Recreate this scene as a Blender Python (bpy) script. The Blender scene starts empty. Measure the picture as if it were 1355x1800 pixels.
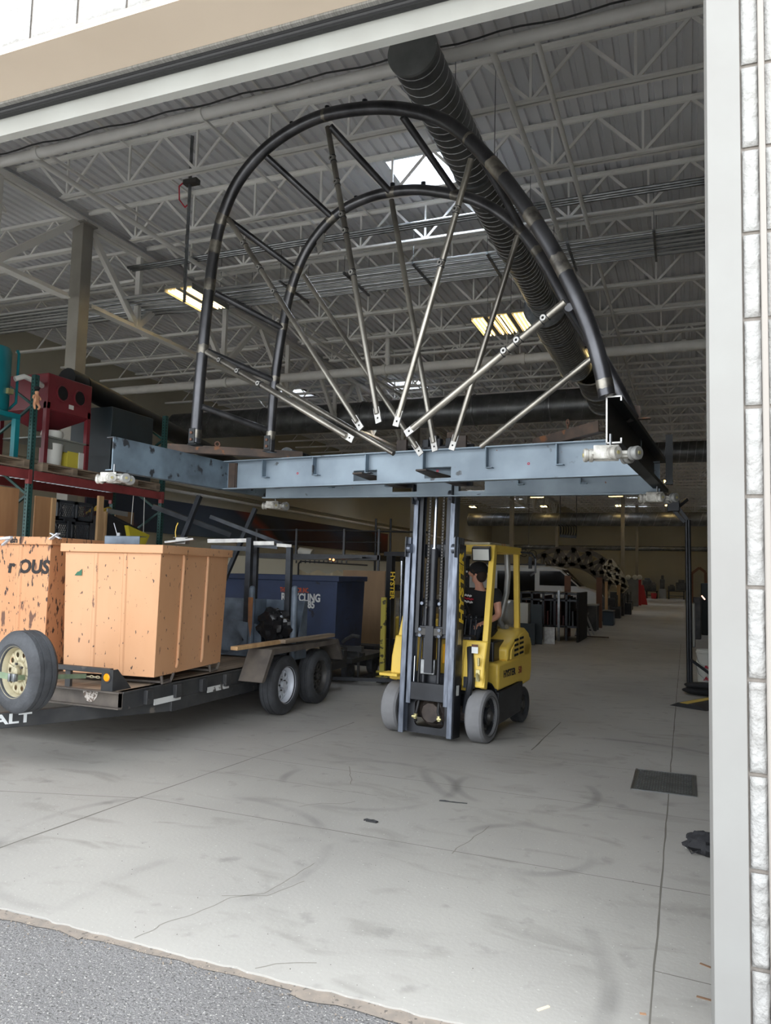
import bpy, math, random
from mathutils import Vector, Matrix, noise as mnoise
random.seed(7)
PI = math.pi
sc = bpy.context.scene
COL = sc.collection

# ------------------------------------------------------------------ camera
FPX, W, H = 1329.3, 1355.0, 1800.0
RX = Vector((0.9294031, 0.3681520, 0.0259606))   # camera right in world
RY = Vector((0.0053333, -0.0837311, 0.9964741))  # camera up
RZ = Vector((0.3690277, -0.9259877, -0.0797834)) # camera back
CAM = Vector((0, 0, 1.70))
cd = bpy.data.cameras.new('camera')
cam = bpy.data.objects.new('camera', cd)
COL.objects.link(cam)
cam.matrix_world = Matrix(((RX.x, RY.x, RZ.x, CAM.x), (RX.y, RY.y, RZ.y, CAM.y), (RX.z, RY.z, RZ.z, CAM.z), (0, 0, 0, 1)))
cd.sensor_fit = 'VERTICAL'
cd.sensor_height = 36.0
cd.lens = FPX / H * 36.0
cd.clip_start = 0.05
cd.clip_end = 400
sc.camera = cam

# ------------------------------------------------------------------ sky, exposure, lights
sc.view_settings.view_transform = 'Standard'
sc.view_settings.look = 'None'
sc.view_settings.exposure = 0.35
sc.view_settings.gamma = 1.0
sc.view_settings.use_curve_mapping = False
SKY = 2.75
SUN = 4.5
SKYLIGHT = 26.0
LAMP = 12.0
wd = bpy.data.worlds.new('overcast_sky')
sc.world = wd
wd.use_nodes = True
_bg = wd.node_tree.nodes['Background']
_bg.inputs[0].default_value = (0.90, 0.95, 1.0, 1)
_wn = wd.node_tree.nodes; _wl = wd.node_tree.links
_g = _wn.new('ShaderNodeTexCoord'); _sp = _wn.new('ShaderNodeSeparateXYZ'); _wl.new(_g.outputs['Generated'], _sp.inputs[0])
_mr = _wn.new('ShaderNodeMapRange'); _mr.inputs['From Min'].default_value = 0.0; _mr.inputs['From Max'].default_value = 1.0
_mr.inputs['To Min'].default_value = SKY * 1.15; _mr.inputs['To Max'].default_value = SKY * 1.5
_wl.new(_sp.outputs['Z'], _mr.inputs['Value']); _wl.new(_mr.outputs[0], _bg.inputs[1])
_s = bpy.data.lights.new('veiled_sun', 'SUN'); _s.energy = SUN; _s.angle = math.radians(3); _s.color = (1.0, .97, .92)
_so = bpy.data.objects.new('veiled_sun', _s); COL.objects.link(_so); _so.rotation_euler = (math.radians(-36), math.radians(6), 0)
try:
    sc.cycles.use_denoising = True
    sc.cycles.max_bounces = 8
    sc.cycles.diffuse_bounces = 5
    sc.cycles.sample_clamp_indirect = 6.0
except Exception:
    pass
def area(name, loc, sx, sy, power, color=(1, 1, 1), rot=(0, 0, 0)):
    l = bpy.data.lights.new(name, 'AREA'); l.shape = 'RECTANGLE'; l.size = sx; l.size_y = sy
    l.energy = power; l.color = color
    o = bpy.data.objects.new(name, l); COL.objects.link(o); o.location = loc; o.rotation_euler = rot
    return o
DEP = []

# ------------------------------------------------------------------ measuring helpers (photo pixel + known plane -> metres)
def _dir(u, v):
    return RX * ((u - 677.5) / FPX) + RY * (-(v - 900.0) / FPX) - RZ
def at_y(u, v, y): d = _dir(u, v); return CAM + d * (y / d.y)
def at_x(u, v, x): d = _dir(u, v); return CAM + d * (x / d.x)
def at_z(u, v, z): d = _dir(u, v); return CAM + d * ((z - CAM.z) / d.z)
def at_plane(u, v, p0, n):
    d = _dir(u, v); return CAM + d * ((Vector(p0) - CAM).dot(n) / d.dot(n))

# ------------------------------------------------------------------ materials
def s2l(c):
    return tuple(((x / 255.0) / 12.92 if x / 255.0 < 0.04045 else ((x / 255.0 + 0.055) / 1.055) ** 2.4) for x in c)
MATS = {}
def mat(name, rgb, rough=0.6, metal=0.0, rgb2=None, scale=4.0, bump=0.0, bscale=60.0, spots=None, spot_scale=8.0, spot_lo=0.62, spot_w=0.04,
        stretch=(1, 1, 1), detail=6.0, lo=0.35, hi=0.65, emit=None, estr=0.0, trans=0.0, spec=None, spots2=None, sp2=(14, .64, .03)):
    if name in MATS: return MATS[name]
    m = bpy.data.materials.new(name); m.use_nodes = True
    nt = m.node_tree; N = nt.nodes; L = nt.links
    b = N['Principled BSDF']
    b.inputs['Roughness'].default_value = rough
    b.inputs['Metallic'].default_value = metal
    if spec is not None: b.inputs['Specular IOR Level'].default_value = spec
    c1 = s2l(rgb) + (1,)
    b.inputs['Base Color'].default_value = c1
    tc = N.new('ShaderNodeTexCoord'); mp = N.new('ShaderNodeMapping'); L.new(tc.outputs['Object'], mp.inputs[0])
    mp.inputs['Scale'].default_value = stretch
    out = None
    def nz(sc_, det=detail):
        n = N.new('ShaderNodeTexNoise'); n.inputs['Scale'].default_value = sc_; n.inputs['Detail'].default_value = det
        L.new(mp.outputs[0], n.inputs['Vector']); return n
    def ramp(n, a, b_):
        r = N.new('ShaderNodeMapRange'); r.inputs['From Min'].default_value = a; r.inputs['From Max'].default_value = b_
        L.new(n.outputs['Fac'], r.inputs['Value']); return r
    def mix(fac, A, B):
        x = N.new('ShaderNodeMix'); x.data_type = 'RGBA'
        L.new(fac, x.inputs[0])
        if isinstance(A, tuple): x.inputs[6].default_value = A
        else: L.new(A, x.inputs[6])
        if isinstance(B, tuple): x.inputs[7].default_value = B
        else: L.new(B, x.inputs[7])
        return x.outputs[2]
    if rgb2 is not None:
        out = mix(ramp(nz(scale), lo, hi).outputs[0], c1, s2l(rgb2) + (1,))
    if spots is not None:
        out = mix(ramp(nz(spot_scale, 8.0), spot_lo, spot_lo + spot_w).outputs[0], out or c1, s2l(spots) + (1,))
    if spots2 is not None:
        out = mix(ramp(nz(sp2[0], 8.0), sp2[1], sp2[1] + sp2[2]).outputs[0], out or c1, s2l(spots2) + (1,))
    if out is not None: L.new(out, b.inputs['Base Color'])
    if bump > 0:
        bn = N.new('ShaderNodeBump'); bn.inputs['Strength'].default_value = min(1.0, bump); bn.inputs['Distance'].default_value = 0.02
        n = nz(bscale, 5.0); L.new(n.outputs['Fac'], bn.inputs['Height']); L.new(bn.outputs[0], b.inputs['Normal'])
    if emit is not None:
        b.inputs['Emission Color'].default_value = s2l(emit) + (1,)
        b.inputs['Emission Strength'].default_value = estr
    if trans > 0:
        b.inputs['Transmission Weight'].default_value = trans
    MATS[name] = m
    return m

M_WHITE = mat('white_steel', (138, 137, 134), .7, rgb2=(134, 132, 129), scale=3, spec=.2)
M_BLOCK = mat('painted_block', (164, 163, 161), .95, rgb2=(156, 154, 151), scale=9, bump=.6, bscale=55, spec=.15)
M_SCORE = mat('block_joint', (140, 133, 126), .9, bump=.3)
M_LINTEL = mat('lintel_white', (166, 167, 163), .5, rgb2=(160, 160, 156), scale=3)
M_TAN = mat('tan_paint', (206, 190, 172), .55, rgb2=(200, 184, 166), scale=1.2, spots=(150, 110, 90), spot_scale=14, spot_lo=.76)
M_RUBBER = mat('black_rubber', (34, 34, 36), .55, bump=.2)
M_BRUSH = mat('grey_brush', (140, 138, 134), .8, stretch=(60, 1, 1), rgb2=(110, 108, 104), scale=3)
M_DECK = mat('deck_paint', (236, 236, 238), .6, rgb2=(229, 229, 232), scale=.6)
M_JOIST = mat('joist_paint', (244, 242, 238), .55, rgb2=(236, 234, 230), scale=2)
M_COL = mat('column_paint', (158, 154, 146), .55, rgb2=(146, 142, 134), scale=2)
M_PIPEW = mat('pipe_paint', (242, 240, 236), .5, rgb2=(232, 230, 226), scale=3)
M_GALV = mat('galvanised', (150, 152, 154), .32, .85, rgb2=(118, 121, 124), scale=7)
M_DUCT = mat('duct_steel', (126, 128, 130), .42, .75, rgb2=(100, 102, 105), scale=3)
M_CAP = mat('duct_cap', (132, 134, 134), .5, .2, rgb2=(116, 118, 118), scale=4)
M_SEAM = mat('duct_seam', (186, 188, 190), .5, .2)
M_BLACKST = mat('mill_steel', (96, 96, 99), .33, .8, rgb2=(66, 66, 69), scale=5, spots=(150, 145, 135), spot_scale=4, spot_lo=.70, spot_w=.03, stretch=(1, 1, .5))
M_BARE = mat('ground_steel', (150, 145, 135), .38, .8, rgb2=(84, 81, 78), scale=9)
M_SPOKE = mat('pickled_steel', (178, 173, 163), .32, .8, rgb2=(112, 108, 102), scale=3, stretch=(1, 1, .6))
M_BLUEGREY = mat('blue_grey_primer', (146, 160, 172), .5, .25, rgb2=(124, 137, 149), scale=2.2, spots=(88, 92, 96), spot_scale=6, spot_lo=.66, spots2=(120, 80, 60), sp2=(24, .72, .03))
M_BLUEDARK = mat('blue_grey_primer_patchy', (130, 148, 162), .45, .3, rgb2=(92, 102, 112), scale=3, spots=(60, 62, 66), spot_scale=7, spot_lo=.60, spot_w=.05)
M_DARKPAINT = mat('dark_channel', (34, 37, 40), .5, .3, rgb2=(24, 25, 27), scale=3)
M_RUST = mat('rusty_plate', (96, 80, 70), .65, .4, rgb2=(70, 62, 58), scale=6, spots=(124, 84, 58), spot_scale=9, spot_lo=.60, spot_w=.06)
M_RUSTO = mat('rust_orange', (118, 84, 68), .8, .2, rgb2=(88, 64, 54), scale=12)
M_HOLE = mat('dark_hole', (14, 14, 14), .9)
M_ALU = mat('aluminium_plate', (176, 174, 170), .35, .7, rgb2=(150, 148, 145), scale=14)
M_CAST = mat('grimy_white_metal', (206, 204, 198), .5, .2, rgb2=(150, 146, 138), scale=18)
M_ORANGE = mat('orange_paint', (206, 158, 120), .55, rgb2=(196, 146, 106), scale=1.4, spots=(120, 88, 70), spot_scale=9, spot_lo=.685, spot_w=.03, spots2=(74, 56, 50), sp2=(34, .665, .02), stretch=(1, 1, .5), bump=.08, bscale=4)
M_ORANGE2 = mat('scraped_orange_paint', (208, 156, 114), .6, rgb2=(206, 146, 104), scale=2, spots=(112, 80, 64), spot_scale=8, spot_lo=.575, spot_w=.04, spots2=(66, 52, 48), sp2=(22, .61, .02), stretch=(1.6, 1.6, .5), bump=.08, bscale=4)
M_TRAIL = mat('trailer_black', (48, 49, 52), .5, .1, rgb2=(66, 66, 66), scale=5, spots=(104, 98, 92), spot_scale=9, spot_lo=.64, spot_w=.08)
M_TRAILD = mat('dusty_steel', (108, 100, 92), .7, .1, rgb2=(84, 78, 74), scale=5, bump=.1)
M_WOOD = mat('weathered_wood', (150, 132, 112), .85, rgb2=(112, 98, 84), scale=4, stretch=(1, .15, 4))
M_WOODN = mat('new_pine', (196, 160, 116), .75, rgb2=(172, 136, 96), scale=3, stretch=(4, 4, .4))
M_PLY = mat('plywood', (176, 132, 92), .75, rgb2=(156, 112, 76), scale=2, stretch=(3, 3, .6))
M_TYRE = mat('tyre_rubber', (52, 53, 56), .75, rgb2=(74, 76, 80), scale=4, bump=.35, bscale=40)
M_TYREG = mat('grey_cushion_rubber', (128, 128, 130), .8, rgb2=(112, 112, 114), scale=5)
M_RIM = mat('rusty_cream_rim', (186, 176, 146), .55, .2, rgb2=(158, 150, 126), scale=6, spots=(176, 110, 70), spot_scale=5, spot_lo=.58, spot_w=.06)
M_RIMW = mat('white_rim', (206, 210, 218), .4, .1)
M_RIMD = mat('dark_rim', (74, 72, 70), .5, .3)
M_STRAP = mat('green_strap', (126, 142, 116), .8, rgb2=(108, 124, 100), scale=12)
M_AMBER = mat('amber_lens', (242, 150, 20), .3, emit=(255, 150, 10), estr=.25)
M_REFL = mat('white_reflector', (206, 206, 204), .5, spots=(90, 86, 84), spot_scale=9, spot_lo=.60)
M_WPAINT = mat('white_lettering', (222, 224, 224), .6)
M_BLKPAINT = mat('black_lettering', (42, 38, 38), .7)
M_YELLOW = mat('fork_yellow', (230, 196, 84), .42, rgb2=(220, 186, 78), scale=3, spots=(120, 96, 44), spot_scale=11, spot_lo=.70)
M_FBLACK = mat('mast_black', (50, 52, 57), .36, .35, rgb2=(36, 37, 41), scale=4)
M_FRAIL = mat('worn_rail_steel', (120, 126, 138), .34, .65, rgb2=(82, 87, 97), scale=22, stretch=(1, 1, .2))
M_CHROME = mat('cylinder_chrome', (190, 196, 206), .16, .95)
M_GREASE = mat('greasy_iron', (84, 74, 68), .6, .3, rgb2=(60, 54, 52), scale=7)
M_FGREY = mat('grey_casting', (64, 63, 62), .55, .2, rgb2=(80, 78, 76), scale=6)
M_LYEL = mat('yellow_lettering', (232, 196, 60), .5)
M_BRASS = mat('brass_fitting', (200, 190, 140), .35, .7)
M_LENS = mat('lamp_lens', (190, 190, 184), .3)
M_PROP = mat('grey_tank', (150, 150, 148), .4, .4)
M_SKIN = mat('skin', (206, 150, 126), .55)
M_TEE = mat('black_cotton', (30, 30, 33), .9)
M_JEAN = mat('dark_jeans', (36, 40, 48), .9)
M_HAIR = mat('brown_hair', (52, 38, 30), .8)
M_REDP = mat('red_print', (190, 40, 60), .8)
M_BLUEBIN = mat('blue_bin_paint', (52, 68, 104), .55, rgb2=(44, 56, 84), scale=2.5, spots=(34, 38, 50), spot_scale=6, spot_lo=.66)
M_HOPPER = mat('blue_grey_hopper', (112, 124, 138), .5, .1, rgb2=(74, 84, 96), scale=4)
M_ORTEXT = mat('orange_lettering', (216, 96, 50), .6)
M_BAG = mat('black_plastic', (26, 26, 28), .25)
M_FRSTEEL = mat('dark_square_tube', (72, 76, 82), .45, .5, rgb2=(54, 57, 62), scale=6)
M_RACKG = mat('rack_green', (40, 84, 80), .5, rgb2=(34, 70, 68), scale=5)
M_RACKR = mat('rack_red', (150, 66, 66), .5, rgb2=(128, 54, 56), scale=4)
M_TEAL = mat('teal_paint', (10, 118, 126), .4, rgb2=(8, 100, 110), scale=3)
M_MAROON = mat('maroon_paint', (122, 44, 52), .35, rgb2=(104, 38, 45), scale=2)
M_DOLL = mat('doll_plastic', (214, 156, 120), .5)
M_DARKBOX = mat('dark_cabinet_paint', (40, 52, 58), .5, rgb2=(32, 40, 46), scale=2)
M_BUCKET = mat('white_plastic', (214, 214, 208), .5)
M_CRATE = mat('black_crate', (44, 48, 54), .5)
M_YBAG = mat('yellow_plastic', (214, 196, 60), .4)
M_CREAM = mat('cream_wall', (188, 182, 164), .8, rgb2=(180, 174, 156), scale=.4)
M_CANVAS = mat('canvas', (170, 156, 128), .85, rgb2=(150, 136, 112), scale=2)
M_KRAFT = mat('brown_board', (158, 130, 100), .8, rgb2=(140, 114, 88), scale=1.4, stretch=(3, 3, .5))
M_VAN = mat('van_white', (214, 216, 218), .3)
M_GLASSD = mat('dark_glass', (16, 18, 22), .08)
M_GREYP = mat('grey_panel', (128, 130, 132), .6, rgb2=(112, 114, 116), scale=2)
M_REDPAN = mat('red_panel', (176, 52, 62), .6)
M_TIMB = mat('arch_timber', (236, 228, 208), .7, rgb2=(186, 174, 150), scale=2)
M_ARCHD = mat('arch_steel', (104, 98, 92), .6, .3)
M_MACH = mat('machine_grey', (86, 88, 90), .55, .2, rgb2=(60, 62, 66), scale=3)
M_BLUEB = mat('slate_bin', (60, 74, 90), .6)
M_CONC_Y = mat('ramp_yellow', (206, 176, 80), .6)
M_SACK = mat('black_fabric', (34, 34, 37), .85, bump=.5, bscale=25)

def floor_material():
    m = bpy.data.materials.new('concrete_floor'); m.use_nodes = True
    nt = m.node_tree; N = nt.nodes; L = nt.links; b = N['Principled BSDF']
    b.inputs['Roughness'].default_value = .62
    tc = N.new('ShaderNodeTexCoord')
    def nz(s, d=8, stretch=None, dist=0.0):
        n = N.new('ShaderNodeTexNoise'); n.inputs['Scale'].default_value = s; n.inputs['Detail'].default_value = d
        n.inputs['Distortion'].default_value = dist
        if stretch:
            mp = N.new('ShaderNodeMapping'); mp.inputs['Scale'].default_value = stretch; L.new(tc.outputs['Object'], mp.inputs[0]); L.new(mp.outputs[0], n.inputs['Vector'])
        else: L.new(tc.outputs['Object'], n.inputs['Vector'])
        return n.outputs['Fac']
    def mr(f, a, c, o0=0., o1=1.):
        r = N.new('ShaderNodeMapRange'); r.inputs['From Min'].default_value = a; r.inputs['From Max'].default_value = c
        r.inputs['To Min'].default_value = o0; r.inputs['To Max'].default_value = o1; L.new(f, r.inputs['Value']); return r.outputs[0]
    def mix(f, A, B):
        x = N.new('ShaderNodeMix'); x.data_type = 'RGBA'; L.new(f, x.inputs[0])
        for i, c in ((6, A), (7, B)):
            if isinstance(c, tuple): x.inputs[i].default_value = s2l(c) + (1,)
            else: L.new(c, x.inputs[i])
        return x.outputs[2]
    def mth(op, a, c):
        x = N.new('ShaderNodeMath'); x.operation = op
        for i, q in ((0, a), (1, c)):
            if isinstance(q, (int, float)): x.inputs[i].default_value = q
            else: L.new(q, x.inputs[i])
        return x.outputs[0]
    c = mix(mr(nz(.55, 6), .35, .65), (162, 159, 153), (148, 145, 140))
    c = mix(mr(nz(1.6, 8, (1, 2.2, 1), 1.2), .56, .80), c, (130, 127, 121))
    c = mix(mr(nz(5, 10), .62, .80), c, (124, 121, 117))
    c = mix(mr(nz(60, 4), .66, .74), c, (190, 188, 182))
    # tyre arcs
    for cx, cy, r_, wv in ((-.95, 4.9, .42, .05), (-3.0, 4.0, 1.0, .05), (-1.2, 6.2, .55, .05), (-2.4, 5.8, .7, .05), (-1.6, 3.3, 1.3, .06), (-.6, 6.9, 1.6, .06)):
        d = N.new('ShaderNodeVectorMath'); d.operation = 'DISTANCE'; L.new(tc.outputs['Object'], d.inputs[0]); d.inputs[1].default_value = (cx, cy, 0)
        e = mth('ABSOLUTE', mth('SUBTRACT', d.outputs['Value'], r_), 0)
        f = mth('MULTIPLY', mr(e, wv * .3, wv, 1, 0), mr(nz(1.1, 3), .46, .62, 0, .45))
        c = mix(f, c, (92, 90, 88))
    L.new(c, b.inputs['Base Color'])
    bn = N.new('ShaderNodeBump'); bn.inputs['Strength'].default_value = .25; bn.inputs['Distance'].default_value = .005
    L.new(nz(45, 6), bn.inputs['Height']); L.new(bn.outputs[0], b.inputs['Normal'])
    return m
M_FLOOR = floor_material()
def asphalt_material():
    m = mat('asphalt', (132, 130, 129), .9, rgb2=(122, 120, 119), scale=1.2, spots=(90, 88, 87), spot_scale=70, spot_lo=.56, spot_w=.10, spots2=(196, 192, 186), sp2=(90, .60, .06), bump=1.0, bscale=120)
    return m
M_ASPH = asphalt_material()

# ------------------------------------------------------------------ mesh builder
class MB:
    def __init__(s, M=None):
        s.v = []; s.f = []; s.M = M
    def add(s, vs, fs):
        o = len(s.v)
        for p in vs:
            p = Vector(p)
            s.v.append(s.M @ p if s.M else p)
        for f in fs: s.f.append(tuple(i + o for i in f))
        return s
    def bx(s, x0, x1, y0, y1, z0, z1):
        vs = [(x0, y0, z0), (x1, y0, z0), (x1, y1, z0), (x0, y1, z0), (x0, y0, z1), (x1, y0, z1), (x1, y1, z1), (x0, y1, z1)]
        return s.add(vs, [(0, 3, 2, 1), (4, 5, 6, 7), (0, 1, 5, 4), (1, 2, 6, 5), (2, 3, 7, 6), (3, 0, 4, 7)])
    def bar(s, p0, p1, w, h, up=(0, 0, 1), taper=1.0):
        p0 = Vector(p0); p1 = Vector(p1); d = (p1 - p0).normalized(); up = Vector(up)
        if abs(d.dot(up)) > .99: up = Vector((0, 1, 0))
        x = d.cross(up).normalized(); y = x.cross(d).normalized()
        vs = []
        for p, k in ((p0, 1.0), (p1, taper)):
            for a, b in ((-1, -1), (1, -1), (1, 1), (-1, 1)):
                vs.append(p + x * (a * w / 2 * k) + y * (b * h / 2 * k))
        return s.add(vs, [(0, 1, 2, 3), (7, 6, 5, 4), (0, 4, 5, 1), (1, 5, 6, 2), (2, 6, 7, 3), (3, 7, 4, 0)])
    def tube(s, p0, p1, r, r2=None, n=12, cap=True):
        p0 = Vector(p0); p1 = Vector(p1); r2 = r if r2 is None else r2
        d = (p1 - p0).normalized(); a = Vector((0, 0, 1)) if abs(d.z) < .9 else Vector((1, 0, 0))
        x = d.cross(a).normalized(); y = d.cross(x)
        vs = []
        for p, q in ((p0, r), (p1, r2)):
            for i in range(n):
                t = 2 * PI * i / n; vs.append(p + x * math.cos(t) * q + y * math.sin(t) * q)
        fs = [(i, (i + 1) % n, n + (i + 1) % n, n + i) for i in range(n)]
        if cap: fs += [tuple(range(n - 1, -1, -1)), tuple(range(n, 2 * n))]
        return s.add(vs, fs)
    def path(s, pts, r, n=10, radii=None):
        pts = [Vector(p) for p in pts]; k = len(pts); vs = []
        prev = None
        for i, p in enumerate(pts):
            t = ((pts[min(i + 1, k - 1)] - p).normalized() + (p - pts[max(i - 1, 0)]).normalized())
            t = t.normalized() if t.length > 1e-6 else Vector((0, 0, 1))
            if prev is None:
                a = Vector((0, 0, 1)) if abs(t.z) < .9 else Vector((1, 0, 0))
                x = t.cross(a).normalized()
            else: x = (prev - t * prev.dot(t)).normalized()
            prev = x; y = t.cross(x)
            q = radii[i] if radii else r
            for j in range(n):
                w = 2 * PI * j / n; vs.append(p + x * math.cos(w) * q + y * math.sin(w) * q)
        fs = []
        for i in range(k - 1):
            for j in range(n):
                fs.append((i * n + j, i * n + (j + 1) % n, (i + 1) * n + (j + 1) % n, (i + 1) * n + j))
        fs += [tuple(range(n - 1, -1, -1)), tuple(range((k - 1) * n, k * n))]
        return s.add(vs, fs)
    def lathe(s, prof, o, axis=(0, 0, 1), n=24, close=False):
        o = Vector(o); d = Vector(axis).normalized(); a = Vector((0, 0, 1)) if abs(d.z) < .9 else Vector((1, 0, 0))
        x = d.cross(a).normalized(); y = d.cross(x); vs = []; k = len(prof)
        for (r, h) in prof:
            for i in range(n):
                t = 2 * PI * i / n; vs.append(o + d * h + x * math.cos(t) * r + y * math.sin(t) * r)
        fs = []
        for i in range(k - (0 if close else 1)):
            i2 = (i + 1) % k
            for j in range(n):
                fs.append((i * n + j, i * n + (j + 1) % n, i2 * n + (j + 1) % n, i2 * n + j))
        return s.add(vs, fs)
    def prism(s, poly, o, ux, uy, depth):
        o = Vector(o); ux = Vector(ux).normalized(); uy = Vector(uy).normalized(); nn = ux.cross(uy)
        n = len(poly); vs = [o + ux * a + uy * b for a, b in poly] + [o + ux * a + uy * b + nn * depth for a, b in poly]
        fs = [tuple(range(n - 1, -1, -1)), tuple(range(n, 2 * n))] + [(i, (i + 1) % n, n + (i + 1) % n, n + i) for i in range(n)]
        return s.add(vs, fs)
    def sphere(s, c, r, n=12, m=8, sq=(1, 1, 1)):
        c = Vector(c); vs = []
        for i in range(1, m):
            ph = PI * i / m
            for j in range(n):
                t = 2 * PI * j / n; vs.append(c + Vector((math.sin(ph) * math.cos(t) * r * sq[0], math.sin(ph) * math.sin(t) * r * sq[1], math.cos(ph) * r * sq[2])))
        vs += [c + Vector((0, 0, r * sq[2])), c - Vector((0, 0, r * sq[2]))]
        T = len(vs) - 2; B = T + 1
        fs = [((i) * n + j, (i + 1) * n + j, (i + 1) * n + (j + 1) % n, i * n + (j + 1) % n) for i in range(m - 2) for j in range(n)]
        fs += [(T, j, (j + 1) % n) for j in range(n)] + [(B, (m - 2) * n + (j + 1) % n, (m - 2) * n + j) for j in range(n)]
        return s.add(vs, fs)
    def loft(s, rings, cap=True):
        n = len(rings[0]); vs = [p for r in rings for p in r]; fs = []
        for i in range(len(rings) - 1):
            for j in range(n): fs.append((i * n + j, i * n + (j + 1) % n, (i + 1) * n + (j + 1) % n, (i + 1) * n + j))
        if cap: fs += [tuple(range(n - 1, -1, -1)), tuple(range((len(rings) - 1) * n, len(rings) * n))]
        return s.add(vs, fs)
    def build(s, name, m, parent=None, local=True, bevel=0.0, sharp=35, seg=2, solid=0.0, flat=False):
        me = bpy.data.meshes.new(name)
        vs = s.v
        off = Vector((0, 0, 0))
        if parent is None:
            xs = [p.x for p in vs]; ys = [p.y for p in vs]; zs = [p.z for p in vs]
            if name.startswith(('floor', 'ceiling', 'wall', 'ground')): off = Vector((0, 0, 0))
            else: off = Vector(((min(xs) + max(xs)) / 2, (min(ys) + max(ys)) / 2, min(zs)))
            vs = [p - off for p in vs]
        elif not local:
            inv = WM(parent).inverted(); vs = [inv @ p for p in vs]
        me.from_pydata([tuple(p) for p in vs], [], s.f)
        me.validate()
        import bmesh
        bm = bmesh.new(); bm.from_mesh(me); bmesh.ops.recalc_face_normals(bm, faces=bm.faces); bm.to_mesh(me); bm.free()
        me.materials.append(m)
        if not flat:
            me.shade_smooth()
            try: me.set_sharp_from_angle(angle=math.radians(sharp))
            except Exception: me.shade_flat()
        o = bpy.data.objects.new(name, me); COL.objects.link(o)
        o.location = off
        if parent is not None: o.parent = parent
        if solid:
            md = o.modifiers.new('solid', 'SOLIDIFY'); md.thickness = solid; md.offset = 0
        if bevel:
            md = o.modifiers.new('bevel', 'BEVEL'); md.width = bevel; md.segments = seg; md.limit_method = 'ANGLE'; md.angle_limit = math.radians(40)
        return o

def WM(o):
    m = Matrix.LocRotScale(o.location, o.rotation_euler, o.scale)
    return WM(o.parent) @ m if o.parent else m
def tag(o, label=None, cat=None, group=None, kind=None):
    if label: o['label'] = label
    if cat: o['category'] = cat
    if group: o['group'] = group
    if kind: o['kind'] = kind
    return o
def thing(name, label, cat, loc=(0, 0, 0), rz=0.0, group=None):
    o = bpy.data.objects.new(name, None); COL.objects.link(o); o.empty_display_size = .1
    o.location = loc; o.rotation_euler = (0, 0, rz)
    return tag(o, label, cat, group)
def one(mb, name, m, label, cat, group=None, **k):
    return tag(mb.build(name, m, **k), label, cat, group)
def struct(mb, name, m, **k):
    return tag(mb.build(name, m, **k), kind='structure')
def kids(o): return [c for c in bpy.data.objects if c.parent is o]
def copy_tree(o, loc, rz=None, label=None, parent=None, rot=None):
    c = o.copy(); COL.objects.link(c); c.parent = parent
    if parent is None:
        c.location = loc
        if rz is not None: c.rotation_euler = (0, 0, rz)
        if rot is not None: c.rotation_euler = rot
        if label: c['label'] = label
    for ch in KIDS.get(o.name) or kids(o):
        copy_tree(ch, None, parent=c)
    return c
KIDS = {}
def text(body, size, name, m, parent, origin, ux, uy, depth=.002, world=True, align='LEFT', sx=1.0, bold=0.0, shear=0.0):
    """lettering as a mesh: origin is the left end of the baseline, ux the writing direction, uy up"""
    cu = bpy.data.curves.new(name, 'FONT'); cu.body = body; cu.size = size; cu.extrude = depth; cu.align_x = align
    cu.offset = bold; cu.shear = shear; cu.resolution_u = 3
    o = bpy.data.objects.new(name, cu); COL.objects.link(o)
    bpy.context.view_layer.update()
    dg = bpy.context.evaluated_depsgraph_get()
    me = bpy.data.meshes.new_from_object(o.evaluated_get(dg))
    bpy.data.objects.remove(o); bpy.data.curves.remove(cu)
    ux = Vector(ux).normalized(); uy = Vector(uy); uy = (uy - ux * uy.dot(ux)).normalized(); nn = ux.cross(uy); org = Vector(origin)
    inv = WM(parent).inverted() if (world and parent) else Matrix.Identity(4)
    for v in me.vertices:
        v.co = inv @ (org + ux * (v.co.x * sx) + uy * v.co.y + nn * v.co.z)
    me.materials.clear(); me.materials.append(m)
    t = bpy.data.objects.new(name, me); COL.objects.link(t); t.parent = parent
    return t
def holed_disc(mb, o, axis, r0, r1, R, hr, n, dish=0.0, seg=12):
    """flat ring r0..r1 with n round holes of radius hr centred on radius R"""
    o = Vector(o); d = Vector(axis).normalized(); a = Vector((0, 0, 1)); x = d.cross(a).normalized(); y = d.cross(x)
    def P(r, t): return o + x * math.cos(t) * r + y * math.sin(t) * r
    for k in range(n):
        t0 = 2 * PI * k / n; h = PI / n; vs = []; m = 16
        cx, cy = R * math.cos(t0), R * math.sin(t0)
        for j in range(m):
            w = 2 * PI * j / m
            # outer boundary of the sector, by direction
            e = (math.cos(w), math.sin(w)); q = max(abs(e[0]), abs(e[1])); e = (e[0] / q, e[1] / q)
            rr = (r0 + r1) / 2 + e[0] * (r1 - r0) / 2; tt = t0 + e[1] * h
            vs.append(P(rr, tt))
        for j in range(m):
            w = 2 * PI * j / m
            e = (math.cos(w), math.sin(w)); 
            px = cx + hr * (e[0] * math.cos(t0) - e[1] * math.sin(t0)); py = cy + hr * (e[0] * math.sin(t0) + e[1] * math.cos(t0))
            vs.append(o + x * px + y * py)
        mb.add(vs, [(j, (j + 1) % m, m + (j + 1) % m, m + j) for j in range(m)])

# ================================================================== SETTING
DOOR_L, DOOR_R, WY0, WY1, DOOR_Z = -8.4, .082, 2.95, 3.36, 4.57  # left door edge is out of view, set wide to let in more light
XL, XR, YF, ZR = -19.0, 8.0, 78.0, 8.86
# ground outside and slab
g = MB(); n = 60
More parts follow.
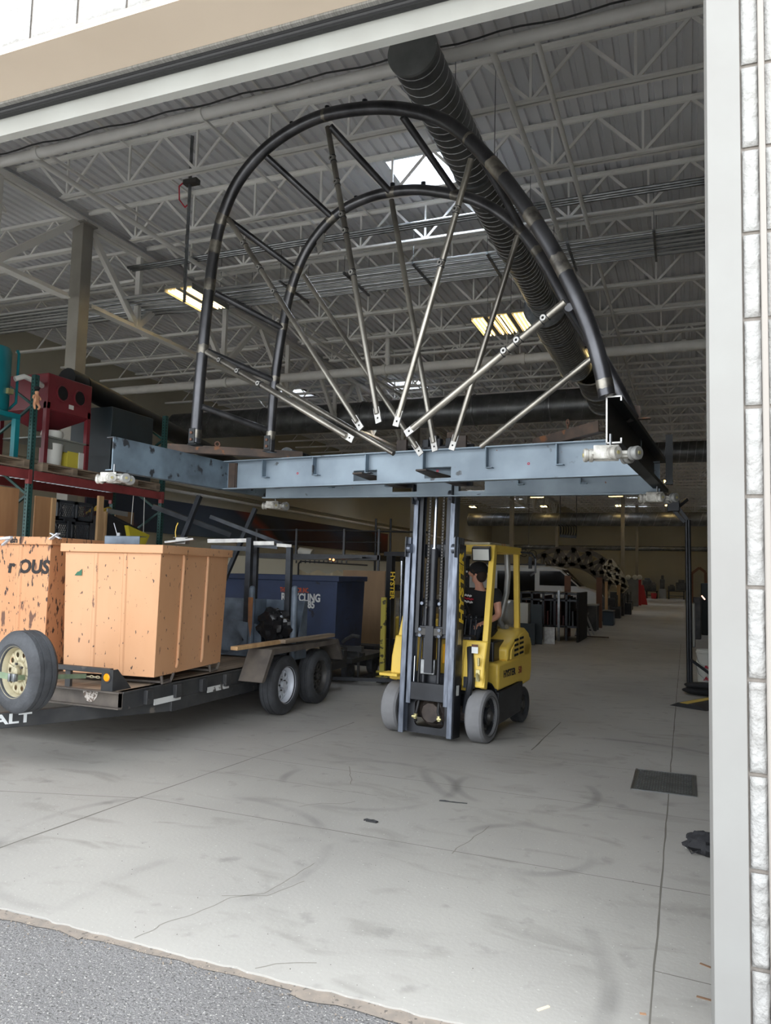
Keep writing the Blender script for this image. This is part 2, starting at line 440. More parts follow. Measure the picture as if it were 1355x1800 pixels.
# ragged asphalt edge
vs = [(-40, .6, -.012), (40, .6, -.012)]
edge = []
xs = [40, 12] + [6 - i * .06 for i in range(0, 230)] + [-12, -40]
for x in xs: edge.append((x, 3.2, -.012))
g.add(vs + edge, [tuple(range(len(vs) + len(edge)))])
struct(g, 'ground_asphalt', M_ASPH, flat=True)
g = MB(); g.add([(-90, -90, -.012), (90, -90, -.012), (90, .6, -.012), (-90, .6, -.012)], [(0, 1, 2, 3)])
struct(g, 'ground_bounce_yard', mat('pale_bounce_concrete', (214, 212, 206), .85, rgb2=(204, 202, 196), scale=.5), flat=True)  # unseen yard behind the camera, made pale to bounce light up to the ceiling
f = MB(); xe = [XR + .3] + [1.5 - q_ * .03 for q_ in range(0, 220)] + [XL - .3]
ye = [2.925 + .028 * mnoise.noise(Vector((x * 2.2, 0, 1))) + .016 * mnoise.noise(Vector((x * 13, 3, 1))) for x in xe]
top = [(x, y, 0) for x, y in zip(xe, ye)] + [(XL - .3, YF + .3, 0), (XR + .3, YF + .3, 0)]
ne = len(xe); f.add(top, [tuple(range(len(top)))])
f.add([(x, y, 0) for x, y in zip(xe, ye)] + [(x, y - .006, -.05) for x, y in zip(xe, ye)], [(q_, q_ + 1, ne + q_ + 1, ne + q_) for q_ in range(ne - 1)])
struct(f, 'floor', M_FLOOR, flat=True)
# saw cut joints as thin dark strips with real recess look
j = MB()
def joint(p0, p1, w=.006):
    p0 = Vector((*p0, .0005)); p1 = Vector((*p1, .0005)); L_ = (p1 - p0).length; k = max(2, int(L_ / .15))
    d = (p1 - p0).normalized(); nrm = Vector((-d.y, d.x, 0)); vs = []
    for i in range(k + 1):
        q = p0 + d * (L_ * i / k); a = w * (.5 + .7 * abs(mnoise.noise(q * 5.0))); jit = nrm * (.006 * mnoise.noise(q * 3.0))
        vs += [q + jit + nrm * a, q + jit - nrm * a]
    j.add(vs, [(2 * i, 2 * i + 1, 2 * i + 3, 2 * i + 2) for i in range(k)])
joint((-.14, 2.95), (-.14, 12.), .007); joint((-.14, 12), (-.14, 22), .006)
joint((-4.9, 4.30), (-3.75, 4.66), .006); joint((-3.75, 4.68), (.2, 4.62), .005); joint((-14, 4.3), (-4.9, 4.3), .006)
joint((-3.83, 3.3), (-3.75, 4.7), .011); joint((-3.75, 4.7), (-3.5, 8.0), .007)
joint((-4.3, 6.1), (.3, 6.0), .004); joint((-3, 7.15), (.3, 7.3), .003); joint((-.14, 3.65), (.3, 3.62), .004)
joint((-1.42, 7.6), (-1.38, 9.2), .009); joint((-3.6, 5.55), (-2.2, 5.5), .003)
joint((-8, 13), (3, 13), .006); joint((-8, 20), (3, 20), .006); joint((-4.5, 9.2), (-1.4, 9.25), .003)
tag(j.build('floor_joints', mat('joint_dark', (104, 100, 93), .95), flat=True), kind='structure')
c = MB()
for pts in ([(-2.35, 2.95), (-2.34, 3.1), (-2.26, 3.28), (-2.2, 3.5), (-2.08, 3.62), (-2.05, 3.8), (-2.02, 4.1)],
            [(-1.72, 2.95), (-1.66, 3.02), (-1.5, 3.1)], [(-2.26, 3.5), (-2.05, 3.6), (-1.95, 3.85)], [(-2.6, 5.0), (-2.5, 5.15), (-2.35, 5.2), (-2.3, 5.3)],
            [(-2.75, 6.2), (-2.6, 5.9), (-2.5, 5.7)], [(-1.35, 4.6), (-1.3, 4.9), (-1.25, 5.2)]):
    pp = [Vector((a, b, .0006)) for a, b in pts]
    for a, b in zip(pp, pp[1:]):
        d = (b - a); k = 6
        for i in range(k):
            q0 = a + d * (i / k); q1 = a + d * ((i + 1) / k)
            q0 = q0 + Vector((.02 * mnoise.noise(q0 * 9), .0, 0)); q1 = q1 + Vector((.02 * mnoise.noise(q1 * 9), 0, 0))
            nr = Vector((-(q1 - q0).y, (q1 - q0).x, 0)).normalized() * .003
            c.add([q0 + nr, q0 - nr, q1 - nr, q1 + nr], [(0, 1, 2, 3)])
tag(c.build('floor_cracks', mat('crack_grey', (122, 118, 110), .95), flat=True), kind='structure')
# pebbles and grit along the asphalt edge
gr = MB()
for i in range(900):
    x = random.uniform(-4.6, 1.0); y = 2.90 - abs(random.gauss(0, .05)) if random.random() < .75 else random.uniform(1.9, 2.9)
    r = random.uniform(.002, .007); q = Vector((x, y, -.012 + r * .5))
    gr.add([q + Vector((random.uniform(.6, 1) * r * a, random.uniform(.6, 1) * r * b, random.uniform(.6, 1) * r * c_)) for a, b, c_ in ((1, 0, 0), (0, 1, 0), (-1, 0, 0), (0, -1, 0), (0, 0, 1), (0, 0, -1))],
           [(0, 1, 4), (1, 2, 4), (2, 3, 4), (3, 0, 4), (1, 0, 5), (2, 1, 5), (3, 2, 5), (0, 3, 5)])
tag(gr.build('gravel', mat('grit', (150, 138, 124), .9, rgb2=(110, 104, 98), scale=30), flat=True), 'loose grit and pebbles along the broken asphalt edge', 'gravel', kind='stuff')
di = MB()
for (x0, w_) in ((-4.2, .06), (-2.9, .035), (-2.05, .03), (-1.5, .08), (-.95, .03)):
    pts = []
    for i in range(24):
        x = x0 + i * .07; pts.append((x, 2.90 - w_ * (.6 + .5 * mnoise.noise(Vector((x * 6, w_, 0)))), -.010 + w_ * .03))
    for i in range(23, -1, -1):
        x = x0 + i * .07; pts.append((x, 2.93 + .015 * mnoise.noise(Vector((x * 9, 5, 0))), -.010 + w_ * .03))
    nn_ = 24
    di.add(pts, [(i, i + 1, 2 * nn_ - 2 - i, 2 * nn_ - 1 - i) for i in range(nn_ - 1)])
tag(di.build('edge_dirt', mat('sandy_dirt', (138, 127, 116), .95, rgb2=(122, 114, 106), scale=16, spots=(92, 86, 80), spot_scale=40, spot_lo=.6), flat=True), 'sandy dirt gathered along the asphalt edge', 'dirt', kind='stuff')

# front wall with the door opening (split-face blocks outside)
w = MB()
w.bx(-40, -17.6, WY0 + .02, WY1, -.3, 9.4); w.bx(-17.6, -9.8, WY0 + .02, WY1, DOOR_Z + .01, 9.4); w.bx(-9.8, DOOR_L, WY0 + .02, WY1, -.3, 9.4); w.bx(DOOR_R + .11, 40, WY0 + .02, WY1, -.3, 9.4); w.bx(DOOR_L, DOOR_R + .11, WY0 + .02, WY1, DOOR_Z + .01, 9.4)  # gap left of the door is an unseen opening added to let light in
struct(w, 'wall_front', M_SCORE, flat=True)
bk = MB(); BH = .322
def block(x0, x1, z0, z1, n=26):
    gx = .007; x0 += gx; x1 -= gx; z0 += gx; z1 -= gx
    nx = max(6, int((x1 - x0) / BH * n)); nz_ = n; vs = []
    for iz in range(nz_ + 1):
        for ix in range(nx + 1):
            x = x0 + (x1 - x0) * ix / nx; z = z0 + (z1 - z0) * iz / nz_
            e = min(ix, nx - ix, iz, nz_ - iz)
            q = Vector((x * 18, z * 18, 0))
            h = .010 + .008 * mnoise.fractal(q, 1.0, 2.0, 4) + .003 * mnoise.noise(q * 4)
            if e == 0: h = .0
            vs.append((x, WY0 + .012 - h, z))
    bk.add(vs, [(iz * (nx + 1) + ix, iz * (nx + 1) + ix + 1, (iz + 1) * (nx + 1) + ix + 1, (iz + 1) * (nx + 1) + ix) for iz in range(nz_) for ix in range(nx)])
ZB = .052
for k in range(15):
    z0 = ZB + (k - 1) * BH + .02
    block(DOOR_R + .112, .262, max(z0, 0), z0 + BH)
    for q in range(3): block(.272 + q * .34, .272 + (q + 1) * .34, max(z0, 0), z0 + BH, 26 if q == 0 else 8)
for k in range(2):
    for q in range(10):
        x0 = -4.40 + q * .336
        block(x0, x0 + .336, DOOR_Z + .035 + k * BH, DOOR_Z + .035 + (k + 1) * BH, 22)
tag(bk.build('wall_front_blocks', M_BLOCK, sharp=180), kind='structure')
wj = MB(); wj.bx(.256, .276, WY0 - .012, WY0 + .03, 0, 5.3)
tag(wj.build('trim_2', mat('score_line', (148, 142, 136), .85), bevel=.004), kind='structure')
# steel jamb on the right
jb = MB(); jb.bx(DOOR_R, DOOR_R + .112, WY0 - .004, WY0 + .006, 0, DOOR_Z); jb.bx(DOOR_R, DOOR_R + .01, WY0, WY1 + .01, 0, DOOR_Z); jb.bx(DOOR_R, DOOR_R + .1, WY1, WY1 + .01, 0, DOOR_Z)
struct(jb, 'trim_1', M_WHITE, bevel=.002)
jl = MB(); jl.bx(DOOR_L - .1, DOOR_L, WY0 - .004, WY0 + .006, 0, DOOR_Z); jl.bx(DOOR_L - .01, DOOR_L, WY0, WY1, 0, DOOR_Z)
struct(jl, 'trim_3', M_WHITE)
# soffit plate, brush, rubber, rolled door bottom
so = MB(); so.bx(DOOR_L, DOOR_R, WY0 - .005, 3.27, DOOR_Z - .008, DOOR_Z + .01); struct(so, 'trim_4', M_TAN)
so = MB(); so.bx(DOOR_L, DOOR_R + .1, WY0 - .002, WY0 + .04, DOOR_Z + .0105, DOOR_Z + .045); struct(so, 'trim_5', mat('lintel_mortar', (176, 160, 144), .8, rgb2=(160, 146, 132), scale=12), bevel=.006)
dr = thing('door_1', 'rolled up shop door with brush seal and black rubber bottom edge', 'door', (0, 3.4, 4.4)); dr['kind'] = 'structure'; 
b_ = MB(); b_.bx(DOOR_L, DOOR_R, 3.272, 3.30, DOOR_Z - .02, DOOR_Z + .05); b_.build('brush_seal', M_BRUSH, dr, local=False)
b_ = MB(); b_.bx(DOOR_L, DOOR_R, 3.302, 3.375, DOOR_Z - .035, DOOR_Z + .02); b_.path([(DOOR_L, 3.32, DOOR_Z - .035), (DOOR_R, 3.32, DOOR_Z - .035)], .014, 8); b_.build('rubber_edge', M_RUBBER, dr, local=False)
b_ = MB(); b_.bx(DOOR_L, DOOR_R, 3.38, 3.44, 4.425, 5.0); b_.build('lintel_angle', M_LINTEL, dr, local=False)

# other walls
w = MB(); w.bx(XL - .3, XR + .3, YF, YF + .3, 0, 9.4); struct(w, 'wall_back', M_CREAM, flat=True)
w = MB(); w.bx(XL - .3, XL, WY1, YF, 0, 9.4); struct(w, 'wall_left', M_CREAM, flat=True)
w = MB(); w.bx(XR, XR + .3, WY1, YF, 0, 9.4); struct(w, 'wall_right', M_CREAM, flat=True)

# corrugated roof deck with skylight openings
SKY_S = 1.25
skylights = [(-4.45, 13.0)] 
p = at_z(742, 312, ZR); skylights = [(p.x + .22, p.y - .15)]
SX0, SY0 = skylights[0]
for yy in (14.2, 28.4, 42.6, 56.8, 67): 
    for xx in ((-5.6 if yy < 20 else 0), 7.0, -10.5): skylights.append((SX0 + xx, SY0 + yy))
for yy in (0,): skylights += [(SX0 + 7.6, SY0 + yy + 2)]
rows = sorted(set(round(y, 3) for x, y in skylights))
def deck(mb, x0, x1, y0, y1):
    per = .2; k0 = math.ceil(x0 / per - 1e-6); xs = [x0]; 
    prof = []
    x = math.floor(x0 / per) * per
    while x < x1:
        for dx, dz in ((0, 0), (.11, 0), (.125, .045), (.185, .045)):
            if x0 <= x + dx <= x1: prof.append((x + dx, ZR + dz))
        x += per
    if len(prof) < 2: return
    prof = [(x0, prof[0][1])] + prof + [(x1, prof[-1][1])]
    vs = []
    for a, b in prof: vs += [(a, y0, b), (a, y1, b)]
    mb.add(vs, [(2 * i, 2 * i + 1, 2 * i + 3, 2 * i + 2) for i in range(len(prof) - 1)])
dk = MB()
ycur = WY1 - .3
hs = SKY_S / 2
for ry in rows:
    deck(dk, XL - .3, XR + .3, ycur, ry - hs)
    xcur = XL - .3
    for x in sorted(x for x, y in skylights if abs(y - ry) < .01):
        deck(dk, xcur, x - hs, ry - hs, ry + hs); xcur = x + hs
    deck(dk, xcur, XR + .3, ry - hs, ry + hs); ycur = ry + hs
deck(dk, XL - .3, XR + .3, ycur, YF + .3)
tag(dk.build('ceiling', M_DECK, flat=True, solid=0), kind='structure')
M_PANE = mat('skylight_pane', (235, 240, 245), .5, emit=(225, 236, 250), estr=SKYLIGHT)
for i, (x, y) in enumerate(skylights):
    wn = bpy.data.objects.new('window_%d' % (i + 1), None); COL.objects.link(wn); wn.location = (x, y, ZR); wn['kind'] = 'structure'
    cb = MB(); t = .03; z1 = .85
    for a, b, c_, d in ((-hs - t, -hs, -hs - t, hs + t), (hs, hs + t, -hs - t, hs + t), (-hs, hs, -hs - t, -hs), (-hs, hs, hs, hs + t)): cb.bx(a, b, c_, d, -.05, z1)
    cb.build('window_curb', M_VAN if i == 0 else M_WHITE, wn)
    cb = MB(); cb.bx(-.02, .02, -hs, hs, .72, .8); cb.bx(-hs, hs, -.02, .02, .72, .8); cb.build('window_bar', M_WHITE, wn)
    cb = MB(); cb.bx(-hs, hs, -hs, hs, z1 - .02, z1); cb.build('window_pane', M_PANE, wn, flat=True)

# joists (along X), each an object of its own
JB, JT = ZR - .80, ZR - .03
jm = MB(); X0, X1 = -11.22, 7.9
for zc in (JT - .035, JB + .035):
    a, b = (X0, X1) if zc > JB + .2 else (X0 + 1.1, X1)
    jm.bx(a, b, -.07, -.012, zc + .025, zc + .033) if zc > JB + .2 else jm.bx(a, b, -.07, -.012, zc - .033, zc - .025)
    jm.bx(a, b, .012, .07, zc + .025, zc + .033) if zc > JB + .2 else jm.bx(a, b, .012, .07, zc - .033, zc - .025)
    jm.bx(a, b, -.02, -.012, zc - .033, zc + .033); jm.bx(a, b, .012, .02, zc - .033, zc + .033)
x = X0 + 1.2
while x < X1:
    jm.bar((x, 0, JB + .03), (x, 0, JT - .03), .035, .035)
    jm.bar((x, 0, JB + .03), (x + .675, 0, JT - .03), .045, .03, up=(0, 1, 0)); jm.bar((x, 0, JB + .03), (x - .675, 0, JT - .03), .045, .03, up=(0, 1, 0))
    x += 1.35
jo = struct(jm, 'roof_joist_beam', M_JOIST, sharp=20)
JY = [4.38 + 1.78 * k for k in range(42)]
jo.location.y = JY[0]; zl = jo.location.z; xl_ = jo.location.x
jm2 = MB()
for zc in (JT - .035, JB + .035): jm2.bx(-18.95, -11.5, -.06, .06, zc - .03, zc + .03)
x = -18.2
while x < -11.9:
    jm2.bar((x, 0, JB + .03), (x + .675, 0, JT - .03), .03, .03); jm2.bar((x + 1.35, 0, JB + .03), (x + .675, 0, JT - .03), .03, .03); x += 1.35
jo2 = struct(jm2, 'roof_joist_beam', M_JOIST, sharp=20); jo2.location.y = JY[0]
for y in JY[1:]:
    for src in (jo, jo2):
        if any(abs(y - q) < .05 for q in ()): continue
        c_ = src.copy(); COL.objects.link(c_); c_.location.y = y
# bridging angles along Y
for x in (-9.3, -6.4, 1.9):
    b_ = MB(); b_.bar((x, WY1, JB + .06), (x, YF, JB + .06), .04, .04); struct(b_, 'bridging_beam', M_JOIST)
    b_ = MB(); b_.bar((x + .6, WY1, JT - .08), (x + .6, YF, JT - .08), .035, .035); struct(b_, 'bridging_beam', M_JOIST)
# joist girder and columns along X = -11.7
GX = -11.36; GT, GB = ZR - .17, 6.95
gd = MB()
def girder(mb, y0, y1, npan=8):
    mb.bx(GX - .10, GX - .02, y0, y1, GT - .1, GT + .0); mb.bx(GX + .02, GX + .10, y0, y1, GT - .1, GT)
    mb.bx(GX - .12, GX + .12, y0, y1, GT - .012, GT)
    mb.bx(GX - .10, GX + .10, y0 + .3, y1 - .3, GB - .012, GB + .012); mb.bx(GX - .03, GX - .015, y0 + .3, y1 - .3, GB, GB + .1); mb.bx(GX + .015, GX + .03, y0 + .3, y1 - .3, GB, GB + .1)
    P = (y1 - y0) / npan
    for k in range(npan):
        a = y0 + k * P
        if k % 2 == 0: mb.bar((GX, a + .1, GT - .06), (GX, a + P, GB + .06), .13, .10, up=(1, 0, 0))
        else: mb.bar((GX, a, GB + .06), (GX, a + P - .1, GT - .06), .13, .10, up=(1, 0, 0))
        if k % 2 == 0: mb.bar((GX, a + P, GB), (GX, a + P, GT), .12, .10)
for y0, y1 in ((3.4, 11.5), (11.5, 32.), (32., 52.5), (52.5, 72.5)):
    gd = MB(); girder(gd, y0 + .02, y1 - .02, 4 if y0 < 10 else 12); struct(gd, 'roof_girder_beam', M_JOIST)
for y in (11.5, 32., 52.5, 72.5):
    cm = MB(); cm.bx(GX - .14, GX + .14, y - .14, y + .14, 0, GT - .12); cm.bx(GX - .2, GX + .2, y - .2, y + .2, 0, .03); cm.bx(GX - .2, GX + .2, y - .2, y + .2, GT - .13, GT - .1)
    struct(cm, 'column', M_COL, bevel=.01)
for x, y in ((-3.9, 52.5), (3.9, 32.), (3.9, 52.5), (-3.9, 68)):
    cm = MB(); cm.bx(x - .12, x + .12, y - .12, y + .12, 0, JB); struct(cm, 'column', M_COL)

# ================================================================== PIPES, DUCTS, LAMPS
def pipe(name, m, label, p0, p1, r, couplings=(), cat='pipe', group=None, n=14):
    p0 = Vector(p0); p1 = Vector(p1)
    b = MB(); b.tube(p0, p1, r, n=n)
    d = (p1 - p0)
    for t in couplings:
        q = p0 + d * t; dn = d.normalized()
        b.tube(q - dn * .05, q + dn * .05, r * 1.25, n=n)
    return one(b, name, m, label, cat, group)
P0 = at_z(340, 205, 7.93); PY = P0.y
pipe('sprinkler_main', M_PIPEW, 'thick white sprinkler pipe running just inside the door head', (-18.9, PY, 7.93), (7.9, PY, 7.93), .075, [i / 9 + .03 for i in range(9)])
b = MB()
for i in range(60):
    x = -14 + i * .25
    if i: b.tube((xp, PY - .06, 8.03 + .02 * math.sin(i * 1.3)), (x, PY - .06, 8.03 + .02 * math.sin((i + 1) * 1.3)), .012, n=5)
    xp = x
one(b, 'loose_cable', M_RUBBER, 'black cable draped along the top of the sprinkler pipe by the door', 'cable')
px = at_z(59, 277, 7.97); pipe('sprinkler_branch_pipe', M_PIPEW, 'white branch pipe running back under the joists beside the roof girder', (px.x, PY + .05, 7.97), (px.x, 60, 7.97), .045, [.1, .3, .5])
px = at_z(690, 155, 7.97); pipe('sprinkler_branch_pipe', M_PIPEW, 'white branch pipe running back under the joists behind the round duct', (-1.6, PY + .05, 7.99), (-1.6, 60, 7.99), .035, [.1, .3])
px = at_z(880, 130, 8.0); pipe('sprinkler_branch_pipe', M_PIPEW, 'white branch pipe running back under the joists near the wall on the jamb side', (px.x, PY + .05, 8.0), (px.x, 60, 8.0), .04, [.1, .3])
q = at_z(900, 632, 7.45); pipe('white_main_pipe', M_PIPEW, 'thick white pipe crossing the hall in front of the long cross duct', (-18.5, q.y, 7.45), (7.9, q.y, 7.45), .13, [.2, .4, .55, .7, .85])
q2 = at_y(683, 556, q.y); pipe('drop_pipe', M_PIPEW, 'short vertical white pipe rising from the crossing main pipe', (q2.x, q.y, 7.5), (q2.x, q.y, 8.6), .07, [.3, .9])
# conduit rack: many thin conduits side by side
ra = at_z(1100, 412, 7.86)
rk = thing('conduit_rack', 'rack of parallel grey conduits crossing under the roof joists', 'conduit rack', (-5, ra.y, 7.8))
NC = 14
M_CONDUIT = mat('conduit_paint', (176, 176, 176), .5, .2)
for k in range(NC):
    y = ra.y + .085 * k; b = MB()
    pts = [(7.9, y, 7.86), (-9.0 - .03 * k, y, 7.86), (-9.5 - .06 * k, y - .35, 7.72), (-10.2 - .06 * k, y - .85, 7.55), (-11.0, y - 1.0, 7.5), (-18.9, y - 1.0, 7.5)]
    b.path(pts, .020 if k % 3 else .030, 8); b.build('conduit', M_GALV if k % 2 else M_CONDUIT, rk, local=False)
for i in range(12):
    x = 7 - i * 1.5; b = MB(); b.bx(x - .02, x + .02, ra.y - .1, ra.y + 1.25, 7.79, 7.83)
    for yy in (ra.y - .06, ra.y + 1.2): b.tube((x, yy, 7.8), (x, yy, 8.7), .006, n=6)
    b.build('hanger', M_GALV, rk, local=False)
rk2 = thing('cable_tray', 'narrow pair of conduits crossing just above the conduit rack', 'conduit rack', (-5, ra.y - .9, 7.9))
for k in range(3):
    b = MB(); y = ra.y - 1.3 + .08 * k; b.tube((7.9, y, 8.02), (-11.0, y, 8.02), .03, n=8); b.build('conduit', M_GALV, rk2, local=False)

# spiral ducts
def spiral_duct(name, label, p0, p1, r, ribs=.15, cap0=False, cap1=False, rr=.012, flange=None, m=None, hang=()):
    p0 = Vector(p0); p1 = Vector(p1); L_ = (p1 - p0).length; d = (p1 - p0) / L_
    t = thing(name, label, 'duct', p0)
    prof = []; k = int(L_ / ribs)
    for i in range(k + 1):
        h = min(L_, i * ribs); prof += [(r, h)]
    b = MB(); b.lathe([(r, 0), (r, L_)], p0, d, 40); b.build('duct_wall', m or M_DUCT, t, local=False, sharp=50)
    b = MB(); xx_ = d.cross(Vector((0, 0, 1))).normalized(); yy_ = xx_.cross(d); nt_ = 20 * k
    b.path([p0 + d * (ribs * i / 20) + (xx_ * math.cos(2 * PI * i / 20) + yy_ * math.sin(2 * PI * i / 20)) * (r + .002) for i in range(nt_ + 1)], rr * .42, 5)
    b.build('seam', M_SEAM, t, local=False, sharp=50)
    if cap0 or cap1:
        b = MB()
        if cap0: b.lathe([(0, 0.0), (r - .02, 0.0), (r + .012, .01), (r + .012, .05), (r, .06)], p0 - d * .01, d, 40)
        if cap1: b.lathe([(0, 0.0), (r - .02, 0.0), (r + .012, .01), (r + .012, .05), (r, .06)], p1 + d * .01, -d, 40)
        b.build('end_cap', M_CAP, t, local=False)
    for (h, rf) in flange or ():
        b = MB(); b.lathe([(r, h), (rf, h), (rf, h + .04), (r, h + .04)], p0, d, 40); b.build('flange', M_GALV, t, local=False)
    for h in hang:
        q = p0 + d * h; b = MB(); b.tube(q + Vector((-r - .02, 0, 0)), Vector((q.x - r - .02, q.y, ZR)), .006, n=5); b.tube(q + Vector((r + .02, 0, 0)), Vector((q.x + r + .02, q.y, ZR)), .006, n=5)
        b.lathe([(r + .005, -.02), (r + .02, -.02), (r + .02, .02), (r + .005, .02)], q, d, 30); b.build('hanger', M_GALV, t, local=False)
    return t
DZ = 7.2; a0 = at_z(724, 88, DZ); DX = a0.x
a1 = at_z(948, 540, DZ)
spiral_duct('spiral_duct', 'slim dark spiral duct ending in a round cap near the door head', (DX, a0.y, DZ), (DX, a1.y, DZ), .265, cap0=True, hang=(2.5, 5, 7.4))
spiral_duct('spiral_duct', 'wider spiral duct section beyond the slim capped duct', (DX, a1.y, DZ), (DX, a1.y + 4.6, DZ), .40, ribs=.16, cap0=False, flange=((0, .44), (4.55, .44)), hang=(1.5,))
b = MB(); b.lathe([(.26, -.01), (.40, 0), (.40, .02), (.26, .02)], (DX, a1.y, DZ), (0, 1, 0), 40); one(b, 'duct_collar', M_GALV, 'round collar where the slim duct meets the wider section', 'duct')
spiral_duct('spiral_duct', 'far round duct section dropping towards the cross duct', (DX + .35, a1.y + 4.7, DZ - .05), (DX + .35, a1.y + 8.4, DZ - .1), .44, ribs=.5, flange=((.0, .48), (1.8, .48), (3.6, .48)))
CY = a1.y + 8.9
spiral_duct('cross_duct', 'long dark round duct crossing the hall behind the spoked frame', (-18.5, CY, DZ - .05), (DX + .7, CY, DZ - .05), .5, ribs=.6, flange=((4, .53), (8, .53), (12, .53), (14.5, .53)), rr=.006)
spiral_duct('cross_duct', 'second round duct crossing the hall farther back behind the right steel channel', (-17, 34, DZ - .1), (7.9, 34, DZ - .1), .45, ribs=.3, rr=.02)
spiral_duct('cross_duct', 'big dark duct crossing the deep end of the hall above the aisle', (-16, 58, 6.05), (7.9, 58, 6.05), .50, ribs=1.0, rr=.02)
spiral_duct('cross_duct', 'thin pale duct crossing just in front of the far wall', (-16, 74, 4.55), (7.9, 74, 4.55), .22, ribs=1.0, rr=.01)
spiral_duct('wall_duct', 'round duct with a closed end hanging near the left wall over the mural', (-15.2, 27, 6.4), (-15.2, 38.5, 6.4), .3, ribs=1.2, cap0=True, m=M_DARKPAINT)
q = at_z(620, 896, 5.9); spiral_duct('wall_duct', 'slender pale duct with a round end cap behind the lifted mast', (q.x, q.y, 5.9), (q.x, q.y + 24, 5.9), .26, ribs=1.2, cap0=True, m=M_GALV)

# high-bay lamps
M_TUBE = mat('lamp_tube', (255, 230, 170), .4, emit=(255, 222, 150), estr=LAMP)
def highbay(loc, rz, label, group=None):
    t = thing('high_bay_lamp', label, 'lamp', loc, rz, group)
    b = MB()
    b.bx(-.66, .66, -.34, .34, .03, .09); b.bx(-.66, .66, -.05, .05, .0, .03)
    for s_ in (-1, 1):
        b.bx(-.66, .66, s_ * .34 - .012, s_ * .34 + .012, -.03, .05)
    b.build('reflector', M_WHITE, t)
    for k in range(6):
        y = (-.28 + .088 * k) if k < 3 else (.28 - .088 * (k - 3))
        b = MB(); b.tube((-.6, y, .005), (.6, y, .005), .013, n=6); b.build('tube', M_TUBE, t)
    b = MB(); b.tube((-.5, 0, .085), (-.5, 0, ZR - loc[2] + .02), .005, n=4); b.build('hanger', M_GALV, t); b = MB(); b.tube((.5, 0, .085), (.5, 0, ZR - loc[2] + .02), .005, n=4); b.build('hanger', M_GALV, t)
    return t
LZ = 7.35
q = at_z(347, 527, LZ); lp0 = highbay((q.x, q.y, LZ), PI / 2, 'glowing high bay lamp beside the left leg of the big front hoop')
for (u, v, lb) in ((866, 575, 'glowing high bay lamp beside the wider spiral duct, first of the bright pair'), (906, 569, 'glowing high bay lamp tight against the wider spiral duct'),
                   (1026, 628, 'glowing high bay lamp behind the right side of the front hoop'), (1001, 732, 'small glowing lamp under the cross duct end by the rusty bar'), (700, 745, 'small glowing lamp seen between the spoke ends below the cross duct')):
    q = at_z(u, v, LZ); copy_tree(lp0, (q.x, q.y, LZ), PI / 2, lb)
KIDS[lp0.name] = kids(lp0)
ORD = ('first', 'second', 'third', 'fourth', 'fifth', 'sixth')
for yy in (36, 43, 50, 57, 64, 71):
    for xx in (-15, -9.5, -4.5, -1.2, 2.4):
        if (yy, xx) == (36, -1.2): continue
        c_ = copy_tree(lp0, (xx + .4 * math.sin(yy * 3 + xx), yy, LZ - .4), PI / 2 if yy % 2 else 0, 'small glowing high bay lamp in %s far row from door, %s from mural wall' % (ORD[(36, 43, 50, 57, 64, 71).index(yy)], ORD[(-15, -9.5, -4.5, -1.2, 2.4).index(xx)])); c_['group'] = 'far high bay lamps'; c_.scale = (.7, .7, 1.3)
# power drop by the left leg
q = at_z(334, 322, 8.05); qb = at_y(331, 530, q.y)
t = thing('power_drop_pole', 'thin grey service drop pole hanging above the left end of the frame', 'service pole', (q.x, q.y, qb.z))
b = MB(); b.tube((q.x, q.y, qb.z), (q.x, q.y, ZR + .02), .028, n=10); b.build('pole', M_GALV, t, local=False)
b = MB(); b.bx(q.x - .10, q.x + .16, q.y - .06, q.y + .06, 8.02, 8.10); b.build('junction_box', M_RIMD, t, local=False)
b = MB(); b.path([(q.x - .1, q.y - .02, 8.08), (q.x - .2, q.y - .02, 8.02), (q.x - .2, q.y, 7.8), (q.x - .08, q.y, 7.65), (q.x, q.y, 7.7)], .012, 6); b.build('red_hose', M_REDP, t, local=False)

# left wall: mural and rails
def mural_material():
    m = bpy.data.materials.new('mural_paint'); m.use_nodes = True; nt = m.node_tree; N = nt.nodes; L = nt.links; b = N['Principled BSDF']
    tc = N.new('ShaderNodeTexCoord'); mp = N.new('ShaderNodeMapping'); mp.inputs['Scale'].default_value = (1, .10, .25); L.new(tc.outputs['Object'], mp.inputs[0])
    n = N.new('ShaderNodeTexNoise'); n.inputs['Scale'].default_value = 0.55; n.inputs['Detail'].default_value = 2; L.new(mp.outputs[0], n.inputs['Vector'])
    r = N.new('ShaderNodeValToRGB'); L.new(n.outputs['Fac'], r.inputs[0]); e = r.color_ramp.elements
    e[0].position = .30; e[0].color = s2l((40, 30, 36)) + (1,); e[1].position = .72; e[1].color = s2l((150, 150, 150)) + (1,)
    for p_, c_ in ((.42, (62, 36, 38)), (.47, (44, 52, 70)), (.52, (36, 34, 40)), (.56, (128, 58, 46)), (.60, (52, 60, 78)), (.66, (70, 84, 100))):
        k = e.new(p_); k.color = s2l(c_) + (1,)
    L.new(r.outputs[0], b.inputs['Base Color']); b.inputs['Roughness'].default_value = .7
    return m
b = MB(); b.bx(XL + .02, XL + .10, 20.0, 48.0, 3.0, 4.32)
one(b, 'mural_banner', mural_material(), 'long painted banner in dark blue, grey and red along the left wall', 'mural')
pipe('wall_rail_pipe', M_PIPEW, 'pale pipe running along the left wall just above the painted banner', (XL + .15, 18, 4.72), (XL + .15, 70, 4.72), .06)
b = MB(); b.bx(XL + .02, XL + .2, 8, 70, 4.95, 5.15); one(b, 'wall_tray', M_CREAM, 'cream cable trough running along the left wall above the banner', 'trough')

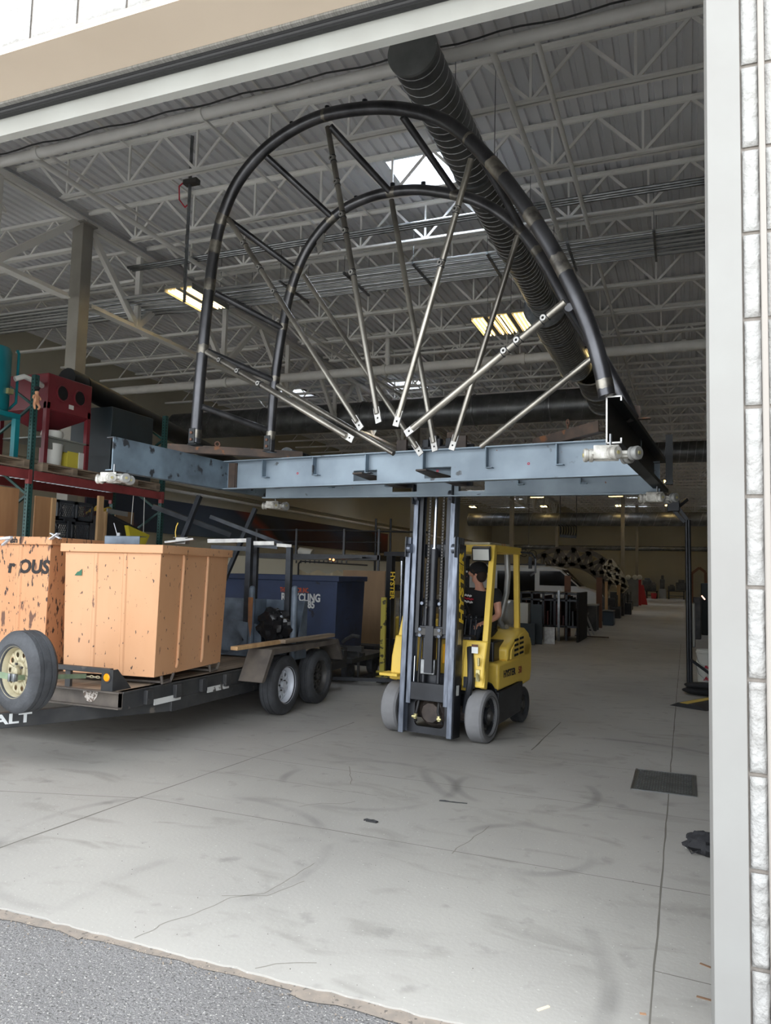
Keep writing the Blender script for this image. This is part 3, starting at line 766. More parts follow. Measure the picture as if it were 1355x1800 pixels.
# ================================================================== LIFTED STEEL FRAME
ZT, ZBm = 2.87, 2.56
FR = thing('steel_hoop_assembly', 'big lifted steel frame with two bent pipe hoops, spokes and blue grey channels', 'steel frame', (-2.5, 6.8, ZBm))
def fb(mb, name, m, parent=None, **k): return mb.build(name, m, parent or FR, local=False, **k)
# side channels
LA, LB = Vector((-4.83, 5.40, 0)), Vector((-4.60, 8.06, 0))
RA, RB = Vector((-.475, 4.98, 0)), Vector((-.26, 7.95, 0))
def channel(name, A, B, side, m, lip=0.0, th=.010, fl=.085):
    d = (B - A).normalized(); nx = Vector((d.y, -d.x, 0)) * side
    def P(a, z): return A + nx * a + Vector((0, 0, z))
    def Q(a, z): return B + nx * a + Vector((0, 0, z))
    prof = [(0, ZBm), (fl, ZBm)] + ([(fl, ZBm + lip), (fl - th, ZBm + lip)] if lip else []) + [(fl - (th if lip else 0), ZBm + th), (th, ZBm + th), (th, ZT - th), (fl - (th if lip else 0), ZT - th)] + \
           ([(fl - th, ZT - lip), (fl, ZT - lip)] if lip else []) + [(fl, ZT), (0, ZT)]
    b = MB(); b.loft([[P(*q) for q in prof], [Q(*q) for q in prof]])
    return fb(b, name, m, bevel=.0015, flat=True)
channel('side_channel', LA, LB, -1, M_BLUEDARK)
rc = channel('side_channel', RA, RB, 1, M_DARKPAINT, lip=.035, fl=.10)
b = MB()
# bright cut edge on the near end of the right channel
for (x0, x1, z0, z1) in ((0, .010, ZBm, ZT), (0, .10, ZT - .010, ZT), (0, .10, ZBm, ZBm + .010), (.09, .10, ZT - .035, ZT), (.09, .10, ZBm, ZBm + .035)):
    d = (RB - RA).normalized(); nx = Vector((d.y, -d.x, 0)); o = RA - d * .002
    b.add([o + nx * x0 + Vector((0, 0, z0)), o + nx * x1 + Vector((0, 0, z0)), o + nx * x1 + Vector((0, 0, z1)), o + nx * x0 + Vector((0, 0, z1)),
           o + d * .004 + nx * x0 + Vector((0, 0, z0)), o + d * .004 + nx * x1 + Vector((0, 0, z0)), o + d * .004 + nx * x1 + Vector((0, 0, z1)), o + d * .004 + nx * x0 + Vector((0, 0, z1))],
          [(0, 1, 2, 3), (4, 7, 6, 5), (0, 4, 5, 1), (1, 5, 6, 2), (2, 6, 7, 3), (3, 7, 4, 0)])
fb(b, 'cut_edge', M_ALU, rc, flat=True)
# cross beams with fork slots
def crossbeam(A, B, slots, tabs, us_tab=None, ZBm=ZBm, ZT=ZT, zsl=None):
    A = Vector(A); B = Vector(B); L_ = (B - A).length; d = (B - A).normalized(); n_ = Vector((d.y, -d.x, 0))  # towards viewer
    def box(mb, s0, s1, a0, a1, z0, z1):
        vs = [A + d * s + n_ * a + Vector((0, 0, z)) for z in (z0, z1) for s, a in ((s0, a0), (s1, a0), (s1, a1), (s0, a1))]
        mb.add(vs, [(0, 3, 2, 1), (4, 5, 6, 7), (0, 1, 5, 4), (1, 2, 6, 5), (2, 3, 7, 6), (3, 0, 4, 7)])
    b = MB(); cuts = sorted(slots); s = 0
    zs0, zs1 = zsl or (ZBm + .045, ZBm + .15)
    for c0, c1 in cuts:
        box(b, s, c0, 0, .008, ZBm, ZT); box(b, c0, c1, 0, .008, ZBm, zs0); box(b, c0, c1, 0, .008, zs1, ZT); s = c1
    box(b, s, L_, 0, .008, ZBm, ZT)
    box(b, 0, L_, 0, .09, ZT - .010, ZT); box(b, 0, L_, 0, .09, ZBm, ZBm + .010)
    bm_ = fb(b, 'cross_beam', M_BLUEGREY, flat=True)
    for s in tabs:
        b = MB(); box(b, s - .005, s + .005, .008, .075, ZT - .19, ZT - .010); box(b, s - .005, s + .06, .008, .075, ZT - .197, ZT - .19); fb(b, 'stiffener_tab', M_DARKPAINT if us_tab else M_BLUEDARK, bm_, flat=True)
    return A, d, n_, L_, bm_
# front beam position: measured along its top edge
A1 = Vector((-4.79, 7.06, 0)); B1 = Vector((-.34, 6.61, 0))
def s_on(A, B, u, v=820):
    d = (B - A).normalized(); n_ = Vector((d.y, -d.x, 0)); q = at_plane(u, v, A, n_); return (q - A).dot(d)
A2 = at_z(470, 877, 2.50); B2 = at_z(1160, 870, 2.50); A2.z = B2.z = 0
A2 = A2 + (A2 - B2).normalized() * .02
slots1 = [(s_on(A1, B1, 622, 838), s_on(A1, B1, 663, 838)), (s_on(A1, B1, 747, 832), s_on(A1, B1, 793, 832))]
tabs1 = [s_on(A1, B1, u) for u in (468, 556, 648, 748, 858, 981)]
slots2 = [(s_on(A2, B2, 690, 862), s_on(A2, B2, 733, 862)), (s_on(A2, B2, 806, 860), s_on(A2, B2, 852, 860))]
tabs2 = [s_on(A2, B2, u, 860) for u in (485, 580, 680, 912, 1021)]
_, dB, nB, LB1, beam1 = crossbeam(A1, B1, slots1, tabs1)
crossbeam(A2, B2, slots2, tabs2, ZBm=2.50, ZT=2.81, zsl=(2.56, 2.70))
for u, v in ((929, 815), (523, 832), (769, 828)):
    s_ = s_on(A1, B1, u, v); q = at_plane(u, v, A1 + nB * .010, nB); b = MB(); b.lathe([(.006, 0), (.012, 0), (.012, .001), (.006, .001)], q, nB, 16); fb(b, 'painted_mark', M_REDP, beam1)
# hoops
PL = Vector((-4.389, 6.016, 0)); PR = Vector((-.463, 4.972, 0))
RL = Vector((-3.868, 6.535, 0)); RR = Vector((-.356, 5.718, 0))
axF = (PR - PL).normalized(); nF = Vector((-axF.y, axF.x, 0)); axR = (RR - RL).normalized(); nR = Vector((-axR.y, axR.x, 0))
def hp(u, v, front=True): return at_plane(u, v, PL if front else RL, nF if front else nR)
def catmull(pts, k=8):
    pts = [Vector(p) for p in pts]; P = [pts[0] * 2 - pts[1]] + pts + [pts[-1] * 2 - pts[-2]]; out = []
    for i in range(1, len(P) - 2):
        for j in range(k):
            t = j / k; a, b_, c_, d_ = P[i - 1:i + 3]
            out.append(.5 * ((2 * b_) + (c_ - a) * t + (2 * a - 5 * b_ + 4 * c_ - d_) * t * t + (3 * b_ - a - 3 * c_ + d_) * t * t * t))
    return out + [pts[-1]]
hF = [(343, 778), (352, 660), (364, 540), (376, 445), (392, 378), (422, 314), (476, 254), (552, 209), (636, 191), (716, 193), (790, 218), (858, 280), (922, 362), (980, 455), (1030, 560), (1055, 640), (1067, 697)]
hR = [(474, 795), (482, 680), (497, 575), (514, 500), (542, 435), (590, 378), (648, 347), (714, 334), (776, 338), (845, 356), (908, 398), (957, 462), (1003, 545), (1050, 618), (1090, 690), (1112, 737)]
b = MB(); ptsF = catmull([hp(u, v) for u, v in hF]); b.path(ptsF, .054, 20); hoopF = fb(b, 'front_hoop', M_BLACKST)
b = MB(); ptsR = catmull([hp(u, v, False) for u, v in hR]); b.path(ptsR, .047, 20); hoopR = fb(b, 'rear_hoop', M_BLACKST)
def sleeve(pts, u, v, front, hoop, r, ln=.07):
    q = hp(u, v, front); i = min(range(len(pts)), key=lambda k: (pts[k] - q).length)
    i = max(1, min(len(pts) - 2, i)); t = (pts[i + 1] - pts[i - 1]).normalized(); c0 = pts[i]
    b = MB(); rings = []
    n = 20; a = t.cross(Vector((0, 0, 1)) if abs(t.z) < .9 else Vector((1, 0, 0))).normalized(); c_ = t.cross(a)
    for s_ in (-1, 1):
        ring = []
        for j in range(n):
            w = 2 * PI * j / n; h = s_ * (ln / 2 + .015 * mnoise.noise(Vector((j * 1.7, u * .1, s_ * 3))))
            ring.append(c0 + t * h + a * math.cos(w) * (r + .0012) + c_ * math.sin(w) * (r + .0012))
        rings.append(ring)
    b.loft(rings, cap=False); fb(b, 'ground_patch', M_BARE, hoop)
for u, v, l_ in ((400, 386, .16), (376, 436, .20), (366, 505, .18), (357, 620, .14), (343, 760, .14), (876, 305, .3), (932, 392, .2), (988, 470, .25), (1058, 680, .1), (576, 205, .05), (828, 248, .05)):
    sleeve(ptsF, u, v, True, hoopF, .054, l_ * .62)
for u, v, l_ in ((583, 384, .16), (518, 474, .1), (514, 505, .1), (497, 580, .1), (484, 672, .08), (474, 770, .14), (688, 338, .14), (800, 342, .12), (915, 405, .16), (940, 445, .12)):
    sleeve(ptsR, u, v, False, hoopR, .047, l_ * .62)
# little stubs on top of the hoops
for u, v, fr in ((513, 220, 1), (575, 192, 1), (641, 181, 1), (626, 350, 0), (690, 327, 0), (744, 325, 0)):
    q = hp(u, v, bool(fr)); b = MB(); b.tube(q - Vector((0, 0, .06)), q + Vector((0, 0, .025)), .022, n=12); fb(b, 'hoop_stub', M_FBLACK, hoopF if fr else hoopR)
# spacers between hoops
SP = [((401, 386), (519, 474)), ((468, 275), (586, 384)), ((580, 222), (688, 340)), ((708, 205), (800, 338)), ((838, 262), (917, 402)), ((378, 515), (499, 578)), ((364, 617), (484, 670)), ((355, 715), (474, 757)), ((1000, 540), (1040, 605))]
for (a, c_) in SP:
    b = MB(); b.tube(hp(*a), hp(*c_, False), .030, n=14); fb(b, 'spacer_tube', M_BLACKST)
# spokes
def spoke(a, c_, front, bosses, r=.024, plate=True, nb=None):
    p = hp(*a, front); q = hp(*c_, front); d = (q - p).normalized(); nn_ = nF if front else nR
    b = MB(); b.tube(p, q - d * (.05 if plate else 0), r, n=14); sp = fb(b, 'spoke', M_SPOKE)
    for (u, v) in bosses:
        w = hp(u, v, front); w = p + d * (w - p).dot(d); b = MB()
        b.lathe([(.010, -.034), (.022, -.034), (.022, .0), (.010, 0)], w, nn_, 16, close=True); fb(b, 'boss', M_ALU, sp)
        b = MB(); b.tube(w - nn_ * .033, w - nn_ * .032, .010, n=12); fb(b, 'boss_hole', M_HOLE, sp)
        b = MB(); b.tube(w - d * .028, w - d * .022, r + .004, n=14); fb(b, 'weld_ring', M_FBLACK, sp); b = MB(); b.tube(w + d * .022, w + d * .028, r + .004, n=14); fb(b, 'weld_ring', M_FBLACK, sp)
    if plate:
        x = d.cross(nn_).normalized(); b = MB(); o = q - d * .105
        vs = [o + d * s_ + x * a_ + nn_ * h for h in (-.006, .006) for s_, a_ in ((0, -.028), (.13, -.028), (.13, .028), (0, .028))]
        b.add(vs, [(0, 3, 2, 1), (4, 5, 6, 7), (0, 1, 5, 4), (1, 2, 6, 5), (2, 3, 7, 6), (3, 0, 4, 7)]); fb(b, 'end_plate', M_ALU, sp, flat=True)
        for h in (.035, .09):
            b = MB(); w = o + d * h - nn_ * .0065; b.tube(w, w - nn_ * .001, .008, n=10); fb(b, 'bolt_hole', M_HOLE, sp)
    return sp
spoke((402, 385), (633, 750), True, ((430, 428), (458, 470), (486, 510)))
spoke((576, 224), (665, 738), True, ((588, 278), (599, 317), (613, 372), (620, 400), (635, 472)))
spoke((828, 280), (697, 744), True, ((814, 370), (791, 465)))
spoke((993, 531), (717, 760), True, ((957, 560), (911, 600), (888, 618)), r=.027)
spoke((364, 619), (617, 771), True, ((388, 634), (420, 652), (457, 674)), r=.027)
spoke((534, 485), (738, 795), False, ())
spoke((688, 352), (764, 788), False, ())
spoke((910, 415), (795, 786), False, ())
spoke((1040, 630), (845, 785), False, (), plate=False)
spoke((488, 678), (692, 797), False, (), plate=False)
# small bracket on rear hoop
q = hp(560, 432, False); b = MB(); b.prism([(0, -.09), (.06, -.05), (.05, .0), (.085, .06), (.07, .11), (.03, .08), (-.02, .04)], q, axR, (0, 0, 1), .012); fb(b, 'hook_bracket', M_ALU, hoopR)
# feet of the hoops
for P_, m_ in ((PL, M_DARKPAINT), (RL, M_DARKPAINT)):
    b = MB(); b.bx(P_.x - .035, P_.x + .035, P_.y - .065, P_.y - .053, 2.885, 3.03); b.bx(P_.x - .05, P_.x + .05, P_.y - .06, P_.y + .06, 2.872, 2.882); ft = fb(b, 'hoop_foot', m_, bevel=.003)
    for z_ in (2.92, 2.985):
        b = MB(); b.tube((P_.x, P_.y - .066, z_), (P_.x, P_.y - .078, z_), .014, n=6); fb(b, 'foot_bolt', M_RUSTO, ft)
# rusty diagonal bars with lifting eyes
def rustbar(p0, p1, eyes, h=.075):
    b = MB(); p0 = Vector(p0); p1 = Vector(p1); d = (p1 - p0).normalized(); x = Vector((d.y, -d.x, 0))
    b.bar(p0, p1, .008, h); b.bar(p0 + x * -.04 + Vector((0, 0, -h / 2)), p1 + x * -.04 + Vector((0, 0, -h / 2)), .08, .008); rb = fb(b, 'rusty_angle', M_RUST, flat=True)
    for t in eyes:
        q = p0 + (p1 - p0) * t + Vector((0, 0, h / 2 + .025)); b = MB(); pts = [q + d * math.cos(w) * .024 + Vector((0, 0, math.sin(w) * .024)) for w in [2 * PI * i / 12 for i in range(13)]]
        b.path(pts, .009, 6); fb(b, 'lifting_eye', M_RUSTO, rb)
z0 = ZT + .04
q0 = at_z(294, 786, z0); q1 = at_z(532, 800, z0)
rustbar(q0, q1, (.36, .74))
q0 = at_z(936, 780, z0); q1 = at_z(1052, 748, z0 + .04); rustbar(q0, q1, (), h=.09)
# chain hanging in front of right bar
b = MB(); q = at_z(999, 775, ZT + .05)
for i in range(4):
    c0 = q + Vector((0, -.05, .03 + .042 * i)); pts = []
    for k in range(11):
        w = 2 * PI * k / 10; pts.append(c0 + (Vector((math.cos(w) * .012, 0, math.sin(w) * .028)) if i % 2 else Vector((0, math.cos(w) * .012, math.sin(w) * .028))))
    b.path(pts, .006, 6)
fb(b, 'chain', M_RUSTO, FR)
q = at_z(1118, 725, ZT + .05); b = MB(); b.bar(q - Vector((.06, 0, 0)), q + Vector((.03, 0, 0)), .01, .10); b.bar(q + Vector((-.02, 0, -.05)), q + Vector((.10, 0, -.05)), .06, .008); fb(b, 'rusty_angle', M_RUST)
q = at_z(715, 788, ZT + .01)
# roller casters hanging below the channels
def caster(c, yaw, dirty=False):
    c = Vector(c); b = MB(Matrix.Translation(c) @ Matrix.Rotation(yaw, 4, 'Z'))
    b.bx(-.11, .11, -.05, .05, -.045, -.02); b.bx(-.10, .05, -.055, -.043, -.07, .015); b.bx(-.10, .05, .043, .055, -.07, .015); b.bx(-.03, .13, -.03, .03, -.06, -.02)
    b.lathe([(0, -.01), (.035, -.01), (.05, .02), (.03, .035), (0, .035)], (-.02, 0, -.02), (0, 0, 1), 14)
    cs = fb(b, 'roller_carriage', M_CAST, bevel=.006)
    for (x, y) in ((-.13, 0), (.02, -.085), (.14, -.06), (.10, .09)):
        b = MB(Matrix.Translation(c) @ Matrix.Rotation(yaw, 4, 'Z')); a = Vector((.75, -.66, 0)) if x > 0 else Vector((-1, -.2, 0)); a.normalize()
        b.lathe([(.008, -.03), (.036, -.03), (.042, -.024), (.042, -.008), (.036, -.004), (.036, .004), (.042, .008), (.042, .024), (.036, .03), (.008, .03)], (x, y, -.04), a, 20, close=True)
        r_ = fb(b, 'roller', M_CAST if x < .1 else M_PROP, cs)
        b = MB(Matrix.Translation(c) @ Matrix.Rotation(yaw, 4, 'Z')); b.tube(Vector((x, y, -.04)) - a * .036, Vector((x, y, -.04)) + a * .036, .012, n=8); fb(b, 'axle', M_BRASS, r_)
    b = MB(); b.tube(c, c + Vector((0, 0, .09)), .008, n=8); fb(b, 'stud', M_GALV, cs)
zc = ZBm - .07
for (u, v, yw) in ((200, 840, .2), (484, 888, .2), (1073, 797, .1), (1155, 874, .1)):
    q = at_z(u, v, zc - .03); caster((q.x, q.y, zc), yw)
# upright stub and connection plates
q = at_z(1172, 850, ZBm); b = MB(); b.bar(Vector((q.x + .02, q.y, 2.55)), Vector((q.x + .02, q.y, 3.0)), .06, .06); fb(b, 'rear_stub_post', M_DARKPAINT)
b = MB(); b.bx(A1.x + .22, A1.x + .235, A1.y - .05, A1.y + .0, ZBm + .02, ZT - .02); b.bx(A1.x + .14, A1.x + .22, A1.y - .06, A1.y - .045, ZBm + .02, ZT - .02); fb(b, 'joint_plate', M_RUST)

# ================================================================== FORKLIFT (local frame: x to image right, y to the back, z up)
FY = math.radians(-8.0)
FK = thing('forklift', 'yellow and black forklift with raised three stage mast and solid grey tyres', 'forklift', (-2.43, 7.78, 0), FY)
def fk(mb, name, m, parent=None, **k): return mb.build(name, m, parent or FK, local=True, **k)
def T(x, y, z, rx=0, ry=0, rz=0): return Matrix.Translation((x, y, z)) @ Matrix.Rotation(rz, 4, 'Z') @ Matrix.Rotation(ry, 4, 'Y') @ Matrix.Rotation(rx, 4, 'X')
# wheels
for s in (-1, 1):
    x = s * .485; r = .265; b = MB()
    b.lathe([(.19, -.09), (r - .02, -.09), (r, -.07), (r, .07), (r - .02, .09), (.19, .09)], (x, 0, r), (1, 0, 0), 48, close=True); wl = fk(b, 'wheel', M_TYREG)
    b = MB(); b.lathe([(.20, -.092), (.205, -.094), (.205, .094), (.20, .092)], (x, 0, r), (1, 0, 0), 48, close=True)
    b.lathe([(.195, .085), (.19, .06), (.17, .03), (.09, .03), (.085, .075), (0, .075)] if s > 0 else [(.195, -.085), (.19, -.06), (.17, -.03), (.09, -.03), (.085, -.075), (0, -.075)], (x, 0, r), (1, 0, 0), 40); rm = fk(b, 'wheel_rim', M_FBLACK, wl)
    for k in range(8):
        w = 2 * PI * k / 8; b = MB(); c_ = (x + s * .03, math.cos(w) * .13, r + math.sin(w) * .13); b.tube(c_, (x + s * .045, c_[1], c_[2]), .011, n=6); fk(b, 'lug_nut', M_RIMD, rm)
    b = MB(); b.lathe([(0, 0), (.05, 0), (.045, .03), (0, .035)], (x + s * .075, 0, r), (s, 0, 0), 20); fk(b, 'hub_cap', M_RIMD, rm)
for s in (-1, 1):
    x = s * .42; r = .205; y = 1.28; b = MB()
    b.lathe([(.12, -.065), (r - .015, -.065), (r, -.05), (r, .05), (r - .015, .065), (.12, .065)], (x, y, r), (1, 0, 0), 40, close=True); wl = fk(b, 'wheel', M_TYRE)
    b = MB(); b.lathe([(.13, .05), (.12, .035), (.06, .03), (.05, .06), (0, .065)] if s > 0 else [(.13, -.05), (.12, -.035), (.06, -.03), (.05, -.06), (0, -.065)], (x, y, r), (1, 0, 0), 30); fk(b, 'wheel_rim', M_RIMD, wl)
# chassis
b = MB(); b.bx(-.40, .40, .12, 1.0, .14, .50); b.bx(-.50, .50, .34, 1.05, .16, .46); fk(b, 'chassis', M_FBLACK, bevel=.02)
# counterweight low dark skirt
b = MB(); pr = [(.34, .12), (1.04, .17), (1.1, .42), (1.1, .50), (.34, .46)]; b.prism(pr, (-.53, 0, 0), (0, 1, 0), (0, 0, 1), 1.06); fk(b, 'skirt', M_FBLACK, bevel=.008)
# counterweight body: loft of rounded side outline
def body_prof(w, pts, seg=4): return pts
side = [(.36, .47), (1.06, .50), (1.08, .44), (1.40, .47), (1.44, .60), (1.44, .90), (1.40, .98), (1.32, 1.02), (1.0, 1.0), (.98, .78), (.36, .76)]
b = MB(); b.prism(side, (-.52, 0, 0), (0, 1, 0), (0, 0, 1), 1.04); fk(b, 'counterweight', M_YELLOW, bevel=.045, seg=4)
# rear hood with vents
hd = [(.62, .76), (1.40, .76), (1.40, .92), (1.34, 1.04), (1.20, 1.10), (.98, 1.06), (.72, .95), (.62, .90)]
b = MB(); b.prism(hd, (-.46, 0, 0), (0, 1, 0), (0, 0, 1), .98); hood = fk(b, 'engine_hood', M_YELLOW, bevel=.03, seg=3)
b = MB(); b.prism([(.70, .775), (1.16, .775), (1.16, 1.06), (.98, 1.03), (.72, .88)], (.512, 0, 0), (0, 1, 0), (0, 0, 1), .02); pn = fk(b, 'vent_panel', M_YELLOW, bevel=.008)
for i in range(4):
    for k in range(2):
        b = MB(); y0 = .80 + k * .17; z_ = .80 + i * .055 + k * .012; b.prism([(y0, z_), (y0 + .13, z_ + .008), (y0 + .13, z_ + .034), (y0, z_ + .026)], (.5325, 0, 0), (0, 1, 0), (0, 0, 1), .003); fk(b, 'vent_slot', M_HOLE, pn, flat=True)
text('HYSTER', .105, 'lettering', M_BLKPAINT, FK, (.523, .50, .60), (0, 1, 0), (0, 0, 1), world=False, bold=.003)
text('50', .105, 'lettering', mat('red_brown_lettering', (130, 64, 40), .6), FK, (.523, .97, .60), (0, 1, 0), (0, 0, 1), world=False, bold=.003)
for o in bpy.data.objects:
    if o.name.startswith('lettering') and o.parent is FK: pass
# fender / step / cowl
b = MB(); pr = [(-.12, .56), (.0, .54), (.04, .80), (.04, 1.02), (-.02, 1.02), (-.10, .80)]
b.prism(pr, (.30, 0, 0), (0, 1, 0), (0, 0, 1), .24); fk(b, 'fender', M_YELLOW, bevel=.015)
b = MB(); b.prism(pr, (-.54, 0, 0), (0, 1, 0), (0, 0, 1), .24); fk(b, 'fender', M_YELLOW, bevel=.015)
b = MB(); b.bx(-.34, .34, -.02, .06, .50, 1.02); fk(b, 'dash_panel', M_YELLOW, bevel=.01)
b = MB(); b.bx(-.62, -.40, -.22, -.02, .60, .63); fk(b, 'step_plate', M_YELLOW, bevel=.006)
b = MB(); b.bx(-.50, .50, .36, .62, .44, .50); fk(b, 'floor_step', M_FBLACK, bevel=.01)
b = MB(); b.bx(-.42, .42, .46, 1.0, .50, .98); b.bx(-.45, .45, .06, .5, .44, .50); fk(b, 'seat_base', M_FBLACK, bevel=.015)
b = MB(); rings = []
for i in range(7):
    w = math.radians(-5 + 18 * i); rings.append([Vector((.52 + dx, math.cos(w) * .30 * 1, .265 + math.sin(w) * .33 + dz)) for dx, dz in ((-.12, 0), (.02, 0), (.02, .012), (-.12, .012))])
b.loft(rings); fk(b, 'mudguard', M_FBLACK)
# decals and small fittings on the cowl
b = MB(); b.bx(.40, .47, -.103, -.10, .90, .99); fk(b, 'warning_decal', M_WPAINT)
b = MB(); b.bx(.40, .47, -.105, -.102, .965, .99); fk(b, 'warning_decal', M_RUSTO)
b = MB(); b.bx(.455, .50, -.12, -.09, .62, .74); b.tube((.47, -.12, .70), (.51, -.16, .64), .014); b.tube((.49, -.13, .78), (.49, -.13, .86), .012); fk(b, 'cowl_valve', M_BRASS, bevel=.003)
# overhead guard
GZ = 2.03
def gbar(p0, p1, w=.07, h=.05, name='guard_post', m=M_YELLOW): b = MB(); b.bar(p0, p1, w, h, up=(0, 1, 0)); return fk(b, name, m, bevel=.008)
gbar((.52, -.08, .55), (.44, .36, GZ - .03), .062, .085); gbar((-.52, -.08, .55), (-.44, .36, GZ - .03), .062, .085)
gbar((.42, 1.20, .98), (.42, 1.14, GZ - .03), .065, .055); gbar((-.42, 1.20, .98), (-.42, 1.14, GZ - .03), .065, .055)
b = MB(); b.bx(-.47, .47, .34, .42, GZ - .08, GZ); b.bx(-.455, .455, 1.11, 1.18, GZ - .08, GZ); b.bx(-.47, -.40, .34, 1.18, GZ - .08, GZ); b.bx(.40, .47, .34, 1.18, GZ - .08, GZ); gt = fk(b, 'guard_roof', M_YELLOW, bevel=.008)
for k in range(6):
    b = MB(); x = -.30 + .12 * k; b.bx(x - .01, x + .01, .42, 1.12, GZ - .06, GZ - .01); fk(b, 'roof_bar', M_FBLACK, gt)
b = MB(); b.bx(-.2, .36, .46, 1.1, GZ, GZ + .035); fk(b, 'document_bag', M_RIM, bevel=.012)
# work light on bracket
lt = MB(T(.36, .22, GZ - .10, rx=math.radians(18), rz=math.radians(12))); lt.bx(-.10, .10, -.04, .05, -.075, .075); wlt = fk(lt, 'work_light', M_FBLACK, bevel=.012)
lt = MB(T(.36, .22, GZ - .10, rx=math.radians(18), rz=math.radians(12))); lt.bx(-.085, .085, -.046, -.041, -.06, .06); fk(lt, 'light_lens', M_LENS, wlt)
b = MB(); b.lathe([(0, 0), (.06, 0), (.06, .12), (0, .12)], (.02, .22, GZ - .02), (0, -1, .2), 20); fk(b, 'round_lamp', M_FBLACK)
b = MB(); b.path([(.46, 1.15, GZ - .05), (.58, 1.22, GZ - .06), (.60, 1.3, GZ - .12), (.60, 1.3, GZ - .28), (.54, 1.3, GZ - .32)], .012, 6); mr_ = fk(b, 'mirror_arm', M_FBLACK)
b = MB(); b.bx(.52, .56, 1.28, 1.30, GZ - .24, GZ - .1); fk(b, 'mirror', M_FBLACK, mr_)
# propane tank behind the seat and grey hose
b = MB(); b.lathe([(0, -.36), (.08, -.35), (.15, -.29), (.155, -.2), (.155, .2), (.15, .29), (.08, .35), (0, .36)], (0, 1.38, 1.26), (1, 0, 0), 28); tk = fk(b, 'fuel_tank', M_PROP)
b = MB(); b.path([(.30, 1.15, 1.95), (.31, 1.16, 1.7), (.29, 1.18, 1.5), (.24, 1.2, 1.3), (.22, 1.16, 1.15), (.28, 1.12, 1.08), (.33, 1.1, 1.1)], .035, 10); fk(b, 'grey_hose', M_PROP)
# seat, steering wheel, levers
b = MB(); b.bx(-.26, .26, .60, 1.02, .98, 1.10); st = fk(b, 'seat', M_SACK, bevel=.04, seg=3)
b = MB(T(0, 1.04, 1.30, rx=math.radians(-10))); b.bx(-.24, .24, -.05, .05, -.25, .25); fk(b, 'seat_back', M_SACK, bevel=.04, seg=3)
sw = Matrix.Translation((-.02, .34, 1.33)) @ Matrix.Rotation(math.radians(-55), 4, 'X')
b = MB(sw); b.path([(math.cos(w) * .17, math.sin(w) * .17, 0) for w in [2 * PI * i / 24 for i in range(25)]], .014, 8); b.tube((0, 0, 0), (.17, 0, 0), .012, n=6); b.tube((0, 0, 0), (-.17, 0, 0), .012, n=6); b.tube((0, 0, .0), (0, 0, -.35), .03, n=10); fk(b, 'steering_wheel', M_FBLACK)
for k in range(3):
    x = .17 + k * .06; b = MB(); b.tube((x, .22, .98), (x, .27, 1.22), .008, n=6); b.sphere((x, .27, 1.24), .022, 10, 6); fk(b, 'lever', M_FBLACK)
b = MB(); b.bx(-.33, .33, .05, .20, .96, 1.06); fk(b, 'dash_cowl', M_FBLACK, bevel=.02)
# ---- mast, tilted back slightly
MT = Matrix.Translation((0, -.27, .06)) @ Matrix.Rotation(math.radians(-2.6), 4, 'X')
def mm(): return MB(MT)
for s in (-1, 1):
    x = s * .275
    b = mm(); b.bx(x - .030, x + .030, -.085, -.070, 0, 2.02); b.bx(x - .030, x + .030, .055, .07, 0, 2.02); b.bx(x + s * .018, x + s * .030, -.085, .07, 0, 2.02); o_ = fk(b, 'outer_mast_rail', M_FRAIL, bevel=.003)
    b = mm(); b.bx(x + s * .030, x + s * .036, -.07, .1, .0, 1.95); fk(b, 'rail_side', M_FBLACK, o_)
    x2 = s * .215
    b = mm(); b.bx(x2 - .028, x2 + .028, -.06, -.045, .30, 2.62); b.bx(x2 - .028, x2 + .028, .045, .06, .30, 2.62); b.bx(x2 + s * .016, x2 + s * .028, -.06, .06, .30, 2.62); fk(b, 'middle_mast_rail', M_FRAIL, bevel=.003)
    x3 = s * .160
    b = mm(); b.bx(x3 - .024, x3 + .024, -.040, -.026, 1.02, 3.08); b.bx(x3 - .024, x3 + .024, .03, .045, 1.02, 3.08); b.bx(x3 + s * .012, x3 + s * .024, -.04, .045, 1.02, 3.08); fk(b, 'inner_mast_rail', M_FBLACK, bevel=.003)
    for z_, xx in ((1.90, s * .258), (2.46, s * .20)):
        b = mm(); b.lathe([(0, -.02), (.05, -.02), (.05, .02), (0, .02)], (xx, -.075, z_), (1, 0, 0), 20); rl = fk(b, 'mast_roller', M_FRAIL)
        b = mm(); b.bx(xx + s * .022, xx + s * .032, -.13, -.03, z_ - .09, z_ + .12); fk(b, 'roller_bracket', M_FBLACK, rl)
# cross members
for (x0, x1, y0, y1, z0, z1, nm, m_) in ((-.27, .27, .075, .11, 1.82, 1.96, 'mast_cross_member', M_FBLACK), (-.24, .24, .05, .09, 1.30, 1.38, 'mast_cross_member', M_FBLACK), (-.27, .27, .075, .11, .42, .62, 'mast_cross_member', M_FBLACK),
                                        (-.25, .25, -.055, -.03, .34, .52, 'mast_cross_member', M_FBLACK), (-.19, .19, -.02, .02, .98, 1.10, 'carriage_bar', M_FBLACK), (-.14, .14, -.05, -.02, 1.0, 1.08, 'carriage_bar', M_RIMD)):
    b = mm(); b.bx(x0, x1, y0, y1, z0, z1); fk(b, nm, m_, bevel=.006)
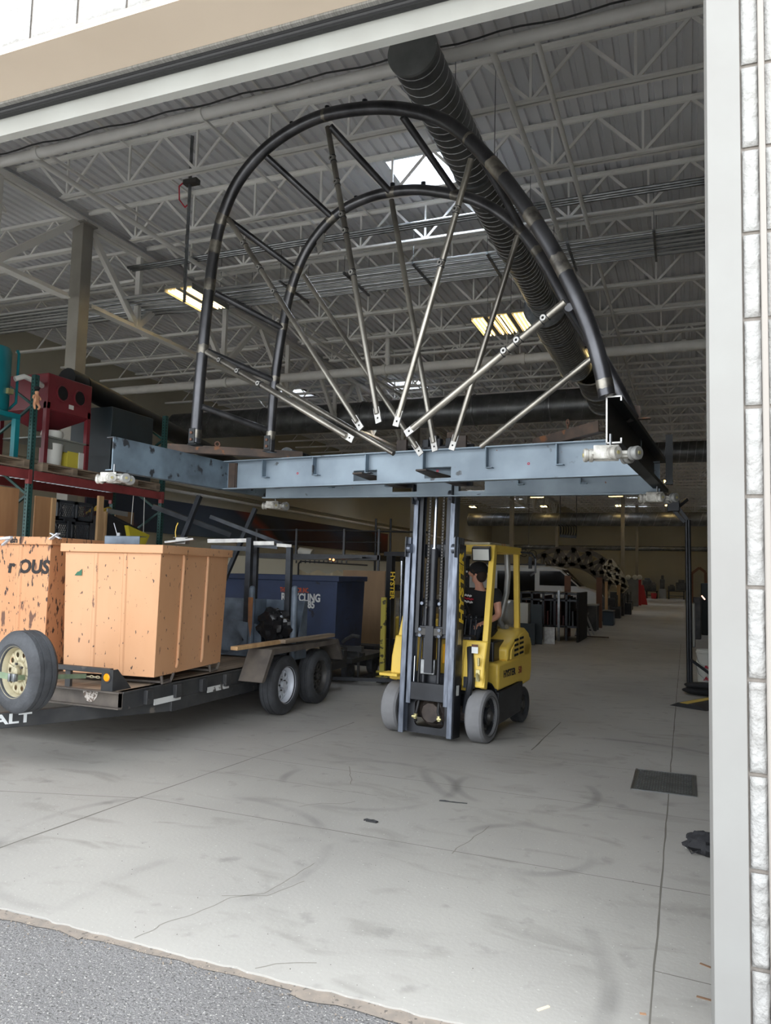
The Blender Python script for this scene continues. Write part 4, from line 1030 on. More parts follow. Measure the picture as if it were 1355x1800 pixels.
# bottom frame with rounded opening
b = mm()
def frame_ring(mb, x0, x1, z0, z1, hx0, hx1, hz0, hz1, y0, y1, r=.05):
    n_ = 6; inner = []; 
    for cx, cz, a0_ in ((hx1 - r, hz1 - r, 0), (hx0 + r, hz1 - r, 90), (hx0 + r, hz0 + r, 180), (hx1 - r, hz0 + r, 270)):
        for i in range(n_ + 1):
            w = math.radians(a0_ + 90 * i / n_); inner.append((cx + math.cos(w) * r, cz + math.sin(w) * r))
    outer = []
    cx, cz = (x0 + x1) / 2, (z0 + z1) / 2
    for (px_, pz_) in inner:
        dx, dz = px_ - cx, pz_ - cz; k = min(((x1 - cx) / abs(dx)) if dx else 9e9, ((z1 - cz) / abs(dz)) if dz else 9e9); outer.append((cx + dx * k, cz + dz * k))
    m_ = len(inner); vs = [(p[0], y, p[1]) for y in (y0, y1) for lst in (inner, outer) for p in lst]
    fs = []
    for i in range(m_):
        k = (i + 1) % m_
        fs += [(i, k, m_ + k, m_ + i), (2 * m_ + i, 3 * m_ + i, 3 * m_ + k, 2 * m_ + k), (i, 2 * m_ + i, 2 * m_ + k, k), (m_ + i, m_ + k, 3 * m_ + k, 3 * m_ + i)]
    mb.add(vs, fs)
frame_ring(b, -.25, .25, .0, .36, -.17, .17, .07, .335, .02, .05); fk(b, 'mast_foot_frame', M_FBLACK)
b = MB(); b.lathe([(0, -.18), (.10, -.18), (.17, -.10), (.19, 0), (.17, .10), (.10, .18), (0, .18)], (0, -.02, .28), (1, 0, 0), 14); b.lathe([(0, -.13), (.10, -.13), (.13, -.05), (.13, .05), (0, .1)], (0, -.09, .27), (0, 1, 0), 10); b.tube((-.45, 0, .265), (.45, 0, .265), .075, n=12); fk(b, 'drive_axle', M_GREASE, sharp=25)
# lift cylinders, chains, hoses
b = mm(); b.tube((0, -.01, .90), (0, -.01, 1.90), .042, n=20); b.tube((0, -.01, 1.30), (0, -.01, 1.36), .055, n=20); b.bx(-.045, .045, -.06, .03, .62, 1.10); cy = fk(b, 'lift_cylinder', M_FBLACK)
b = mm(); b.tube((0, -.01, 1.90), (0, -.01, 2.95), .020, n=16); fk(b, 'cylinder_rod', M_CHROME, cy)
b = mm(); b.tube((0, -.01, 1.895), (0, -.01, 1.91), .034, n=16); fk(b, 'rod_collar', M_CHROME, cy)
for s in (-1, 1):
    b = mm(); x = s * .078 + .02
    z_ = 1.28
    while z_ < 2.9:
        b.bx(x - .010, x + .010, -.035, -.02, z_, z_ + .018); b.tube((x - .016, -.028, z_ + .023), (x + .016, -.028, z_ + .023), .005, n=5); z_ += .032
    fk(b, 'lift_chain', M_RIMD)
for s in (-1, 1):
    b = mm(); b.tube((s * .085, .02, .45), (s * .085, .02, 1.75), .022, n=12); fk(b, 'side_cylinder', M_FBLACK)
    b = mm(); b.path([(s * .115, .0, .33), (s * .12, -.03, .24), (s * .14, -.02, .18), (s * .15, .02, .12)], .015, 8); hs_ = fk(b, 'hose', M_RUBBER)
    b = mm(); b.tube((s * .13, -.03, .20), (s * .137, -.03, .15), .02, n=8); b.tube((s * .12, -.04, .17), (s * .165, -.04, .17), .014, n=8); fk(b, 'hose_fitting', M_BRASS, hs_)
b = mm(); b.path([(-.13, .02, .35), (-.135, .0, .55), (-.13, .03, 1.0), (-.10, .03, 1.4), (-.09, .03, 1.8), (-.03, .03, 1.9), (-.05, .03, 1.4)], .013, 8); fk(b, 'hose', M_RUBBER)
b = mm(); b.tube((-.18, -.01, .40), (-.18, -.01, .78), .007, n=8); fk(b, 'level_rod', M_CHROME)
b = mm(); b.bx(-.11, .06, -.02, .04, .60, .76); fk(b, 'grey_bracket', M_GALV, bevel=.01)
for z0_, z1_ in ((.72, .92), (1.10, 1.28), (1.40, 1.78)):
    b = mm(); b.bx(.085, .14, .10, .14, z0_, z1_); fk(b, 'yellow_spacer', mat('orange_yellow', (232, 170, 40), .45), bevel=.006)
for x, z_ in ((-.11, 1.06), (-.11, 1.0), (.11, 1.06), (.11, 1.0), (-.10, 1.33), (.10, 1.33)):
    b = mm(); b.tube((x, -.035, z_), (x, -.06, z_), .018, n=8); fk(b, 'carriage_bolt', M_FRAIL)
text('HYSTER', .135, 'lettering', M_LYEL, FK, MT @ Vector((.3145, .085, 1.13)), Vector((0, -.03, 1)), Vector((0, -1, 0)), world=False, bold=.004, sx=1.55, shear=.2)
b = mm(); b.bx(.312, .314, -.03, .05, .93, 1.08); fk(b, 'data_plate', M_ALU)
b = mm(); b.bx(.312, .314, -.02, .04, .42, .52); fk(b, 'warning_decal', M_WPAINT)
b = MB(); b.path([(.36, -.05, .95), (.40, -.12, .80), (.42, -.16, .62), (.38, -.14, .45), (.34, -.1, .3)], .035, 10); b.bx(.33, .45, -.14, -.04, .55, .66); fk(b, 'tilt_cylinder', M_FBLACK)
# carriage and forks up at the load
zf = 2.575
b = mm(); b.bx(-.42, .42, -.06, -.02, zf - .02, zf + .05); b.bx(-.42, .42, -.06, -.02, zf + .33, zf + .42); b.bx(-.16, -.10, -.06, .0, zf - .02, zf + .50); b.bx(.10, .16, -.06, .0, zf - .02, zf + .50); fk(b, 'fork_carriage', M_FBLACK, bevel=.005)
for (s, dx) in ((-1, -.36), (1, .33)):
    b = MB(); x = dx
    rg = []
    for (y, z_, hh, ww) in ((-.45, zf + .34, .045, .12), ):
        pass
    b.bx(x - .06, x + .06, -.32, -.28, zf + .03, zf + .55)
    b.loft([[Vector((x - .06, -.30, zf + .03)), Vector((x + .06, -.30, zf + .03)), Vector((x + .06, -.30, zf + .09)), Vector((x - .06, -.30, zf + .09))],
            [Vector((x - .06, -.85, zf + .045)), Vector((x + .06, -.85, zf + .045)), Vector((x + .06, -.85, zf + .085)), Vector((x - .06, -.85, zf + .085))],
            [Vector((x - .055, -1.20, zf + .068)), Vector((x + .055, -1.20, zf + .068)), Vector((x + .055, -1.20, zf + .085)), Vector((x - .055, -1.20, zf + .085))]])
    fk(b, 'fork_blade', M_GREASE, bevel=.004)
b = mm(); b.bx(-.11, -.02, -.03, .03, 2.98, 3.12); fk(b, 'mast_head_plate', M_FBLACK); b = mm(); b.bx(.10, .18, -.03, .03, 2.98, 3.14); fk(b, 'mast_head_plate', M_RUST)
b = mm(); b.tube((.0, 0, 2.98), (.0, 0, 3.08), .04, n=12); b.tube((-.1, 0, 3.0), (.16, 0, 3.0), .02, n=8); fk(b, 'chain_anchor', M_FBLACK)

# ================================================================== DRIVER
def skin_mesh(name, verts, edges, radii, m, parent=None, sub=2, root=0):
    me = bpy.data.meshes.new(name); me.from_pydata([tuple(v) for v in verts], edges, []); o = bpy.data.objects.new(name, me); COL.objects.link(o)
    md = o.modifiers.new('skin', 'SKIN'); md.branch_smoothing = .6; md.use_smooth_shade = True
    for i, r in enumerate(radii):
        sv = me.skin_vertices[0].data[i]; sv.radius = (r, r) if not isinstance(r, tuple) else r; sv.use_root = (i == root)
    ms = o.modifiers.new('sub', 'SUBSURF'); ms.levels = sub; ms.render_levels = sub
    bpy.context.view_layer.update(); dg = bpy.context.evaluated_depsgraph_get()
    nm = bpy.data.meshes.new_from_object(o.evaluated_get(dg)); bpy.data.objects.remove(o)
    nm.materials.clear(); nm.materials.append(m); nm.shade_smooth()
    o = bpy.data.objects.new(name, nm); COL.objects.link(o)
    if parent:
        inv = WM(parent).inverted()
        for v in nm.vertices: v.co = inv @ v.co
        o.parent = parent
    return o
FM = WM(FK)
def F(x, y, z): return FM @ Vector((x, y, z))
PS = thing('person', 'person in black cap and black tee shirt driving the yellow forklift, head turned sideways', 'person', F(0.02, .78, 1.10))
# local joints (x image right, -y towards viewer)
J = dict(pelvis=(.05, .84, 1.17), waist=(.05, .82, 1.31), chest=(.05, .76, 1.47), neckb=(.05, .72, 1.60), neck=(.045, .69, 1.66),
         ls=(.24, .74, 1.555), le=(.29, .70, 1.30), lw=(.20, .48, 1.22), lh=(.17, .41, 1.21),
         rs=(-.14, .72, 1.555), re=(-.17, .50, 1.36), rw=(-.10, .36, 1.45), rh=(-.08, .31, 1.46),
         lhip=(.15, .80, 1.14), lk=(.20, .38, 1.15), la=(.20, .26, .75), lt=(.20, .12, .68), rhip=(-.07, .80, 1.14), rk=(-.14, .38, 1.15), ra=(-.16, .26, .75), rt=(-.16, .12, .68))
DX_ = Vector((.09, 0, -.05))
J = {k_: tuple(Vector(v_) + DX_ * (1 if k_ not in ('lk','la','lt','rk','ra','rt','lhip','rhip','pelvis') else .4)) for k_, v_ in J.items()}
keys = list(J); vs = [F(*J[k]) for k in keys]; ix = {k: i for i, k in enumerate(keys)}
E_ = [('pelvis', 'waist'), ('waist', 'chest'), ('chest', 'neckb'), ('neckb', 'neck'), ('chest', 'ls'), ('ls', 'le'), ('le', 'lw'), ('lw', 'lh'), ('chest', 'rs'), ('rs', 're'), ('re', 'rw'), ('rw', 'rh'),
      ('pelvis', 'lhip'), ('lhip', 'lk'), ('lk', 'la'), ('la', 'lt'), ('pelvis', 'rhip'), ('rhip', 'rk'), ('rk', 'ra'), ('ra', 'rt')]
R_ = dict(pelvis=.12, waist=.11, chest=.10, neckb=.05, neck=.05, ls=.05, le=.042, lw=.028, lh=.026, rs=.05, re=.042, rw=.028, rh=.026, lhip=.085, lk=.058, la=.042, lt=.035, rhip=.085, rk=.058, ra=.042, rt=.035)
# head and face are part of the same skinned body; face looks towards local -x
hd_c = Vector((.03, .68, 1.775))
extra = {'skull': (.035, .685, 1.79), 'face': (-.02, .675, 1.765), 'chin': (-.035, .67, 1.715), 'nose': (-.082, .675, 1.765), 'jaw': (.02, .68, 1.72)}
for k, p in extra.items(): ix[k] = len(vs); vs.append(F(*(Vector(p) + DX_)))
E_ += [('neck', 'jaw'), ('jaw', 'skull'), ('skull', 'face'), ('face', 'nose'), ('jaw', 'chin')]
R_.update(skull=.088, face=.066, chin=.030, nose=.012, jaw=.058)
# hands: five fingers each
def hand(wk, base, dirv, side, curl):
    d = Vector(dirv).normalized(); up = Vector((0, 0, 1)); sd = d.cross(up).normalized(); up = sd.cross(d)
    b0 = Vector(J[base])
    for i, (off, ln) in enumerate(((-.028, .058), (-.010, .068), (.010, .064), (.028, .050))):
        a = b0 + d * .035 + sd * off; c_ = a + d * ln * .6 + up * -.012; e = c_ + d * ln * .25 - up * ln * .5 * curl
        n0 = 'f%s%d' % (base, i)
        for q, p, r in ((n0 + 'a', a, .0095), (n0 + 'b', c_, .0088), (n0 + 'c', e, .0075)):
            ix[q] = len(vs); vs.append(F(*p)); R_[q] = r
        E_.extend([(base, n0 + 'a'), (n0 + 'a', n0 + 'b'), (n0 + 'b', n0 + 'c')])
    a = b0 + sd * side * .034 + d * .004; c_ = a + sd * side * .014 + d * .03 - up * .012; n0 = 't' + base
    for q, p, r in ((n0 + 'a', a, .0105), (n0 + 'b', c_, .009)):
        ix[q] = len(vs); vs.append(F(*p)); R_[q] = r
    E_.extend([(base, n0 + 'a'), (n0 + 'a', n0 + 'b')])
hand('lw', 'lh', (-.25, -.9, -.1), -1, 1); hand('rw', 'rh', (.3, -.9, .1), 1, 1)
names = sorted(ix, key=lambda k: ix[k])
skin_mesh('body', vs, [(ix[a], ix[b_]) for a, b_ in E_], [R_[k] for k in names], M_SKIN, PS, 2)
# ears, eye, mouth
b = MB(); b.sphere(F(0.135, 0.615, 1.715), .024, 10, 8, (.7, .35, 1.2)); b.build('ear', M_SKIN, PS, local=False)
b = MB(); b.sphere(F(0.012, 0.635, 1.735), .012, 10, 8); b.build('eye', M_WPAINT, PS, local=False)
b = MB(); b.sphere(F(0.003, 0.632, 1.735), .006, 8, 6); b.build('pupil', M_HOLE, PS, local=False)
b = MB(); b.bar(F(0.008, 0.645, 1.678), F(0.020, 0.625, 1.678), .006, .008); b.build('mouth', mat('lip', (166, 96, 88), .5), PS, local=False)
# clothes
def cloth(nm, ks, es, rr, m, sub=2, root=0):
    return skin_mesh(nm, [F(*(k if isinstance(k, tuple) else J[k])) for k in ks], es, rr, m, PS, sub, root)
cloth('tee_shirt', ['pelvis', 'waist', 'chest', (.14, .73, 1.525), 'ls', (.365, .71, 1.37), 'rs', (-.068, .60, 1.40)], [(0, 1), (1, 2), (2, 3), (2, 4), (4, 5), (2, 6), (6, 7)], [.15, .155, .165, .095, .105, .078, .105, .075], M_TEE)
cloth('jeans', ['pelvis', 'lhip', 'lk', (.20, .27, .78), 'rhip', 'rk', (-.16, .27, .78)], [(0, 1), (1, 2), (2, 3), (0, 4), (4, 5), (5, 6)], [.13, .105, .078, .06, .105, .078, .06], M_JEAN)
for s_ in ('l', 'r'):
    b = MB(); p = F(*J[s_ + 't']); b.sphere(p, .055, 12, 8, (.9, 2.0, .8)); b.build('shoe', M_FBLACK, PS, local=False)
b = MB(); c_ = F(0.135, 0.690, 1.765)
b.sphere(c_, .112, 20, 12, (.98, .92, .80)); b.build('cap', M_TEE, PS, local=False)
b = MB(); q = F(0.010, 0.680, 1.765); b.sphere(q, .06, 16, 6, (1.25, 1.0, .16)); b.build('cap_brim', M_TEE, PS, local=False)
b = MB(); b.sphere(F(0.175, 0.680, 1.695), .082, 14, 10, (.75, 1.02, .95)); b.sphere(F(0.120, 0.605, 1.750), .03, 10, 8, (1.2, .5, .9)); b.build('hair', M_HAIR, PS, local=False)
q = F(0.040, 0.612, 1.450)
b = MB(); b.bx(-.07, .07, -.004, 0, -.02, .02)
for dx, dz, w_, m_ in ((0, .0, .15, M_REDP), (0, .035, .10, M_WPAINT), (0, -.035, .13, M_WPAINT)):
    b = MB()
    for k in range(9):
        x = -.5 * w_ + w_ * k / 9
        b.bx(x, x + w_ / 9 * .75, -.003, .0, -.010 + .004 * ((k * 7) % 3 - 1), .010 + .004 * ((k * 5) % 3 - 1))
    M2 = FM @ Matrix.Translation((.055 + dx, .583, 1.43 + dz)) @ Matrix.Rotation(-.15, 4, 'Z') @ Matrix.Rotation(.12, 4, 'Y')
    b.v = [M2 @ v for v in b.v]; b.build('shirt_print', m_, PS, local=False)

# ================================================================== TRAILER
TXR, TXL, TY0, TY1, TZ = -4.66, -6.75, 5.50, 10.3, .58
TR = thing('trailer', 'black flatbed trailer with two axles, wood deck and spare wheel rack', 'trailer', ((TXR + TXL) / 2, 7.9, 0))
def tr(mb, name, m, parent=None, **k): return mb.build(name, m, parent or TR, local=False, **k)
b = MB(); b.bx(TXR - .05, TXR, TY0, TY1, .42, TZ); b.bx(TXR - .07, TXR + .01, TY0, TY1, TZ - .02, TZ); b.bx(TXR - .06, TXR + .005, 6.2, TY1, .30, .42); sr_ = tr(b, 'side_rail', M_TRAIL, bevel=.004)
b = MB(); b.bx(TXL, TXL + .05, TY0, TY1, .36, TZ); tr(b, 'side_rail', M_TRAIL, bevel=.004)
b = MB(); b.bx(TXL, TXR, TY0, TY0 + .008, .43, TZ); b.bx(TXL, TXR, TY0 - .05, TY0, TZ - .012, TZ); b.bx(TXL, TXR, TY0 - .05, TY0, .43, .442); tr(b, 'front_cross_member', M_TRAILD, flat=True)
b = MB()
for i in range(9):
    x = TXL + .06 + i * .222; b.bx(x, x + .214, TY0 + .02, TY1, TZ - .03, TZ)
tr(b, 'deck_boards', M_WOOD, bevel=.003)
# stake pockets and reflectors
for i in range(11):
    y = TY0 + .28 + i * .43
    if 7.45 < y < 9.4: continue
    b = MB(); b.bx(TXR, TXR + .045, y, y + .09, .43, TZ - .02); tr(b, 'stake_pocket', M_TRAIL, sr_, bevel=.004)
for y0, y1 in ((5.93, 6.33), (6.78, 7.18)):
    b = MB(); b.bx(TXR + .001, TXR + .0125, y0, y1, .40, .455); tr(b, 'reflector_tape', M_REFL, sr_, flat=True)
# tongue
b = MB(); a = Vector((-4.685, 6.25, .365)); c_ = Vector((-5.66, 4.42, .365)); b.bar(a, c_, .06, .13); tg1 = tr(b, 'tongue_beam', M_TRAIL, bevel=.005)
b = MB(); b.bar((-6.7, 6.05, .365), (-5.76, 4.42, .365), .06, .13); tr(b, 'tongue_beam', M_TRAIL, bevel=.005)
b = MB(); b.bx(-5.80, -5.62, 4.0, 4.55, .33, .43); tr(b, 'coupler', M_TRAIL, bevel=.01)
d = (c_ - a).normalized(); nrm = Vector((-d.y, d.x, 0)); nrm = nrm if nrm.x > 0 else -nrm
_p = at_plane(55, 1268, a + nrm * .031, nrm)
text('ALT', .115, 'lettering', M_WPAINT, tg1, _p + nrm * .001 - Vector((0, 0, .0)), -d, (0, 0, 1), align='RIGHT', bold=.003, sx=1.5)
_p2 = _p
# fender, wheels
def wheel(parent, c, ax, r=.345, w=.215, rim_m=M_RIMW, name='wheel', nh=8, inset=.03):
    ax = Vector(ax).normalized(); c = Vector(c); rr = .60 * r; h = w / 2
    b = MB(); b.lathe([(rr, -h * .8), (rr + .03, -h), (r - .06, -h * 1.0), (r - .02, -h * .86), (r, -h * .62), (r, -h * .34), (r - .008, -h * .32), (r - .008, -h * .26), (r, -h * .24), (r, h * .24), (r - .008, h * .26), (r - .008, h * .32), (r, h * .34), (r, h * .62), (r - .02, h * .86), (r - .06, h), (rr + .03, h), (rr, h * .8)], c, ax, 56, close=True)
    t = b.build(name, M_TYRE, parent, local=False)
    b = MB(); b.lathe([(rr + .008, h * .86), (rr + .014, h * .80), (rr - .006, h * .6), (rr - .02, h * .2), (rr - .02, -h * .75)], c, ax, 48)
    zf_ = c + ax * (h * .35 - inset)
    holed_disc(b, zf_, ax, rr * .42, rr - .018, rr * .70, .021, nh)
    b.lathe([(rr * .42, 0), (rr * .36, .012), (.045, .012)], zf_, ax, 40); b.lathe([(.045, .012), (.042, .05), (0, .055)], zf_, ax, 20)
    rm = b.build('wheel_rim', rim_m, t, local=False, solid=.004)
    x = ax.cross(Vector((0, 0, 1))).normalized(); y = ax.cross(x)
    for k in range(5):
        q = zf_ + (x * math.cos(2 * PI * k / 5) + y * math.sin(2 * PI * k / 5)) * .066 + ax * .012; b = MB(); b.tube(q, q + ax * .018, .011, n=6); b.build('lug_nut', M_RIMD, rm, local=False)
    return t
for y, m_ in ((8.02, M_RIMW), (8.92, M_RIMD)):
    wheel(TR, (-4.485, y, .345), (1, 0, 0), rim_m=m_); wheel(TR, (TXL - .16, y, .345), (-1, 0, 0), rim_m=m_)
for xs_ in ((-4.635, -4.33), (TXL - .30, TXL - .02)):
    b = MB(); pr = [(7.34, .46), (7.54, .80), (9.28, .80), (9.46, .52), (9.43, .51), (9.26, .775), (7.56, .775), (7.37, .45)]
    b.prism(pr, (xs_[0], 0, 0), (0, 1, 0), (0, 0, 1), xs_[1] - xs_[0]); b.prism([(7.35, .46), (7.54, .80), (9.28, .80), (9.46, .52), (9.42, .52), (9.25, .74), (7.58, .74), (7.40, .46)], (xs_[1] - .012 if xs_[0] > -5 else xs_[0], 0, 0), (0, 1, 0), (0, 0, 1), .012); tr(b, 'fender', M_TRAIL if xs_[0] < -5 else M_TRAILD)
b = MB(); b.tube((TXL, 8.02, .345), (TXR, 8.02, .345), .04, n=10); b.tube((TXL, 8.92, .345), (TXR, 8.92, .345), .04, n=10); b.bx(TXR - .16, TXR - .1, 7.6, 9.4, .26, .36); tr(b, 'axle', M_FBLACK)
# front rack rail, light bracket
b = MB(); b.bx(TXL + .2, -4.80, TY0 - .02, TY0 + .03, .73, .775); tr(b, 'front_rail', M_TRAIL, bevel=.004)
b = MB(); b.bx(-5.33, -5.27, TY0, TY0 + .03, TZ, .73); tr(b, 'rail_post', M_TRAIL)
b = MB(); b.bx(-4.88, -4.76, TY0 - .03, TY0 - .02, TZ, .77); b.prism([(-.03, 0), (.22, 0), (.03, .19), (-.03, .19)], (-4.76, TY0, TZ), (0, 1, 0), (0, 0, 1), .008); lb_ = tr(b, 'light_bracket', M_TRAIL)
b = MB(); b.lathe([(0, .012), (.028, .010), (.036, 0), (.036, -.01)], (-4.82, TY0 - .032, .70), (0, -1, 0), 24); tr(b, 'amber_light', M_AMBER, lb_)
b = MB(); b.lathe([(.036, .004), (.048, .004), (.048, -.005), (.036, -.005)], (-4.82, TY0 - .032, .70), (0, -1, 0), 24, close=True); tr(b, 'light_ring', M_RIMD, lb_)
# worn maker's sticker
b = MB(); b.prism([(-.09, .05), (.09, .05), (.075, 0), (.04, -.04), (0, -.055), (-.04, -.04), (-.075, 0)], (-5.02, TY0 - .003, .515), (1, 0, 0), (0, 0, 1), .001); b.v = [v - Vector((0, .0, 0)) for v in b.v]; tr(b, 'worn_sticker', mat('worn_sticker', (196, 188, 180), .6, spots=(110, 96, 86), spot_scale=30, spot_lo=.5, spot_w=.05), flat=True)
# spare wheel in front of the trailer
sd_ = _dir(31, 1181); sc_ = CAM + sd_ * 6.2
ax = Vector((-.20, -.98, .0)).normalized()
SPW = thing('spare_wheel', 'spare wheel with rusty cream rim strapped upright to trailer front', 'wheel', (sc_.x, sc_.y, sc_.z - .34))
wheel(SPW, sc_ - ax * .06, ax, r=.335, w=.23, rim_m=M_RIM, name='tyre', nh=10, inset=.0)
ST = thing('strap', 'faded green ratchet strap pulled across the spare wheel', 'strap', (sc_.x + .2, sc_.y - .2, sc_.z - .05))
yS = sc_.y - .075
p0 = Vector((sc_.x - .5, yS - .02, sc_.z + .005)); p1 = Vector((sc_.x + .08, yS - .015, sc_.z - .03)); p2 = Vector((-5.03, TY0 - .06, .70))
b = MB(); b.bar(p0, p1, .004, .05, up=(0, 0, 1)); b.bar(p1, p2, .004, .040, up=(0, 0, 1)); b.build('webbing', M_STRAP, ST, local=False)
b = MB(); b.bx(p1.x - .055, p1.x + .03, p1.y - .03, p1.y - .004, p1.z - .028, p1.z + .032); b.tube((p1.x - .03, p1.y - .035, p1.z - .03), (p1.x - .03, p1.y - .035, p1.z + .035), .012, n=8); b.tube((p1.x + .02, p1.y - .035, p1.z - .03), (p1.x + .02, p1.y - .035, p1.z + .035), .009, n=8); b.build('ratchet', M_GALV, ST, local=False, bevel=.003)
b = MB()
for i in range(4):
    q = p2 + Vector((.03 + i * .035, 0, 0)); b.path([q + Vector((math.cos(w) * .022, 0 if i % 2 else math.sin(w) * .010, math.sin(w) * .010 if i % 2 else 0)) for w in [2 * PI * k / 8 for k in range(9)]], .004, 5)
b.build('chain_hook', M_RIM, ST, local=False)

# ================================================================== ORANGE BINS
def bin_(name, label, FRc, yaw, wd_, dp, z0, z1, m, taper=.03, ribs_front=(), beads_side=()):
    """FRc: front corner nearest the aisle, local x to the left, y to the back"""
    fx = Vector((-math.cos(yaw), -math.sin(yaw), 0)); fy = Vector((-math.sin(yaw), math.cos(yaw), 0))
    def P(a, c_, z): return Vector((FRc[0], FRc[1], 0)) + fx * a + fy * c_ + Vector((0, 0, z))
    ctr = P(wd_ / 2, dp / 2, z0 - .08); t = thing(name, label, 'bin', ctr)
    th = .012; b = MB()
    def ring(e, z): return [P(-e, -e, z), P(wd_ + e, -e, z), P(wd_ + e, dp + e, z), P(-e, dp + e, z)]
    b.loft([ring(-taper, z0), ring(0, z1 - .07), ring(-th, z1 - .07), ring(-taper - th, z0 + .02)], cap=False)
    b.add(ring(-taper, z0), [(0, 1, 2, 3)]); b.add(ring(-taper - th, z0 + .02), [(3, 2, 1, 0)])
    b.build('bin_shell', m, t, local=False, flat=True, bevel=.004)
    b = MB(); e = .035; b.loft([ring(0, z1 - .085), ring(e, z1 - .08), ring(e, z1), ring(-.02, z1), ring(-.02, z1 - .02), ring(0, z1 - .085)], cap=False); b.build('top_rim', m, t, local=False, bevel=.006, flat=True)
    H_ = z1 - z0
    for a in ribs_front:
        b = MB(); rr = []
        for z in (z0 + .01, z1 - .085):
            k = taper * (1 - (z - z0) / H_); rr.append([P(a - .03, k + .002, z), P(a - .014, k - .012, z), P(a + .014, k - .012, z), P(a + .03, k + .002, z)])
        b.loft(rr); b.build('front_rib', m, t, local=False)
    for c_ in beads_side:
        b = MB(); b.path([P(taper * .95 + .0, c_, z0 + .05), P(taper * .8 - .006, c_, z0 + .09), P(-.004, c_, z1 - .12), P(.0, c_, z1 - .085)], .016, 8); b.build('side_bead', m, t, local=False)
    for c_ in (.14, dp - .3):
        b = MB(); b.path([P(.02, c_, z0), P(.02, c_ + .02, z0 - .07), P(.02, c_ + .17, z0 - .07), P(.02, c_ + .22, z0)], .014, 6);
        b.build('skid_foot', M_TRAILD, t, local=False)
        b = MB(); b.bar(P(.04, c_ + .1, z0 - .06), P(wd_ - .04, c_ + .1, z0 - .06), .16, .02); b.build('skid', M_TRAILD, t, local=False)
    return t, P, fx, fy
YW = math.radians(7)
BZ = TZ + .085
bn1, P1, fx1, fy1 = bin_('waste_bin', 'big clean orange steel bin in front of the grey hopper on the trailer', (-4.60, 5.86), YW, 1.05, 1.40, BZ, 1.905, M_ORANGE, ribs_front=(.38, .70), beads_side=(.42, .92))
b = MB(); q = P1(.90, -.003, 1.62); b.prism([(-.03, -.025), (.05, -.025), (.05, .04), (.02, .015), (-.0, .01)], q, -fx1, (0, 0, 1), .001); b.build('green_patch', mat('green_patch', (40, 98, 74), .6), bn1, local=False, flat=True)
bn2, P2, fx2, fy2 = bin_('waste_bin', 'scraped orange steel bin with black lettering, behind the spare wheel', tuple(at_y(87, 1000, 5.95))[:2], YW, 1.25, 1.4, BZ, at_y(87, 944, 5.95).z, M_ORANGE2, ribs_front=(.36,), beads_side=(.75,))
q = P2(.01, .006, at_plane(60, 1007, P2(0, 0, 1), fy2).z)
text('r OUS', .19, 'lettering', M_BLKPAINT, bn2, q + fy2 * -.006, -fx2, (0, 0, 1), align='RIGHT', bold=.007, sx=.98, shear=.1)
q = P2(.40, -.037, at_y(87, 944, 5.95).z - .065)
text('ish !', .085, 'lettering', M_BLKPAINT, bn2, q, -fx2, (0, 0, 1), align='CENTER', bold=.003)
# scrap resting on the bins
def plate_channel(name, label, u, v, y, L_, h, dpt, m, yaw=0., cat='scrap'):
    q = at_y(u, v, y); b = MB(Matrix.Translation(q) @ Matrix.Rotation(yaw, 4, 'Z')); b.bx(-L_ / 2, L_ / 2, 0, .006, 0, h); b.bx(-L_ / 2, L_ / 2, 0, dpt, h - .006, h); b.bx(-L_ / 2, L_ / 2, 0, dpt, 0, .006)
    return one(b, name, m, label, cat, flat=True)
# inner scrap fill, so that pieces rest on something
b = MB(); 
for i in range(60):
    a = random.uniform(.12, .98); c_ = random.uniform(.15, 1.4); q = P1(a, c_, random.uniform(1.5, 1.76)); d = Vector((random.uniform(-1, 1), random.uniform(-1, 1), random.uniform(-.2, .2))).normalized(); b.bar(q - d * .15, q + d * .15, random.uniform(.02, .06), random.uniform(.01, .05))
tag(b.build('scrap_pile', M_FRSTEEL), 'heap of mixed steel offcuts filling the clean orange bin', 'scrap', kind='stuff')
b = MB()
for i in range(50):
    a = random.uniform(.15, 1.1); c_ = random.uniform(.15, 1.35); q = P2(a, c_, random.uniform(1.5, 1.8)); d = Vector((random.uniform(-1, 1), random.uniform(-1, 1), random.uniform(-.2, .2))).normalized(); b.bar(q - d * .15, q + d * .15, random.uniform(.02, .06), random.uniform(.01, .05))
tag(b.build('scrap_pile', M_FRSTEEL), 'heap of mixed steel offcuts filling the lettered orange bin', 'scrap', kind='stuff')
plate_channel('steel_offcut', 'grey folded steel channel lying on the clean orange bin rim', 214, 957, 6.0, .40, .085, .12, M_HOPPER, .1)
q = P1(.55, .25, 1.90)
b = MB(); q = at_y(330, 952, 6.7); b.bar(q + Vector((-.28, 0, -.01)), q + Vector((.05, .05, .03)), .07, .02); one(b, 'steel_strip', M_ALU, 'pale flat strip lying across the clean orange bin', 'scrap')
b = MB(); q = at_y(320, 955, 6.8); b.bx(q.x - .06, q.x + .07, q.y - .04, q.y + .04, q.z - .01, q.z + .06); b.bx(q.x - .09, q.x + .10, q.y - .04, q.y + .04, q.z + .055, q.z + .065); one(b, 'bracket_offcut', M_ALU, 'small pale bracket standing in the clean orange bin', 'scrap', bevel=.004)
b = MB(); q = at_y(206, 940, 6.2); b.tube(q, q + Vector((-.05, 0, .12)), .005, n=6); b.bx(q.x + .0, q.x + .04, q.y - .01, q.y + .01, q.z - .03, q.z + .02); one(b, 'wire_end', M_GALV, 'bent bright wire sticking up beside the grey channel', 'wire')
